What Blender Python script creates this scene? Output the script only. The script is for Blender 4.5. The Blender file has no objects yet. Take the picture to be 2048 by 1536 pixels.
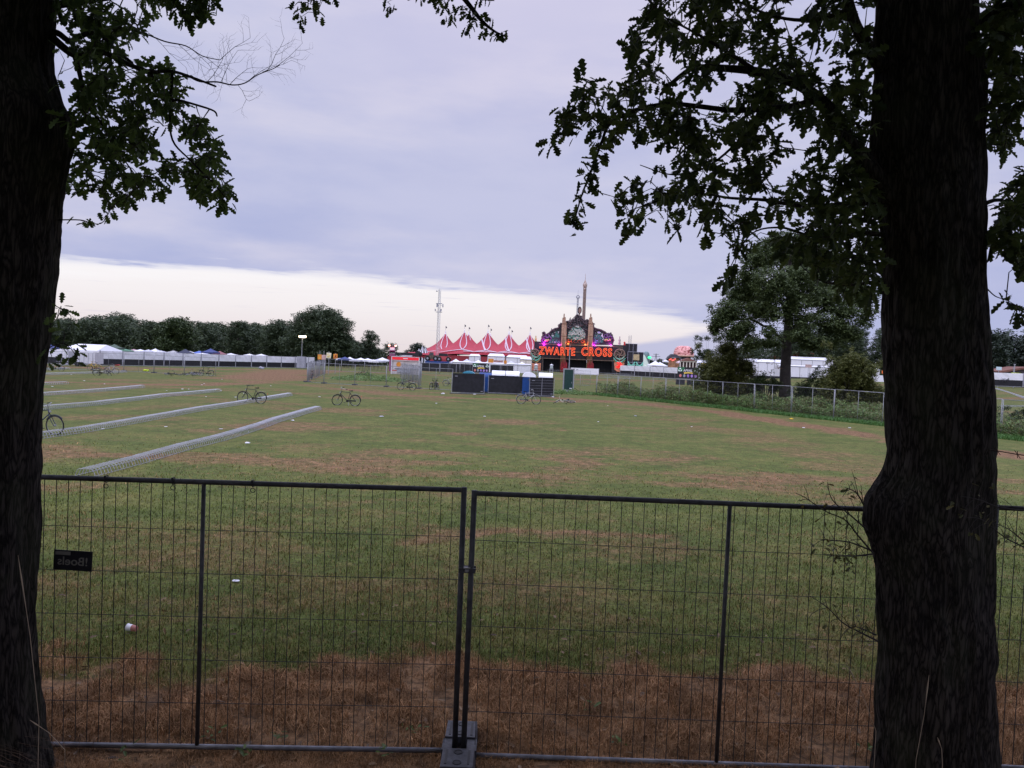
import bpy, math, random
import numpy as np
from mathutils import Vector, Matrix, Euler

random.seed(11)
rng = np.random.default_rng(11)
scene = bpy.context.scene
LINK = scene.collection.objects.link
PI = math.pi
rad = math.radians

# ------------------------------------------------------------------ camera
FPX = 1538.0                      # focal length in pixels of the 2048 px wide photograph
CAM = np.array([0.0, 0.0, 3.1])
ROLL, PITCH = rad(2.3), math.atan(47.6 / FPX)
_f = np.array([0, math.cos(PITCH), -math.sin(PITCH)])
_rw = np.array([1.0, 0, 0])
_uw = np.cross(_rw, _f)
CR = math.cos(ROLL) * _rw + math.sin(ROLL) * _uw
CU = -math.sin(ROLL) * _rw + math.cos(ROLL) * _uw
cam_d = bpy.data.cameras.new('camera')
cam_d.sensor_width = 36
cam_d.lens = 36 * FPX / 2048
cam_d.clip_start, cam_d.clip_end = 0.1, 9000
cam = bpy.data.objects.new('camera', cam_d)
m = Matrix(((CR[0], CU[0], -_f[0], CAM[0]), (CR[1], CU[1], -_f[1], CAM[1]), (CR[2], CU[2], -_f[2], CAM[2]), (0, 0, 0, 1)))
cam.matrix_world = m
LINK(cam)
scene.camera = cam
scene.view_settings.view_transform = 'Standard'
scene.view_settings.look = 'None'
scene.view_settings.exposure = 0
scene.cycles.max_bounces = 5
scene.cycles.diffuse_bounces = 3
scene.cycles.transparent_max_bounces = 6


def ray(px, py):
    return (px - 1024) / FPX * CR + (768 - py) / FPX * CU + _f


def sstep(t):
    t = np.clip(t, 0, 1)
    return t * t * (3 - 2 * t)


def gh(x, y):
    """terrain height: flat field, the earth bank the photographer stands on, a slow rise far right"""
    z = 1.45 * sstep((4.9 - y) / 4.2)
    z = z + 1.3 * sstep((x - 55) / 40) * sstep((y - 70) / 60)
    return z


def G(px, py):
    """survey: the ground point seen at a photo pixel"""
    d = ray(px, py)
    z = 0.0
    for _ in range(12):
        t = (z - CAM[2]) / d[2]
        p = CAM + t * d
        z = float(gh(p[0], p[1]))
    return Vector((p[0], p[1], z))


def At(px, py, Y):
    """survey: the point seen at a photo pixel, Y metres out"""
    d = ray(px, py)
    t = Y / d[1]
    return Vector(CAM + t * d)


# ------------------------------------------------------------------ numpy value noise
_tab = rng.random((256, 256))


def vn(x, y):
    x = np.asarray(x, float); y = np.asarray(y, float)
    xi = np.floor(x).astype(int); yi = np.floor(y).astype(int)
    fx = x - xi; fy = y - yi
    fx = fx * fx * (3 - 2 * fx); fy = fy * fy * (3 - 2 * fy)
    g = lambda a, b: _tab[a % 256, b % 256]
    return (g(xi, yi) * (1 - fx) + g(xi + 1, yi) * fx) * (1 - fy) + (g(xi, yi + 1) * (1 - fx) + g(xi + 1, yi + 1) * fx) * fy


def fbm(x, y, o=4):
    s, a, t = 0, 1, 0
    for k in range(o):
        s = s + a * vn(x * 2 ** k + 17 * k, y * 2 ** k + 31 * k); t += a; a *= .5
    return s / t


# ------------------------------------------------------------------ materials
MATS = {}


def mat(name, col, rough=.7, metal=0.0, var=.18, scale=3.0, bump=0.0, spec=.3, trans=0.0, stretch=(1, 1, 1)):
    if name in MATS: return MATS[name]
    M = bpy.data.materials.new(name); M.use_nodes = True
    nt = M.node_tree; b = nt.nodes['Principled BSDF']
    b.inputs['Roughness'].default_value = rough
    b.inputs['Metallic'].default_value = metal
    b.inputs['Specular IOR Level'].default_value = spec
    tc = nt.nodes.new('ShaderNodeTexCoord')
    mp = nt.nodes.new('ShaderNodeMapping'); mp.inputs['Scale'].default_value = stretch
    nz = nt.nodes.new('ShaderNodeTexNoise'); nz.inputs['Scale'].default_value = scale; nz.inputs['Detail'].default_value = 5
    nt.links.new(tc.outputs['Object'], mp.inputs['Vector']); nt.links.new(mp.outputs['Vector'], nz.inputs['Vector'])
    cr = nt.nodes.new('ShaderNodeValToRGB')
    lo = [c * (1 - var) for c in col]; hi = [min(1, c * (1 + var)) for c in col]
    cr.color_ramp.elements[0].position = .3; cr.color_ramp.elements[1].position = .7
    cr.color_ramp.elements[0].color = (*lo, 1); cr.color_ramp.elements[1].color = (*hi, 1)
    nt.links.new(nz.outputs['Fac'], cr.inputs['Fac']); nt.links.new(cr.outputs['Color'], b.inputs['Base Color'])
    if bump:
        bm = nt.nodes.new('ShaderNodeBump'); bm.inputs['Strength'].default_value = bump; bm.inputs['Distance'].default_value = .02
        nt.links.new(nz.outputs['Fac'], bm.inputs['Height']); nt.links.new(bm.outputs['Normal'], b.inputs['Normal'])
    MATS[name] = M
    return M


def glow(name, col, strength):
    if name in MATS: return MATS[name]
    M = bpy.data.materials.new(name); M.use_nodes = True
    b = M.node_tree.nodes['Principled BSDF']
    b.inputs['Base Color'].default_value = (*[c * .6 for c in col], 1)
    b.inputs['Emission Color'].default_value = (*col, 1)
    b.inputs['Emission Strength'].default_value = strength
    MATS[name] = M
    return M


def leafmat(name, dark, light, tl=.25):
    """leaves: colour varies leaf by leaf, some light passes through"""
    if name in MATS: return MATS[name]
    M = bpy.data.materials.new(name); M.use_nodes = True
    nt = M.node_tree; b = nt.nodes['Principled BSDF']; out = nt.nodes['Material Output']
    geo = nt.nodes.new('ShaderNodeNewGeometry')
    cr = nt.nodes.new('ShaderNodeValToRGB')
    cr.color_ramp.elements[0].color = (*dark, 1); cr.color_ramp.elements[1].color = (*light, 1)
    nt.links.new(geo.outputs['Random Per Island'], cr.inputs['Fac'])
    nt.links.new(cr.outputs['Color'], b.inputs['Base Color'])
    b.inputs['Roughness'].default_value = .55; b.inputs['Specular IOR Level'].default_value = .3
    tr = nt.nodes.new('ShaderNodeBsdfTranslucent'); nt.links.new(cr.outputs['Color'], tr.inputs['Color'])
    mx = nt.nodes.new('ShaderNodeMixShader'); mx.inputs['Fac'].default_value = tl
    nt.links.new(b.outputs['BSDF'], mx.inputs[1]); nt.links.new(tr.outputs['BSDF'], mx.inputs[2])
    nt.links.new(mx.outputs['Shader'], out.inputs['Surface'])
    MATS[name] = M
    return M


# ------------------------------------------------------------------ mesh builder
class MB:
    def __init__(s): s.v = []; s.f = []

    def add(s, vs, fs):
        o = len(s.v); s.v += [tuple(v) for v in vs]; s.f += [tuple(i + o for i in f) for f in fs]; return s

    def box(s, c, sz, rz=0, tilt=0):
        x, y, z = sz[0] / 2, sz[1] / 2, sz[2] / 2
        R = Matrix.Rotation(rz, 3, 'Z') @ Matrix.Rotation(tilt, 3, 'Y')
        vs = [Vector(c) + R @ Vector(p) for p in ((-x, -y, -z), (x, -y, -z), (x, y, -z), (-x, y, -z), (-x, -y, z), (x, -y, z), (x, y, z), (-x, y, z))]
        return s.add(vs, ((3, 2, 1, 0), (4, 5, 6, 7), (0, 1, 5, 4), (1, 2, 6, 5), (2, 3, 7, 6), (3, 0, 4, 7)))

    def tube(s, pts, r, n=6, cap=True):
        pts = [Vector(p) for p in pts]; k = len(pts)
        if not hasattr(r, '__len__'): r = [r] * k
        t0 = (pts[1] - pts[0]).normalized()
        a = t0.orthogonal().normalized(); vs = []
        for i, p in enumerate(pts):
            t = ((pts[min(i + 1, k - 1)] - pts[max(i - 1, 0)])).normalized()
            a = (a - t * a.dot(t))
            a = a.normalized() if a.length > 1e-6 else t.orthogonal().normalized()
            b = t.cross(a)
            for j in range(n):
                w = 2 * PI * j / n
                vs.append(p + (a * math.cos(w) + b * math.sin(w)) * r[i])
        fs = []
        for i in range(k - 1):
            for j in range(n):
                q = (j + 1) % n
                fs.append((i * n + j, i * n + q, (i + 1) * n + q, (i + 1) * n + j))
        if cap:
            fs.append(tuple(range(n - 1, -1, -1))); fs.append(tuple((k - 1) * n + j for j in range(n)))
        return s.add(vs, fs)

    def ring(s, c, ax, R, r, N=32, n=6, a0=0, a1=2 * PI):
        ax = Vector(ax).normalized(); u = ax.orthogonal().normalized(); w = ax.cross(u); c = Vector(c)
        if ax == Vector((0, 1, 0)): u, w = Vector((1, 0, 0)), Vector((0, 0, 1))
        full = abs(a1 - a0 - 2 * PI) < 1e-4
        K = N if full else N + 1
        vs, fs = [], []
        for i in range(K):
            t = a0 + (a1 - a0) * i / N; d = u * math.cos(t) + w * math.sin(t)
            for j in range(n):
                q = 2 * PI * j / n
                vs.append(c + d * (R + r * math.cos(q)) + ax * r * math.sin(q))
        for i in range(N):
            i2 = (i + 1) % K
            for j in range(n):
                j2 = (j + 1) % n
                fs.append((i * n + j, i2 * n + j, i2 * n + j2, i * n + j2))
        return s.add(vs, fs)

    def prism(s, poly, y0, y1):
        """outline in the XZ plane, thickness along Y"""
        k = len(poly)
        vs = [(p[0], y0, p[1]) for p in poly] + [(p[0], y1, p[1]) for p in poly]
        fs = [tuple(range(k)), tuple(range(2 * k - 1, k - 1, -1))] + [(i, i + k, (i + 1) % k + k, (i + 1) % k) for i in range(k)]
        return s.add(vs, fs)

    def lathe(s, prof, c=(0, 0, 0), n=16):
        c = Vector(c); vs = []; k = len(prof)
        for (r, z) in prof:
            for j in range(n):
                t = 2 * PI * j / n; vs.append(c + Vector((r * math.cos(t), r * math.sin(t), z)))
        fs = [(i * n + j, i * n + (j + 1) % n, (i + 1) * n + (j + 1) % n, (i + 1) * n + j) for i in range(k - 1) for j in range(n)]
        fs += [tuple(range(n - 1, -1, -1)), tuple((k - 1) * n + j for j in range(n))]
        return s.add(vs, fs)

    def build(s, name, m, parent=None, smooth=False, loc=None):
        me = bpy.data.meshes.new(name); me.from_pydata(s.v, [], s.f); me.update()
        if m: me.materials.append(m)
        if smooth: me.polygons.foreach_set('use_smooth', [True] * len(me.polygons))
        o = bpy.data.objects.new(name, me); LINK(o)
        if parent: o.parent = parent
        if loc is not None: o.location = loc
        return o


def npmesh(name, V, sizes, loops, m, parent=None, smooth=False):
    me = bpy.data.meshes.new(name)
    me.vertices.add(len(V)); me.vertices.foreach_set('co', np.ascontiguousarray(V, dtype=np.float32).ravel())
    me.loops.add(len(loops)); me.loops.foreach_set('vertex_index', np.ascontiguousarray(loops, dtype=np.int32))
    st = np.concatenate(([0], np.cumsum(sizes)[:-1])).astype(np.int32)
    me.polygons.add(len(sizes)); me.polygons.foreach_set('loop_start', st)
    try: me.polygons.foreach_set('loop_total', np.asarray(sizes, dtype=np.int32))
    except Exception: pass
    me.update(calc_edges=True); me.validate()
    if m: me.materials.append(m)
    if smooth: me.polygons.foreach_set('use_smooth', [True] * len(me.polygons))
    o = bpy.data.objects.new(name, me); LINK(o)
    if parent: o.parent = parent
    return o


def scatter(name, tv, tf, P, R, S, m, parent=None):
    """one mesh of many small copies of a leaf / blade template"""
    tv = np.asarray(tv, float); n = len(P)
    V = np.einsum('nij,vj->nvi', R, tv) * np.asarray(S).reshape(n, 1, 1) + np.asarray(P)[:, None, :]
    k = len(tv)
    tl = np.concatenate([np.asarray(f) for f in tf]); ts = np.array([len(f) for f in tf])
    loops = (np.arange(n)[:, None] * k + tl[None, :]).ravel()
    return npmesh(name, V.reshape(-1, 3), np.tile(ts, n), loops, m, parent)


def rot_from(dirs, roll):
    """rotation matrices whose X axis is dirs; roll turns about it"""
    d = dirs / np.maximum(np.linalg.norm(dirs, axis=1, keepdims=True), 1e-9)
    up = np.tile(np.array([0, 0, 1.0]), (len(d), 1)); up[np.abs(d[:, 2]) > .95] = (1, 0, 0)
    y = np.cross(up, d); y /= np.linalg.norm(y, axis=1, keepdims=True)
    z = np.cross(d, y)
    c, s_ = np.cos(roll)[:, None], np.sin(roll)[:, None]
    y2 = y * c + z * s_; z2 = -y * s_ + z * c
    return np.stack([d, y2, z2], axis=2)


# an oak leaf: two lobed halves folded along the midrib, length 1 along X
_h = [(.07, .02), (.18, .13), (.27, .07), (.40, .20), (.50, .10), (.63, .25), (.72, .12), (.84, .18), (.95, .08)]
_h = [(t, w * 1.22) for t, w in _h]
OAK_V = [(0, 0, 0), (1, 0, -.12)] + [(t, w, .28 * w - .12 * t * t) for t, w in _h] + [(t, -w, .28 * w - .12 * t * t) for t, w in _h]
_k = len(_h)
OAK_F = [[0] + [1] + [2 + i for i in range(_k - 1, -1, -1)], [0] + [2 + _k + i for i in range(_k)] + [1]]
# a spray of leaves seen from afar: three small pointed faces
SPRAY_V = [(0, 0, 0), (.45, .28, .08), (1, .05, -.1), (.5, -.2, .05), (-.1, .1, 0), (-.35, .5, .15), (-.2, .9, -.1), (.15, .55, 0), (0, -.1, .1), (.1, -.55, .2), (-.3, -.85, -.05), (-.4, -.4, .1)]
SPRAY_F = [[0, 3, 2, 1], [4, 7, 6, 5], [8, 11, 10, 9]]


def thing(name, label, cat, loc=(0, 0, 0), rz=0.0, group=None):
    o = bpy.data.objects.new(name, None); LINK(o)
    o.location = loc; o.rotation_euler = (0, 0, rz); o.empty_display_size = .2
    return tag(o, label, cat, group)


def tag(o, label=None, cat=None, group=None, kind=None):
    if label: o['label'] = label
    if cat: o['category'] = cat
    if group: o['group'] = group
    if kind or cat: o['kind'] = kind or 'thing'
    return o


def kids(o):
    return KIDS.get(o.name) or [c for c in bpy.data.objects if c.parent == o]


KIDS = {}


def dup(root, loc, rz=None, label=None, rot=None, mats=None):
    """a copy of a thing with copies of its parts and sub-parts"""
    def cp(o, par):
        c = o.copy(); LINK(c)
        if par: c.parent = par
        if o.name not in KIDS: KIDS[o.name] = [x for x in bpy.data.objects if x.parent == o]
        if mats and c.type == 'MESH':
            st = o.name.split('.')[0]
            if st in mats:
                c.material_slots[0].link = 'OBJECT'; c.material_slots[0].material = mats[st]
        for ch in KIDS[o.name]: cp(ch, c)
        return c
    r = cp(root, None)
    r.location = loc
    if rz is not None: r.rotation_euler = (0, 0, rz)
    if rot is not None: r.rotation_euler = rot
    if label: r['label'] = label
    return r


ORD = ['first', 'second', 'third', 'fourth', 'fifth', 'sixth', 'seventh', 'eighth', 'ninth', 'tenth', 'eleventh', 'twelfth', 'thirteenth', 'fourteenth', 'fifteenth', 'sixteenth', 'seventeenth', 'eighteenth', 'nineteenth', 'twentieth']


def font(name, text, m, size, parent, loc, rot=(PI / 2, 0, 0), bevel=0, extrude=.02, fill=True, offset=0, shear=0, sx=1, space=1, align='CENTER'):
    c = bpy.data.curves.new(name, 'FONT'); c.body = text; c.size = size; c.align_x = align; c.align_y = 'CENTER'
    c.extrude = extrude; c.offset = offset; c.shear = shear; c.space_character = space
    if not fill: c.fill_mode = 'NONE'
    c.bevel_depth = bevel; c.bevel_resolution = 1
    c.materials.append(m)
    o = bpy.data.objects.new(name, c); LINK(o); o.parent = parent; o.location = loc; o.rotation_euler = rot; o.scale = (sx, 1, 1)
    return o
# ------------------------------------------------------------------ sky and light
SUN_EL, SUN_AZ = rad(38), rad(205)      # behind the photographer, hidden by cloud
w = bpy.data.worlds.new('World'); scene.world = w; w.use_nodes = True
nt = w.node_tree; nt.nodes.clear()
N = nt.nodes.new; L = nt.links.new
out = N('ShaderNodeOutputWorld'); bg = N('ShaderNodeBackground'); bg.inputs['Strength'].default_value = .1
L(bg.outputs[0], out.inputs[0])
tc = N('ShaderNodeTexCoord'); sep = N('ShaderNodeSeparateXYZ'); L(tc.outputs['Generated'], sep.inputs[0])


def mth(op, a, b=None, c=None, clamp=False):
    n = N('ShaderNodeMath'); n.operation = op; n.use_clamp = clamp
    for i, v in enumerate((a, b, c)):
        if v is None: continue
        if isinstance(v, (int, float)): n.inputs[i].default_value = v
        else: L(v, n.inputs[i])
    return n.outputs[0]


def smooth(v, lo, hi, t0=0.0, t1=1.0):
    n = N('ShaderNodeMapRange'); n.interpolation_type = 'SMOOTHSTEP'
    n.inputs[3].default_value = t0; n.inputs[4].default_value = t1
    for i, x in ((0, v), (1, lo), (2, hi)):
        if isinstance(x, (int, float)): n.inputs[i].default_value = x
        else: L(x, n.inputs[i])
    return n.outputs[0]


def noise(vec, scale, detail=5, rough=.55):
    n = N('ShaderNodeTexNoise'); n.inputs['Scale'].default_value = scale; n.inputs['Detail'].default_value = detail; n.inputs['Roughness'].default_value = rough
    L(vec, n.inputs['Vector']); return n.outputs['Fac']


def comb(x, y, z=0.0):
    n = N('ShaderNodeCombineXYZ')
    for i, v in enumerate((x, y, z)):
        if isinstance(v, (int, float)): n.inputs[i].default_value = v
        else: L(v, n.inputs[i])
    return n.outputs[0]


def mixc(f, a, b):
    n = N('ShaderNodeMix'); n.data_type = 'RGBA'
    if isinstance(f, (int, float)): n.inputs[0].default_value = f
    else: L(f, n.inputs[0])
    for i, v in ((6, a), (7, b)):
        if isinstance(v, tuple): n.inputs[i].default_value = (*v, 1)
        else: L(v, n.inputs[i])
    return n.outputs[2]


X, Y, Z = sep.outputs
az = mth('ARCTAN2', X, Y)
zc = mth('MAXIMUM', Z, .035)
u = mth('DIVIDE', X, zc); v = mth('DIVIDE', Y, zc)            # position on the cloud deck
uv = comb(mth('MULTIPLY', u, .55), v)
k = 10.0                                                       # the background strength is 0.1
S = lambda r, g, b: (r * k, g * k, b * k)
sky = N('ShaderNodeTexSky'); sky.sky_type = 'NISHITA'; sky.sun_disc = False
sky.sun_elevation = SUN_EL; sky.sun_rotation = SUN_AZ; sky.air_density = 1; sky.dust_density = 2
n1 = noise(comb(mth('MULTIPLY', az, 1.5), mth('MULTIPLY', Z, 4.6), .4), 1.5, 7); n2 = noise(comb(mth('MULTIPLY', az, 2.2), mth('MULTIPLY', Z, 9.0), 3.1), 1.5, 6); n3 = noise(comb(mth('MULTIPLY', az, 4.0), mth('MULTIPLY', Z, 15.0), 5.2), 1.5, 7, .62)
cl = mixc(smooth(n1, .36, .64), S(.435, .475, .725), S(.555, .572, .775))
cl = mixc(mth('MULTIPLY', smooth(n2, .46, .74), .55), cl, S(.73, .70, .82))
cl = mixc(mth('MULTIPLY', smooth(n3, .45, .75), .30), cl, S(.48, .505, .73))
# lilac lightening towards the upper middle of the view
up = mth('MULTIPLY', smooth(Z, .20, .42), smooth(mth('ABSOLUTE', mth('SUBTRACT', az, .02)), .50, .05))
cl = mixc(mth('MULTIPLY', up, .62), cl, S(.72, .675, .84))
# clear strip under the deck
gap = mixc(smooth(Z, .0, .075), S(.84, .75, .77), S(.95, .90, .915))
gap = mixc(.04, gap, sky.outputs[0])
edge_n = noise(comb(mth('MULTIPLY', az, 5.0), mth('MULTIPLY', Z, 60.0), 1.7), 1.6, 6, .6)
e = mth('ADD', mth('SUBTRACT', .0855, mth('MULTIPLY', az, .085)), mth('MULTIPLY', mth('MULTIPLY', az, az), -.14))
e = mth('ADD', e, mth('MULTIPLY', mth('SUBTRACT', edge_n, .5), .036))
fr = smooth(Z, mth('SUBTRACT', e, .030), e)                     # bright rim just below the edge
gap = mixc(mth('MULTIPLY', mth('MULTIPLY', fr, smooth(az, .15, -.45)), .8), gap, S(.97, .95, .97))
wisp = noise(comb(mth('MULTIPLY', az, 9.0), mth('MULTIPLY', Z, 210.0), 7.3), 1.2, 4)
gap = mixc(mth('MULTIPLY', smooth(wisp, .60, .76), .35), gap, S(.62, .60, .74))
e2 = mth('ADD', .020, mth('MULTIPLY', mth('SUBTRACT', az, .125), .22))
e2 = mth('ADD', e2, mth('MULTIPLY', mth('SUBTRACT', edge_n, .5), .012))
low = smooth(Z, mth('ADD', e2, .004), mth('SUBTRACT', e2, .006))
gap = mixc(low, gap, S(.545, .55, .735))
soft = mth('ADD', .004, mth('MULTIPLY', smooth(edge_n, .3, .7), .010))
mk = smooth(Z, mth('SUBTRACT', e, soft), mth('ADD', e, soft))
col = mixc(mk, gap, cl)
# holes in the deck overhead let the clear sky through
hole = mth('MULTIPLY', smooth(noise(uv, .9, 5), .60, .78), smooth(Z, .15, .4))
col = mixc(mth('MULTIPLY', hole, .25), col, sky.outputs[0])
# an overcast sky is brightest overhead; sky behind is boosted to light camera-facing surfaces
bright = mth('MULTIPLY', smooth(Z, .48, .92, 1.0, 3.5), smooth(Y, .15, -.6, 1.0, 1.6))
below = smooth(Z, -.02, 0.0)
sc = N('ShaderNodeVectorMath'); sc.operation = 'SCALE'; L(col, sc.inputs[0]); L(mth('MULTIPLY', bright, mth('MAXIMUM', below, .25)), sc.inputs['Scale'])
L(sc.outputs[0], bg.inputs['Color'])

sd = bpy.data.lights.new('sun', 'SUN'); sd.energy = 0.8; sd.angle = rad(25); sd.color = (1, .93, .86)
so = bpy.data.objects.new('sun', sd); LINK(so)
so.rotation_euler = (rad(90) - SUN_EL, 0, -SUN_AZ + PI)        # light travels away from azimuth SUN_AZ
sunv = Vector((math.sin(SUN_AZ) * math.cos(SUN_EL), math.cos(SUN_AZ) * math.cos(SUN_EL), math.sin(SUN_EL)))
so.rotation_euler = (-sunv).to_track_quat('-Z', 'Y').to_euler()

# ------------------------------------------------------------------ the field
TRACKS = []   # worn strips: (points, half width, strength)


def track(pix, w, s): TRACKS.append(([tuple(G(*p)[:2]) for p in pix], w, s))


track([(1130, 797), (1300, 808), (1420, 822), (1600, 850), (1765, 878), (2060, 915)], 1.5, .95)
track([(1180, 806), (1350, 830), (1560, 880), (1765, 930)], 1.6, .5)
track([(590, 768), (700, 780), (800, 789), (900, 795), (1050, 801), (1150, 803)], 1.3, .8)
track([(640, 741), (575, 744), (540, 750), (500, 758)], 5.0, 1.0)
track([(600, 760), (560, 760), (500, 766), (400, 770), (250, 768), (90, 764)], 1.8, .85)
track([(620, 752), (560, 756), (520, 764)], 2.6, .9)
track([(90, 733), (300, 737), (480, 739), (620, 741)], 2.6, .9)
track([(640, 741), (760, 746), (860, 750), (1050, 757), (1250, 760), (1420, 764)], 3.2, .85)
track([(200, 822), (330, 812), (470, 800)], 1.2, .45)
track([(1300, 850), (1450, 862), (1620, 905), (1765, 960)], 2.2, .5)
track([(950, 845), (1150, 835), (1350, 842)], 1.6, .42)
track([(1050, 905), (1250, 900), (1420, 915)], 1.0, .5)
track([(820, 1085), (1000, 1060), (1200, 1068), (1330, 1075)], .35, .6)
track([(90, 880), (200, 905), (330, 895)], .5, .4)
track([(520, 905), (640, 890), (800, 880), (950, 890), (1150, 900), (1400, 935)], 1.1, .45)
track([(650, 1010), (900, 985), (1010, 975), (1150, 960)], .5, .45)
track([(1380, 960), (1600, 985), (1760, 1000)], .9, .4)


def dryness(x, y):
    d = np.zeros_like(x)
    wob = fbm(x * .9, y * .9, 3) - .5
    for pts, w_, s_ in TRACKS:
        best = np.full_like(x, 1e9)
        for (x0, y0), (x1, y1) in zip(pts[:-1], pts[1:]):
            dx, dy = x1 - x0, y1 - y0; l2 = dx * dx + dy * dy
            t = np.clip(((x - x0) * dx + (y - y0) * dy) / l2, 0, 1)
            best = np.minimum(best, np.hypot(x - x0 - t * dx, y - y0 - t * dy))
        d = np.maximum(d, s_ * (1 - sstep((best + wob * w_ * 1.5) / w_ / 1.25 - .25)))
    # burnt strip along the fence
    edge = 7.8 + .45 * (fbm(x * .7 + 9, y * .2, 3) - .5) - .12 * np.clip(-x, 0, 3)
    d = np.maximum(d, .97 * (1 - sstep((y - edge + 1.6 * (fbm(x * 2.3, y * 2.3, 3) - .5)) / .9 + .5)) * (y > 3))
    # loose blotches everywhere
    b = fbm(x * .10 + 3, y * .19 + 7, 4); b2 = fbm(x * .45 + 40, y * .8 + 11, 3)
    d = np.maximum(d, (.60 - .16 * (1 - sstep((y - 11) / 8))) * sstep((b * .6 + b2 * .4 - .46) / .17))
    d = np.maximum(d, .30)
    # lush strips that stay green
    lush = sstep((fbm(x * .3 + 77, y * .55 + 5, 3) - .52) / .15)
    return np.clip(d - .25 * lush * (y > 8.3), 0, 1)


def grass_nodes(name, soil):
    M = bpy.data.materials.new(name); M.use_nodes = True
    t = M.node_tree; b = t.nodes['Principled BSDF']; b.inputs['Roughness'].default_value = .9; b.inputs['Specular IOR Level'].default_value = .12
    at = t.nodes.new('ShaderNodeAttribute'); at.attribute_name = 'dry'
    geo = t.nodes.new('ShaderNodeNewGeometry')
    def nz(scale, detail, stretch=(1, 1, 1)):
        mp = t.nodes.new('ShaderNodeMapping'); mp.inputs['Scale'].default_value = stretch
        t.links.new(geo.outputs['Position'], mp.inputs[0])
        n = t.nodes.new('ShaderNodeTexNoise'); n.inputs['Scale'].default_value = scale; n.inputs['Detail'].default_value = detail
        n.inputs['Roughness'].default_value = .65
        t.links.new(mp.outputs[0], n.inputs['Vector']); return n.outputs['Fac']
    def ramp(f, stops):
        r = t.nodes.new('ShaderNodeValToRGB'); el = r.color_ramp.elements
        while len(el) < len(stops): el.new(.5)
        for e_, (p, c) in zip(el, stops): e_.position = p; e_.color = (*c, 1)
        t.links.new(f, r.inputs[0]); return r.outputs[0]
    def mx(f, a, b_):
        n = t.nodes.new('ShaderNodeMix'); n.data_type = 'RGBA'
        if isinstance(f, float): n.inputs[0].default_value = f
        else: t.links.new(f, n.inputs[0])
        t.links.new(a, n.inputs[6])
        if isinstance(b_, tuple): n.inputs[7].default_value = (*b_, 1)
        else: t.links.new(b_, n.inputs[7])
        return n.outputs[2]
    def ma(op, a, b_):
        n = t.nodes.new('ShaderNodeMath'); n.operation = op
        for i, v_ in ((0, a), (1, b_)):
            if isinstance(v_, float): n.inputs[i].default_value = v_
            else: t.links.new(v_, n.inputs[i])
        return n.outputs[0]
    fine = nz(3.2, 7); mid = nz(.55, 6); cross = nz(.9, 5, (.35, 1, 1))
    gr = ramp(mid, [(.30, (.072, .102, .022)), (.5, (.112, .136, .031)), (.7, (.175, .165, .048))])
    q = 1.0 if soil else 1.4
    dr = ramp(fine, [(.28, (.085 * q, .048 * q, .026 * q)), (.5, (.215 * q, .122 * q, .060 * q)), (.74, (.350 * q, .205 * q, .105 * q))])
    f = at.outputs['Fac']
    if soil:
        f = ma('ADD', f, ma('MULTIPLY', ma('SUBTRACT', fine, .5), .75))
        f = ma('ADD', f, ma('MULTIPLY', ma('SUBTRACT', cross, .5), .55))
    c = mx(ramp(f, [(.30, (0, 0, 0)), (.72, (1, 1, 1))]), gr, dr)
    if soil:
        # thatch and bare soil between the blades (the blades stand on it near the camera)
        tuft = nz(16.0, 6)
        c = mx(ramp(tuft, [(.34, (.8, .8, .8)), (.58, (.05, .05, .05))]), c, (.030, .021, .014))
        bp = t.nodes.new('ShaderNodeBump'); bp.inputs['Strength'].default_value = .7; bp.inputs['Distance'].default_value = .05
        t.links.new(nz(7.0, 8), bp.inputs['Height']); t.links.new(bp.outputs[0], b.inputs['Normal'])
    else:
        rv = t.nodes.new('ShaderNodeHueSaturation')
        rr = t.nodes.new('ShaderNodeMapRange'); rr.inputs[3].default_value = .74; rr.inputs[4].default_value = 1.5
        t.links.new(geo.outputs['Random Per Island'], rr.inputs[0]); t.links.new(rr.outputs[0], rv.inputs['Value'])
        t.links.new(c, rv.inputs['Color']); c = rv.outputs[0]
    if soil:
        hv = t.nodes.new('ShaderNodeHueSaturation'); mr = t.nodes.new('ShaderNodeMapRange'); mr.inputs[1].default_value = .3; mr.inputs[2].default_value = .7; mr.inputs[3].default_value = .66; mr.inputs[4].default_value = 1.34
        t.links.new(nz(3.4, 9), mr.inputs[0]); t.links.new(mr.outputs[0], hv.inputs['Value']); t.links.new(c, hv.inputs['Color']); c = hv.outputs[0]
    t.links.new(c, b.inputs['Base Color'])
    return M


GROUND_M = grass_nodes('field_turf', True)
BLADE_M = grass_nodes('grass_blades', False)

ys = np.concatenate((np.linspace(-30, 0, 12), np.linspace(.35, 26, 150), 26 * np.exp(np.linspace(.012, math.log(3500 / 26), 240))))
xs = np.sinh(np.linspace(-7.2, 7.2, 301)) * 5.0
XX, YY = np.meshgrid(xs, ys)
ZZ = gh(XX, YY) + .02 * (fbm(XX * .8, YY * .8, 3) - .5) * (YY < 60)
DD = dryness(XX.ravel(), YY.ravel())
nx, ny = len(xs), len(ys)
I = (np.arange(ny - 1)[:, None] * nx + np.arange(nx - 1)[None, :]).ravel()
ground = npmesh('ground', np.stack([XX.ravel(), YY.ravel(), ZZ.ravel()], 1), np.full(len(I), 4), np.stack([I, I + 1, I + nx + 1, I + nx], 1).ravel(), GROUND_M, smooth=True)
a = ground.data.attributes.new('dry', 'FLOAT', 'POINT'); a.data.foreach_set('value', DD.astype(np.float32))
tag(ground, kind='structure')


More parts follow.
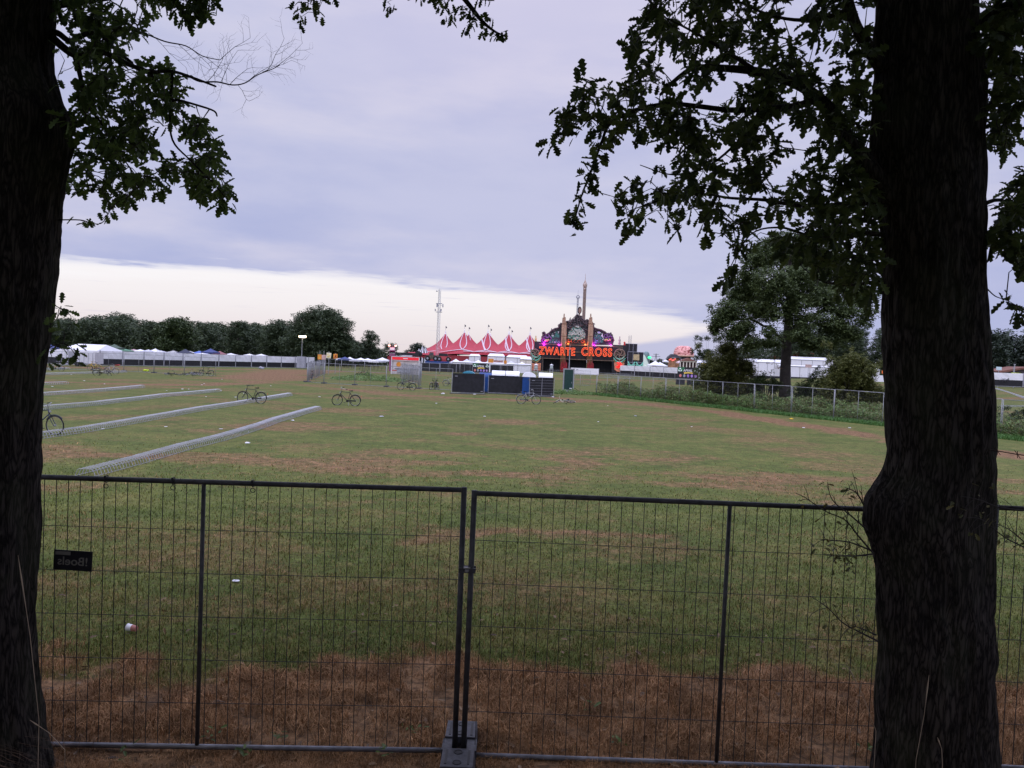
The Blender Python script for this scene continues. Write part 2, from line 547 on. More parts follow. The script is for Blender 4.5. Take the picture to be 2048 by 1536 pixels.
def blades(name, x, y, h, wd, lean, m, dry=None, kindness='stuff', z=None):
    n = len(x)
    z = gh(x, y) if z is None else z
    th = rng.uniform(0, 2 * PI, n); ld = rng.uniform(0, 2 * PI, n); ln = lean * rng.uniform(.2, 1.3, n)
    c, s_ = np.cos(th) * wd / 2, np.sin(th) * wd / 2
    P = np.stack([x, y, z], 1)
    dx, dy = np.cos(ld) * ln * h, np.sin(ld) * ln * h
    V = np.zeros((n, 5, 3))
    V[:, 0] = P + np.stack([-c, -s_, np.full(n, -.01)], 1); V[:, 1] = P + np.stack([c, s_, np.full(n, -.01)], 1)
    midp = P + np.stack([dx * .35, dy * .35, h * .6], 1)
    V[:, 2] = midp + np.stack([c * .8, s_ * .8, 0 * c], 1); V[:, 3] = midp - np.stack([c * .8, s_ * .8, 0 * c], 1)
    V[:, 4] = P + np.stack([dx, dy, h * np.maximum(.25, 1 - ln * .45)], 1)
    k5 = np.arange(n)[:, None] * 5
    loops = (k5 + np.array([[0, 1, 2, 3, 3, 2, 4]])).ravel()
    o = npmesh(name, V.reshape(-1, 3), np.tile([4, 3], n), loops, m)
    if dry is not None:
        at = o.data.attributes.new('dry', 'FLOAT', 'POINT'); at.data.foreach_set('value', np.repeat(dry, 5).astype(np.float32))
    return o


NB = 380000
d_ = 1 / np.sqrt(rng.uniform(1 / 27.0 ** 2, 1 / 4.7 ** 2, NB))        # denser near the camera
d_ = np.where(rng.random(NB) < .25, rng.uniform(4.7, 27, NB), d_)
x_ = d_ * rng.uniform(-.72, .72, NB)
dr_ = dryness(x_, d_)
clump = fbm(x_ * 2.6, d_ * 2.6, 3)
keep = (rng.random(NB) < (1 - .93 * sstep((d_ - 13) / 13)) * np.where(dr_ > .6, sstep((clump - .28) / .3), .55 + .6 * clump))
x_, d_, dr_, clump = x_[keep], d_[keep], dr_[keep], clump[keep]
n_ = len(x_)
h_ = np.where(dr_ > .6, rng.uniform(.03, .10, n_) * (.5 + clump), rng.uniform(.03, .075, n_) * (.6 + .8 * clump)) * np.where(d_ < 5.5, 1.4, np.where(d_ < 6.0, .55, 1))
w_ = .0045 * np.clip(d_ / 7, .8, 3.2) * rng.uniform(.7, 1.4, n_)
jit = np.clip(dr_ + rng.normal(0, .16, n_), 0, 1)
gr = blades('grass', x_, d_, h_, w_, 1.0, BLADE_M, jit)
tag(gr, 'trodden green and straw coloured grass blades of the near field', 'grass', kind='stuff')

# straw tufts of the burnt strip: coarse, clumped, pale and dark stalks mixed
n = 90000
d_ = rng.uniform(4.7, 9.2, n); x_ = d_ * rng.uniform(-.74, .74, n)
dr_ = dryness(x_, d_); tuft = fbm(x_ * 4.5 + 3, d_ * 4.5, 3)
k_ = (dr_ > .62) & (rng.random(n) < sstep((tuft - .40) / .22))
x_, d_, tuft = x_[k_], d_[k_], tuft[k_]; n = len(x_)
st_ = blades('straw', x_, d_, rng.uniform(.05, .13, n) * (.45 + tuft) * np.where((d_ > 5.45) & (d_ < 6.0), .4, 1), .005 * rng.uniform(.6, 1.4, n), 1.5, BLADE_M, np.clip(rng.normal(.95, .14, n), .35, 1))
tag(st_, 'coarse dry straw tufts in the burnt strip along the close fence', 'straw', kind='stuff')
# ------------------------------------------------------------------ site fencing
STEEL = mat('galvanised_steel', (.30, .31, .33), .5, .75, .25, 9)
STEEL_OLD = mat('weathered_fence_steel', (.055, .055, .058), .6, .35, .35, 14)
RAILZ = mat('scuffed_rail_zinc', (.17, .17, .185), .5, .5, .35, 9)
WIRE = mat('fence_wire', (.040, .042, .042), .7, .2, .2, 5)
WIRE_FAR = mat('bright_fence_wire', (.15, .155, .165), .6, .3, .2, 5)
PLASTIC = mat('grey_block_plastic', (.062, .062, .07), .6, 0, .3, 18, .3)
BLACKP = mat('black_plastic', (.014, .014, .016), .5, 0, .3, 10)


def make_panel(W, H, sp, rows, rv, steel, wire, r=.021, n=8):
    t = thing('wire_fence', 'x', 'fence')
    for x in (0, W):
        MB().tube([(x, 0, -.05), (x, 0, H)], r, n).build('post', steel, t, True)
    MB().tube([(W / 2, 0, .05), (W / 2, 0, H - r)], r * .72, n).build('brace', steel, t, True)
    MB().tube([(r, 0, H - r), (W - r, 0, H - r)], r * .9, n).build('top_rail', steel, t, True)
    MB().tube([(r, 0, .035), (W - r, 0, .035)], r * .9, n).build('bottom_rail', RAILZ if steel is STEEL_OLD else steel, t, True)
    b = MB(); k = int(W / sp); q = 4
    for i in range(1, k):
        x = i * W / k; j = random.uniform(-.004, .004)
        b.tube([(x + j, .012, .04), (x - j, .012 + random.uniform(-.006, .006), H * .55), (x, .012, H - r)], rv, q, False)
    for z in rows: b.tube([(r, .012 + rv, z), (W / 2, .014 + rv, z - .006), (W - r, .012 + rv, z)], rv * .8, q, False)
    b.build('wire_mesh', wire, t)
    return t


def foot_block():
    t = thing('fence_block', 'x', 'fence block')
    b = MB()
    b.prism([(-.135, 0), (.135, 0), (.120, .125), (-.120, .125)], -.36, -.09); b.prism([(-.135, 0), (.135, 0), (.120, .125), (-.120, .125)], .09, .36)
    b.box((-.095, 0, .055), (.075, .178, .11)); b.box((.095, 0, .055), (.075, .178, .11)); b.box((0, 0, .015), (.113, .178, .03))
    b.build('block', PLASTIC, t)
    for y in (-.30, -.15, .15, .30):
        h = MB(); h.lathe([(.026, .1245), (.026, .1275)], (0, y, 0), 12); h.ring((0, y, .1265), (0, 0, 1), .03, .004, 16, 5); h.build('post_hole', BLACKP, t)
    for s_ in (-1, 1):
        for y in (-.22, .22): MB().box((s_ * .085, y, .1265), (.018, .2, .004)).build('grip_slot', BLACKP, t)
    return t


PW, PH = 3.95, 2.10
rows = [.037 + .335 * i for i in range(1, 6)]
FY = 5.89
xr = At(947, 985, FY)[0]
xa = At(930, 980, FY)[0]
near = make_panel(PW, PH, .0865, rows, .0032, STEEL_OLD, WIRE, .022, 12)
near['group'] = 'site fence panels close by'
near.location = (xa - PW, FY - .165, .0)
near['label'] = 'close wire fence panel carrying a small dark sign, left of the paired posts'
near.rotation_euler = (0, rad(-.1), rad(2.6))
ties = [(217, 970), (348, 973), (505, 978)]
for i, (px, py) in enumerate(ties):
    p = At(px, py, FY - .09); b = MB(); lx = (p[0] - near.location[0]); zz = PH - .021
    b.ring((lx, 0, zz), (1, 0, 0), .028, .004, 16, 5); b.ring((lx + .004, -.02, zz - .05), (0, 1, .3), .018, .003, 14, 5); b.box((lx, -.028, zz + .02), (.012, .012, .02))
    b.build('cable_tie', BLACKP, near)
pB = dup(near, (xr, FY - .01, -.01), label='close wire fence panel right of the paired posts, ending behind the big trunk', rot=(0, rad(.2), rad(.9)))
for c in [c for c in bpy.data.objects if c.parent == pB and c.name.startswith('cable_tie')]: bpy.data.objects.remove(c)
pC = dup(pB, (xr + PW + .10, FY + .06, .03), label='close wire fence panel at the far end, emerging behind the big trunk', rot=(0, rad(.3), rad(-1)))
pD = dup(pB, (xa - 2 * PW - .09, FY - .22, .02), label='close wire fence panel hidden behind the scarred trunk', rot=(0, 0, rad(1)))
for i, (x, lab) in enumerate((((xr + xa) / 2, 'grey slotted block holding the paired posts of the close fence'), (xr + PW + .05, 'grey slotted block at the base of the big trunk'))):
    if i == 0: fb = foot_block(); o = fb
    else: o = dup(fb, (0, 0, 0))
    o.location = (x, FY, gh(x, FY) - .01); o['label'] = lab; o['group'] = 'fence feet'
# clamp coupling the paired posts
cl_ = thing('fence_clamp', 'bright steel clamp joining the paired posts of the close fence', 'clamp', At(934, 1141, FY - .035))
b = MB(); b.box((0, 0, 0), (.13, .02, .035)); b.box((0, .075, 0), (.13, .012, .035)); b.build('jaw', STEEL_OLD, cl_)
b = MB(); b.tube([(0, -.03, .004), (0, .10, .004)], .008, 8); b.lathe([(.016, -.008), (.016, .008)], (0, -.018, .004), 6)
b.box((0, -.012, .024), (.05, .012, .012)); b.build('bolt', mat('zinc_bolt', (.55, .56, .6), .3, .9), cl_)
# name plate tied to the mesh, seen from its back so the lettering is mirrored
sp_ = thing('fence_sign', 'small dark plate with mirrored lettering tied to the close fence', 'sign', At(146, 1121, FY - .19), rad(1.2))
sp_.rotation_euler = (0, rad(1.8), rad(1.2))
MB().box((0, 0, 0), (.285, .004, .150)).build('plate', mat('dark_sign_film', (.020, .020, .024), .45, 0, .3, 12), sp_)
font('lettering', '!Boels', mat('dull_sign_letter', (.27, .26, .22), .6), .088, sp_, (0, -.004, -.008), (PI / 2, 0, 0), 0, .0006, True, .0008, 0, -1.05)
b = MB(); b.box((-.075, -.0035, .052), (.11, .002, .026)); b.build('faded_patch', mat('dull_sign_letter', (.1, .1, .1)), sp_)

# ------------------------------------------------------------------ the two near oaks
BARK = bpy.data.materials.new('oak_bark'); BARK.use_nodes = True
t = BARK.node_tree; bb = t.nodes['Principled BSDF']; bb.inputs['Roughness'].default_value = .95; bb.inputs['Specular IOR Level'].default_value = .08
tcn = t.nodes.new('ShaderNodeTexCoord'); mp = t.nodes.new('ShaderNodeMapping'); mp.inputs['Scale'].default_value = (1, 1, .16)
t.links.new(tcn.outputs['Object'], mp.inputs[0])
wv = t.nodes.new('ShaderNodeTexVoronoi'); wv.feature = 'DISTANCE_TO_EDGE'; wv.inputs['Scale'].default_value = 36
nzb = t.nodes.new('ShaderNodeTexNoise'); nzb.inputs['Scale'].default_value = 14; nzb.inputs['Detail'].default_value = 8
ad = t.nodes.new('ShaderNodeMix'); ad.data_type = 'VECTOR'; ad.inputs[0].default_value = .12
t.links.new(mp.outputs[0], ad.inputs[4]); t.links.new(nzb.outputs['Color'], ad.inputs[5]); t.links.new(mp.outputs[0], nzb.inputs[0])
t.links.new(ad.outputs[1], wv.inputs['Vector'])
rb = t.nodes.new('ShaderNodeValToRGB'); rb.color_ramp.elements[0].position = .0; rb.color_ramp.elements[1].position = .28
rb.color_ramp.elements[0].color = (.010, .009, .009, 1); rb.color_ramp.elements[1].color = (.064, .056, .050, 1)
t.links.new(wv.outputs['Distance'], rb.inputs[0])
mxb = t.nodes.new('ShaderNodeMix'); mxb.data_type = 'RGBA'; mxb.blend_type = 'MULTIPLY'; mxb.inputs[0].default_value = .8
rb2 = t.nodes.new('ShaderNodeValToRGB'); rb2.color_ramp.elements[0].position = .3; rb2.color_ramp.elements[1].position = .7
rb2.color_ramp.elements[0].color = (.45, .45, .45, 1); rb2.color_ramp.elements[1].color = (1.0, .98, .92, 1)
t.links.new(nzb.outputs['Fac'], rb2.inputs[0]); t.links.new(rb.outputs[0], mxb.inputs[6]); t.links.new(rb2.outputs[0], mxb.inputs[7])
nzm = t.nodes.new('ShaderNodeTexNoise'); nzm.inputs['Scale'].default_value = 2.2; nzm.inputs['Detail'].default_value = 7; t.links.new(tcn.outputs['Object'], nzm.inputs[0])
rm = t.nodes.new('ShaderNodeValToRGB'); rm.color_ramp.elements[0].position = .48; rm.color_ramp.elements[1].position = .72; rm.color_ramp.elements[0].color = (0, 0, 0, 1); rm.color_ramp.elements[1].color = (.30, .30, .30, 1); t.links.new(nzm.outputs['Fac'], rm.inputs[0])
mxm = t.nodes.new('ShaderNodeMix'); mxm.data_type = 'RGBA'; t.links.new(rm.outputs[0], mxm.inputs[0]); t.links.new(mxb.outputs[2], mxm.inputs[6]); mxm.inputs[7].default_value = (.050, .058, .030, 1)
t.links.new(mxm.outputs[2], bb.inputs['Base Color'])
bpn = t.nodes.new('ShaderNodeBump'); bpn.inputs['Strength'].default_value = .55; bpn.inputs['Distance'].default_value = .03
t.links.new(rb.outputs[0], bpn.inputs['Height']); t.links.new(bpn.outputs[0], bb.inputs['Normal'])
TWIG = mat('twig_bark', (.035, .03, .028), .9, 0, .3, 30)
LEAF_R = leafmat('oak_leaf_dark', (.020, .034, .012), (.100, .135, .036), .40)
LEAF_L = leafmat('oak_leaf_green', (.028, .050, .014), (.120, .180, .044), .42)
LEAF_T = leafmat('oak_leaf_twig', (.05, .06, .015), (.13, .11, .03), .25)


def ridges(th, z, seed):
    """vertical bark ridges that wander and break"""
    a_ = th * 9.5 + 1.3 * (vn(th * 1.5 + seed, z * 1.1) - .5) * 4
    r1 = np.abs(vn(a_ + seed, z * 1.6 + 4 * vn(th * 3, z * .7)) - .5) * 2
    r2 = np.abs(vn(th * 21 + seed * 3, z * 4.5) - .5) * 2
    return .6 * r1 + .4 * r2


def trunk_mesh(name, rings, parent, seed, amp=.022, nseg=160, dz=.03):
    """rings: (z, xL, xR, yc, ry)"""
    R = np.array(rings, float)
    zs = np.arange(R[0, 0], R[-1, 0], dz)
    f = lambda i: np.interp(zs, R[:, 0], R[:, i])
    sm = lambda a_: np.convolve(np.pad(a_, 3, 'edge'), np.ones(7) / 7, 'valid')
    xl, xr_, yc, ry = sm(f(1)), sm(f(2)), sm(f(3)), sm(f(4))
    th = np.linspace(0, 2 * PI, nseg, endpoint=False)
    TH, ZZ_ = np.meshgrid(th, zs)
    # noise on a circle so the seam matches
    tt = np.where(TH > PI, 2 * PI - TH, TH) + .4 * np.sin(TH)
    d = (ridges(tt, ZZ_, seed) - .5) * 2 * amp + (fbm(tt * 1.2 + seed, ZZ_ * 1.8, 3) - .5) * .05
    cx = (xl + xr_)[:, None] / 2; rx = (xr_ - xl)[:, None] / 2
    X_ = cx + np.cos(TH) * (rx + d); Y_ = yc[:, None] + np.sin(TH) * (ry[:, None] + d)
    V = np.stack([X_, Y_, ZZ_], 2).reshape(-1, 3)
    i = np.arange(len(zs) - 1)[:, None] * nseg; j = np.arange(nseg)[None, :]; j2 = (j + 1) % nseg
    lo = np.stack([i + j, i + j2, i + nseg + j2, i + nseg + j], 2).reshape(-1)
    return npmesh(name, V, np.full((len(zs) - 1) * nseg, 4), lo, BARK, parent, True)


def curve(pix, Ds, sub=5):
    """pixel polyline with depths -> smooth 3D polyline"""
    P = [At(x, y, d_) for (x, y), d_ in zip(pix, Ds)]
    o = []
    for i in range(len(P) - 1):
        p0, p1, p2, p3 = P[max(i - 1, 0)], P[i], P[i + 1], P[min(i + 2, len(P) - 1)]
        for k_ in range(sub):
            s_ = k_ / sub
            o.append(.5 * ((2 * p1) + (-p0 + p2) * s_ + (2 * p0 - 5 * p1 + 4 * p2 - p3) * s_ ** 2 + (-p0 + 3 * p1 - 3 * p2 + p3) * s_ ** 3))
    o.append(P[-1])
    return o


def in_poly(px, py, poly):
    c = np.zeros(len(px), bool); n = len(poly)
    for i in range(n):
        x0, y0 = poly[i]; x1, y1 = poly[i - 1]
        with np.errstate(divide='ignore', invalid='ignore'):
            c ^= ((y0 > py) != (y1 > py)) & (px < (x1 - x0) * (py - y0) / (y1 - y0) + x0)
    return c


def leaf_points(poly, n, D0, D1, gap=.42, gs=.02, holes=()):
    P = np.array(poly, float); lo, hi = P.min(0), P.max(0)
    px = rng.uniform(lo[0], hi[0], n * 6); py = rng.uniform(lo[1], hi[1], n * 6)
    k_ = in_poly(px, py, poly) & (fbm(px * gs, py * gs, 3) > gap)
    for hx, hy, hr in holes: k_ &= np.hypot(px - hx, py - hy) > hr
    px, py = px[k_][:n], py[k_][:n]
    D = rng.uniform(D0, D1, len(px))
    return [At(a_, b_, c_) for a_, b_, c_ in zip(px, py, D)]


def foliage(parent, pts, branches, leafm, per=6, size=(.07, .125), droop=.5, twigr=.0028, name='leaves', maxl=.5):
    """leaf clusters carried on twigs that grow from the branches"""
    nodes = [np.array(p) for b_ in branches for p in b_]
    nodes = np.array(nodes); pts = np.array([tuple(p) for p in pts])
    d0 = np.array([np.min(np.linalg.norm(nodes - p, axis=1)) for p in pts])
    order = np.argsort(d0); tw = MB(); dirs = np.zeros_like(pts)
    allp = list(nodes)
    arr = np.zeros((len(nodes) + len(pts), 3)); arr[:len(nodes)] = nodes; cnt = len(nodes)
    for i in order:
        p = pts[i]; q = arr[:cnt]; j = np.argmin(np.linalg.norm(q - p, axis=1)); a_ = q[j]
        L_ = np.linalg.norm(p - a_)
        if L_ > maxl: dirs[i] = 9; continue
        mid = (a_ + p) / 2 + rng.normal(0, .10, 3) * L_ + np.array([0, 0, .06 * L_])
        tw.tube([a_, mid, p], [twigr * 1.5, twigr * 1.15, twigr * .7], 4, False)
        arr[cnt] = p; cnt += 1; dirs[i] = (p - mid) / (np.linalg.norm(p - mid) + 1e-6)
    tw.build('twigs', TWIG, parent)
    ok = dirs[:, 0] < 5; pts, dirs = pts[ok], dirs[ok]
    n = len(pts) * per
    base = np.repeat(pts, per, 0); dd = np.repeat(dirs, per, 0)
    dd = dd * .7 + rng.normal(0, .75, (n, 3)); dd[:, 2] -= droop
    base = base + rng.normal(0, .022, (n, 3))
    R = rot_from(dd, rng.uniform(-1.0, 1.0, n))
    return scatter(name, OAK_V, OAK_F, base, R, rng.uniform(size[0], size[1], n), leafm, parent)


def shade_crown_points(c, r, n):
    """unseen crown points overhead and behind, enlarged to shade the near ground"""
    o = []
    while len(o) < n:
        p = rng.normal(0, 1, (n, 3)); p /= np.linalg.norm(p, axis=1, keepdims=True)
        p = np.array(c) + p * np.array(r) * (rng.random((n, 1)) ** .4)
        for q in p:
            if q[2] < (1.7 if q[1] < -1.8 else 3.8 if q[1] < -.8 else 5.4): continue
            if np.hypot(q[0], q[1]) < 3.0 and q[2] < 5.5: continue
            if q[1] > -.8:
                v_ = q - CAM; z_ = v_ @ _f
                if z_ > .1:
                    X_, Y_ = v_ @ CR / z_ * FPX, v_ @ CU / z_ * FPX
                    if Y_ < 768 + 130 and abs(X_) < 1400: continue
            o.append(q)
    return o[:n]


# --- right oak
DR = 5.5
Lx = [(1745, 0), (1735, 60), (1740, 120), (1738, 200), (1728, 300), (1738, 370), (1748, 430), (1756, 500), (1757, 600), (1757, 690), (1759, 740), (1764, 800), (1766, 850), (1766, 925), (1752, 960), (1730, 990), (1719, 1025), (1723, 1060), (1738, 1100), (1746, 1150), (1750, 1250), (1747, 1350), (1742, 1450), (1734, 1540), (1715, 1621)]
Rx = [(1958, 0), (1962, 100), (1966, 200), (1968, 300), (1969, 400), (1971, 500), (1976, 600), (1985, 700), (1991, 800), (1997, 900), (2001, 1000), (1999, 1100), (1996, 1200), (1996, 1300), (1999, 1400), (2004, 1480), (2012, 1560), (2030, 1630)]
tr_r = thing('oak_tree', 'big oak with bare dark trunk and a swollen knot, in front of the close fence', 'tree', (0, 0, 0), 0, 'oaks framing the view')
lw = np.array([tuple(At(x, y, DR)) for x, y in Lx])[::-1]; rw_ = np.array([tuple(At(x, y, DR)) for x, y in Rx])[::-1]
rings = []
for z in np.arange(-.08, 9.2, .04):
    zz = min(z, 5.9)
    xl_ = np.interp(zz, lw[:, 2], lw[:, 0]); xr2 = np.interp(zz, rw_[:, 2], rw_[:, 0])
    s_ = 1 - max(0, z - 5.9) * .06; cx_ = (xl_ + xr2) / 2; hw = (xr2 - xl_) / 2 * s_
    ry_ = .34 * s_ + .1 * max(0, .5 - z); rx_ = math.sqrt(max((hw - .012) ** 2 - (ry_ * cx_ / DR) ** 2, .3 * hw * hw))
    rings.append((z, cx_ - rx_, cx_ + rx_, DR + .03 * math.sin(z), ry_))
trunk_mesh('trunk', rings, tr_r, 3.1)
br = []
def limb(pix, Ds, r0, r1, store, parent, n=8):
    c_ = curve(pix, Ds); k_ = len(c_)
    MB().tube(c_, [r0 + (r1 - r0) * (i / (k_ - 1)) ** .8 for i in range(k_)], n).build('branch', BARK, parent, True)
    store.append(c_)
limb([(1790, 400), (1740, 335), (1700, 285), (1662, 222), (1625, 187), (1588, 166), (1530, 146), (1470, 138), (1395, 135), (1375, 142), (1345, 165), (1320, 190)], np.linspace(5.4, 5.5, 12), .066, .010, br, tr_r)
limb([(1632, 200), (1590, 212), (1530, 218), (1460, 220), (1400, 213), (1340, 208), (1280, 218), (1222, 246), (1204, 282), (1186, 332), (1162, 395), (1146, 455)], np.linspace(5.47, 5.0, 12), .028, .004, br, tr_r)
limb([(1765, 140), (1735, 92), (1715, 58), (1702, 20), (1690, -30)], np.linspace(5.4, 5.2, 5), .05, .03, br, tr_r)
limb([(1770, 400), (1700, 408), (1600, 411), (1530, 400), (1460, 396), (1400, 388), (1330, 398), (1262, 420)], np.linspace(5.4, 6.2, 8), .022, .004, br, tr_r)
limb([(1770, 470), (1690, 462), (1620, 470), (1560, 455), (1500, 470), (1455, 545)], np.linspace(5.4, 6.0, 6), .018, .003, br, tr_r)
limb([(1765, 560), (1700, 570), (1640, 560), (1600, 530)], np.linspace(5.4, 6.2, 4), .016, .003, br, tr_r)
limb([(1520, 146), (1440, 95), (1380, 60), (1320, 30)], np.linspace(5.45, 5.2, 4), .018, .004, br, tr_r)
limb([(1700, 20), (1620, 40), (1540, 30), (1450, -10)], np.linspace(5.2, 5.6, 4), .02, .006, br, tr_r)
limb([(1530, 225), (1490, 270), (1420, 330), (1350, 350), (1280, 330)], np.linspace(5.3, 5.6, 5), .014, .003, br, tr_r)
limb([(1940, 60), (1990, 20), (2050, 10)], (5.5, 5.4, 5.2), .05, .03, br, tr_r)
limb([(1955, 250), (1990, 200), (2060, 150)], (5.5, 5.6, 5.6), .025, .01, br, tr_r)
limb([(1950, 420), (2000, 400), (2070, 440)], (5.5, 5.7, 5.7), .02, .008, br, tr_r)
limb([(1972, 575), (1990, 592), (2012, 600), (2035, 612)], (5.55, 5.4, 5.3, 5.2), .005, .002, br, tr_r)
R1 = [(1310, -30), (1285, 45), (1262, 75), (1266, 125), (1252, 165), (1205, 190), (1175, 168), (1152, 185), (1166, 213), (1125, 222), (1150, 248), (1172, 278), (1190, 292), (1212, 285), (1240, 256), (1262, 266), (1272, 290), (1300, 300), (1326, 335), (1290, 335), (1272, 362), (1222, 388), (1228, 410), (1258, 418), (1266, 445), (1320, 420), (1360, 428), (1395, 415), (1420, 445), (1452, 468), (1472, 498), (1502, 480), (1560, 500), (1640, 540), (1700, 570), (1752, 610), (1752, -30)]
holes = [(1565, 250, 34), (1590, 310, 30), (1610, 275, 24), (1480, 165, 16), (1590, 195, 14), (1725, 25, 22), (1420, 345, 16), (1545, 340, 18), (1290, 190, 10), (1660, 330, 14), (1500, 300, 16), (1350, 270, 12), (1600, 440, 16)]
pts = leaf_points(R1, 740, 4.7, 6.6, .395, .02, holes)
pts += leaf_points([(1600, 430), (1752, 430), (1752, 660), (1690, 640), (1600, 560)], 28, 5.0, 6.6, .42, .02)
pts += leaf_points([(1966, -30), (2080, -30), (2080, 250), (2030, 250), (2022, 300), (1990, 312), (1977, 250), (1970, 150)], 190, 4.9, 6.2, .38, .02, [(1985, 150, 10)])
pts += leaf_points([(2080, 330), (2030, 360), (2008, 390), (1996, 425), (2010, 450), (1977, 452), (1984, 490), (2020, 510), (2040, 545), (2080, 540)], 100, 5.0, 6.0, .38, .02)
for px, py in [(1185, 330), (1180, 345), (1172, 372), (1165, 390), (1158, 410), (1150, 430), (1146, 452), (1196, 310), (1176, 360), (1150, 265), (1132, 240), (1118, 228), (1098, 292), (1112, 275), (1128, 262), (1405, 440), (1412, 462), (1250, 460), (1258, 445), (1468, 535), (1455, 555), (1462, 545), (1335, 440), (1350, 452), (2015, 605), (2030, 612), (2040, 625), (1160, 175), (1205, 305), (1190, 190), (1178, 160)]:
    pts.append(At(px, py, 5.0 + random.uniform(-.15, .15)))
foliage(tr_r, pts, br, LEAF_R, 6, (.062, .122), .45)
# small limb overhead whose tips hang into the top of the view
bo = []
limb([(1800, -260), (1500, -230), (1200, -170), (980, -110), (900, -60), (950, 25), (985, 60), (1012, 72)], (5.5, 5.6, 5.8, 6.0, 6.0, 6.0, 6.0, 6.0), .06, .003, bo, tr_r)
limb([(980, -110), (800, -90), (700, -60), (640, -30), (625, 10)], (6.0, 6.0, 6.1, 6.1, 6.1), .02, .003, bo, tr_r)
hang = [(605, 12), (598, 20), (612, 5), (625, 0), (600, 36), (628, 12), (635, 25), (620, -5), (595, 5), (640, -2), (662, -4), (780, 10), (775, 4), (840, -5), (872, 2), (880, -4), (890, 5), (895, 18), (900, 35), (896, 45), (885, 10), (922, 16), (930, 20), (940, 32), (948, 38), (945, 45), (935, 55), (952, 40), (960, 35), (970, 62), (985, 66), (995, 72), (1008, 70), (962, 2), (975, -2), (980, 36), (905, -8), (860, -12), (830, -14)]
foliage(tr_r, [At(x, y, 6.0 + random.uniform(-.12, .12)) for x, y in hang], bo, LEAF_R, 4, (.05, .095), .7, .002)
cp_ = shade_crown_points((4.2, 2.6, 8.2), (7.6, 8.6, 4.4), 6200)
cp_ += shade_crown_points((4.5, -5.0, 4.6), (6.5, 2.6, 3.4), 2600)  # unseen foliage low behind the camera, added to darken the near ground
foliage(tr_r, cp_, br + bo, LEAF_R, 6, (.15, .25), .2, .006, 'unseen_shade_leaves', 9)
# twigs sprouting low on the trunk
tws = []
def sprout(pix, D, r0, parent, store):
    c_ = curve(pix, np.linspace(D, D - .15, len(pix)), 4); k_ = len(c_)
    b_ = MB().tube(c_, [r0 * (1 - .75 * i / (k_ - 1)) for i in range(k_)], 5)
    for q in range(1, 5):
        i = int(k_ * q / 5.5); p = c_[i]; dv = (c_[min(i + 1, k_ - 1)] - c_[i]).normalized()
        for s_ in (-1, 1):
            v_ = (dv * .6 + Vector((random.uniform(-.4, .1), random.uniform(-.3, .3), s_ * random.uniform(.3, .9)))) * random.uniform(.06, .16)
            b_.tube([p, p + v_ * .5 + Vector((0, 0, .01)), p + v_], [r0 * .4, r0 * .3, r0 * .2], 4); store.append(p + v_)
    b_.build('sprout', TWIG, parent)
for pix in ([(1745, 1105), (1715, 1070), (1690, 1040), (1650, 1022), (1610, 995), (1588, 985)], [(1740, 1100), (1700, 1085), (1660, 1080), (1630, 1078)], [(1735, 1060), (1700, 1030), (1665, 1000), (1655, 965)],
            [(1745, 1108), (1710, 1112), (1670, 1112), (1650, 1110)], [(1755, 1282), (1715, 1262), (1685, 1245), (1655, 1215), (1620, 1192)], [(1752, 1270), (1725, 1258), (1700, 1250)], [(1728, 1010), (1712, 985), (1690, 975)]):
    sprout(pix, 5.35, .007, tr_r, tws)
for pix in ([(2060, 1100), (2010, 1075), (1965, 1040), (1935, 1035)], [(2060, 1095), (2020, 1060), (1985, 1045)], [(2060, 1022), (2000, 1015), (1960, 1000), (1920, 992)]):
    sprout(pix, 4.7, .005, tr_r, tws)
foliage(tr_r, [p + Vector((random.uniform(-.02, .02),) * 3) for p in tws if random.random() < .7] + [At(1688 + random.uniform(-18, 18), 1120 + random.uniform(-25, 25), 5.25) for _ in range(12)], [tws], LEAF_T, 2, (.025, .055), .3, .0015, 'sprout_leaves')

# --- left oak
DL = 5.22
Rl = [(110, 0), (102, 50), (96, 90), (93, 125), (98, 160), (104, 180), (118, 200), (128, 232), (136, 262), (137, 300), (130, 340), (124, 390), (123, 440), (119, 480), (117, 520), (111, 560), (104, 620), (97, 700), (92, 750), (84, 850), (79, 950), (73, 1100), (67, 1200), (69, 1300), (74, 1380), (80, 1440), (92, 1500), (112, 1560)]
tr_l = thing('oak_tree', 'oak with bulging dark trunk and a bare dead twig, its foot in dry grass', 'tree', (0, 0, 0), 0, 'oaks framing the view')
rl = np.array([tuple(At(x, y, DL)) for x, y in Rl])[::-1]
rings = []
for z in np.arange(-.05, 9.2, .04):
    xr2 = np.interp(min(z, 5.7), rl[:, 2], rl[:, 0]) + .04 + .04 * math.exp(-((z - 4.75) / .35) ** 2); wd = .84 - .02 * z + .25 * max(0, .6 - z)
    bul = .10 * math.exp(-((z - 4.75) / .3) ** 2)
    hw = (wd + bul) / 2; cx_ = xr2 - hw; ry_ = wd / 2 * .9 + bul * .4; rx_ = math.sqrt(max((hw - .014) ** 2 - (ry_ * cx_ / DL) ** 2, .3 * hw * hw))
    rings.append((z, cx_ - rx_, cx_ + rx_, DL, ry_))
trunk_mesh('trunk', rings, tr_l, 8.4, .018)
bl = []
limb([(85, 55), (112, 82), (142, 106), (165, 112), (205, 105), (255, 128), (300, 143), (345, 143), (390, 157), (432, 173)], np.linspace(5.35, 5.1, 10), .032, .006, bl, tr_l)
limb([(85, 60), (115, 66), (141, 82), (172, 68), (196, 68), (214, 82), (236, 103), (265, 126)], np.linspace(5.35, 5.3, 8), .024, .009, bl, tr_l)
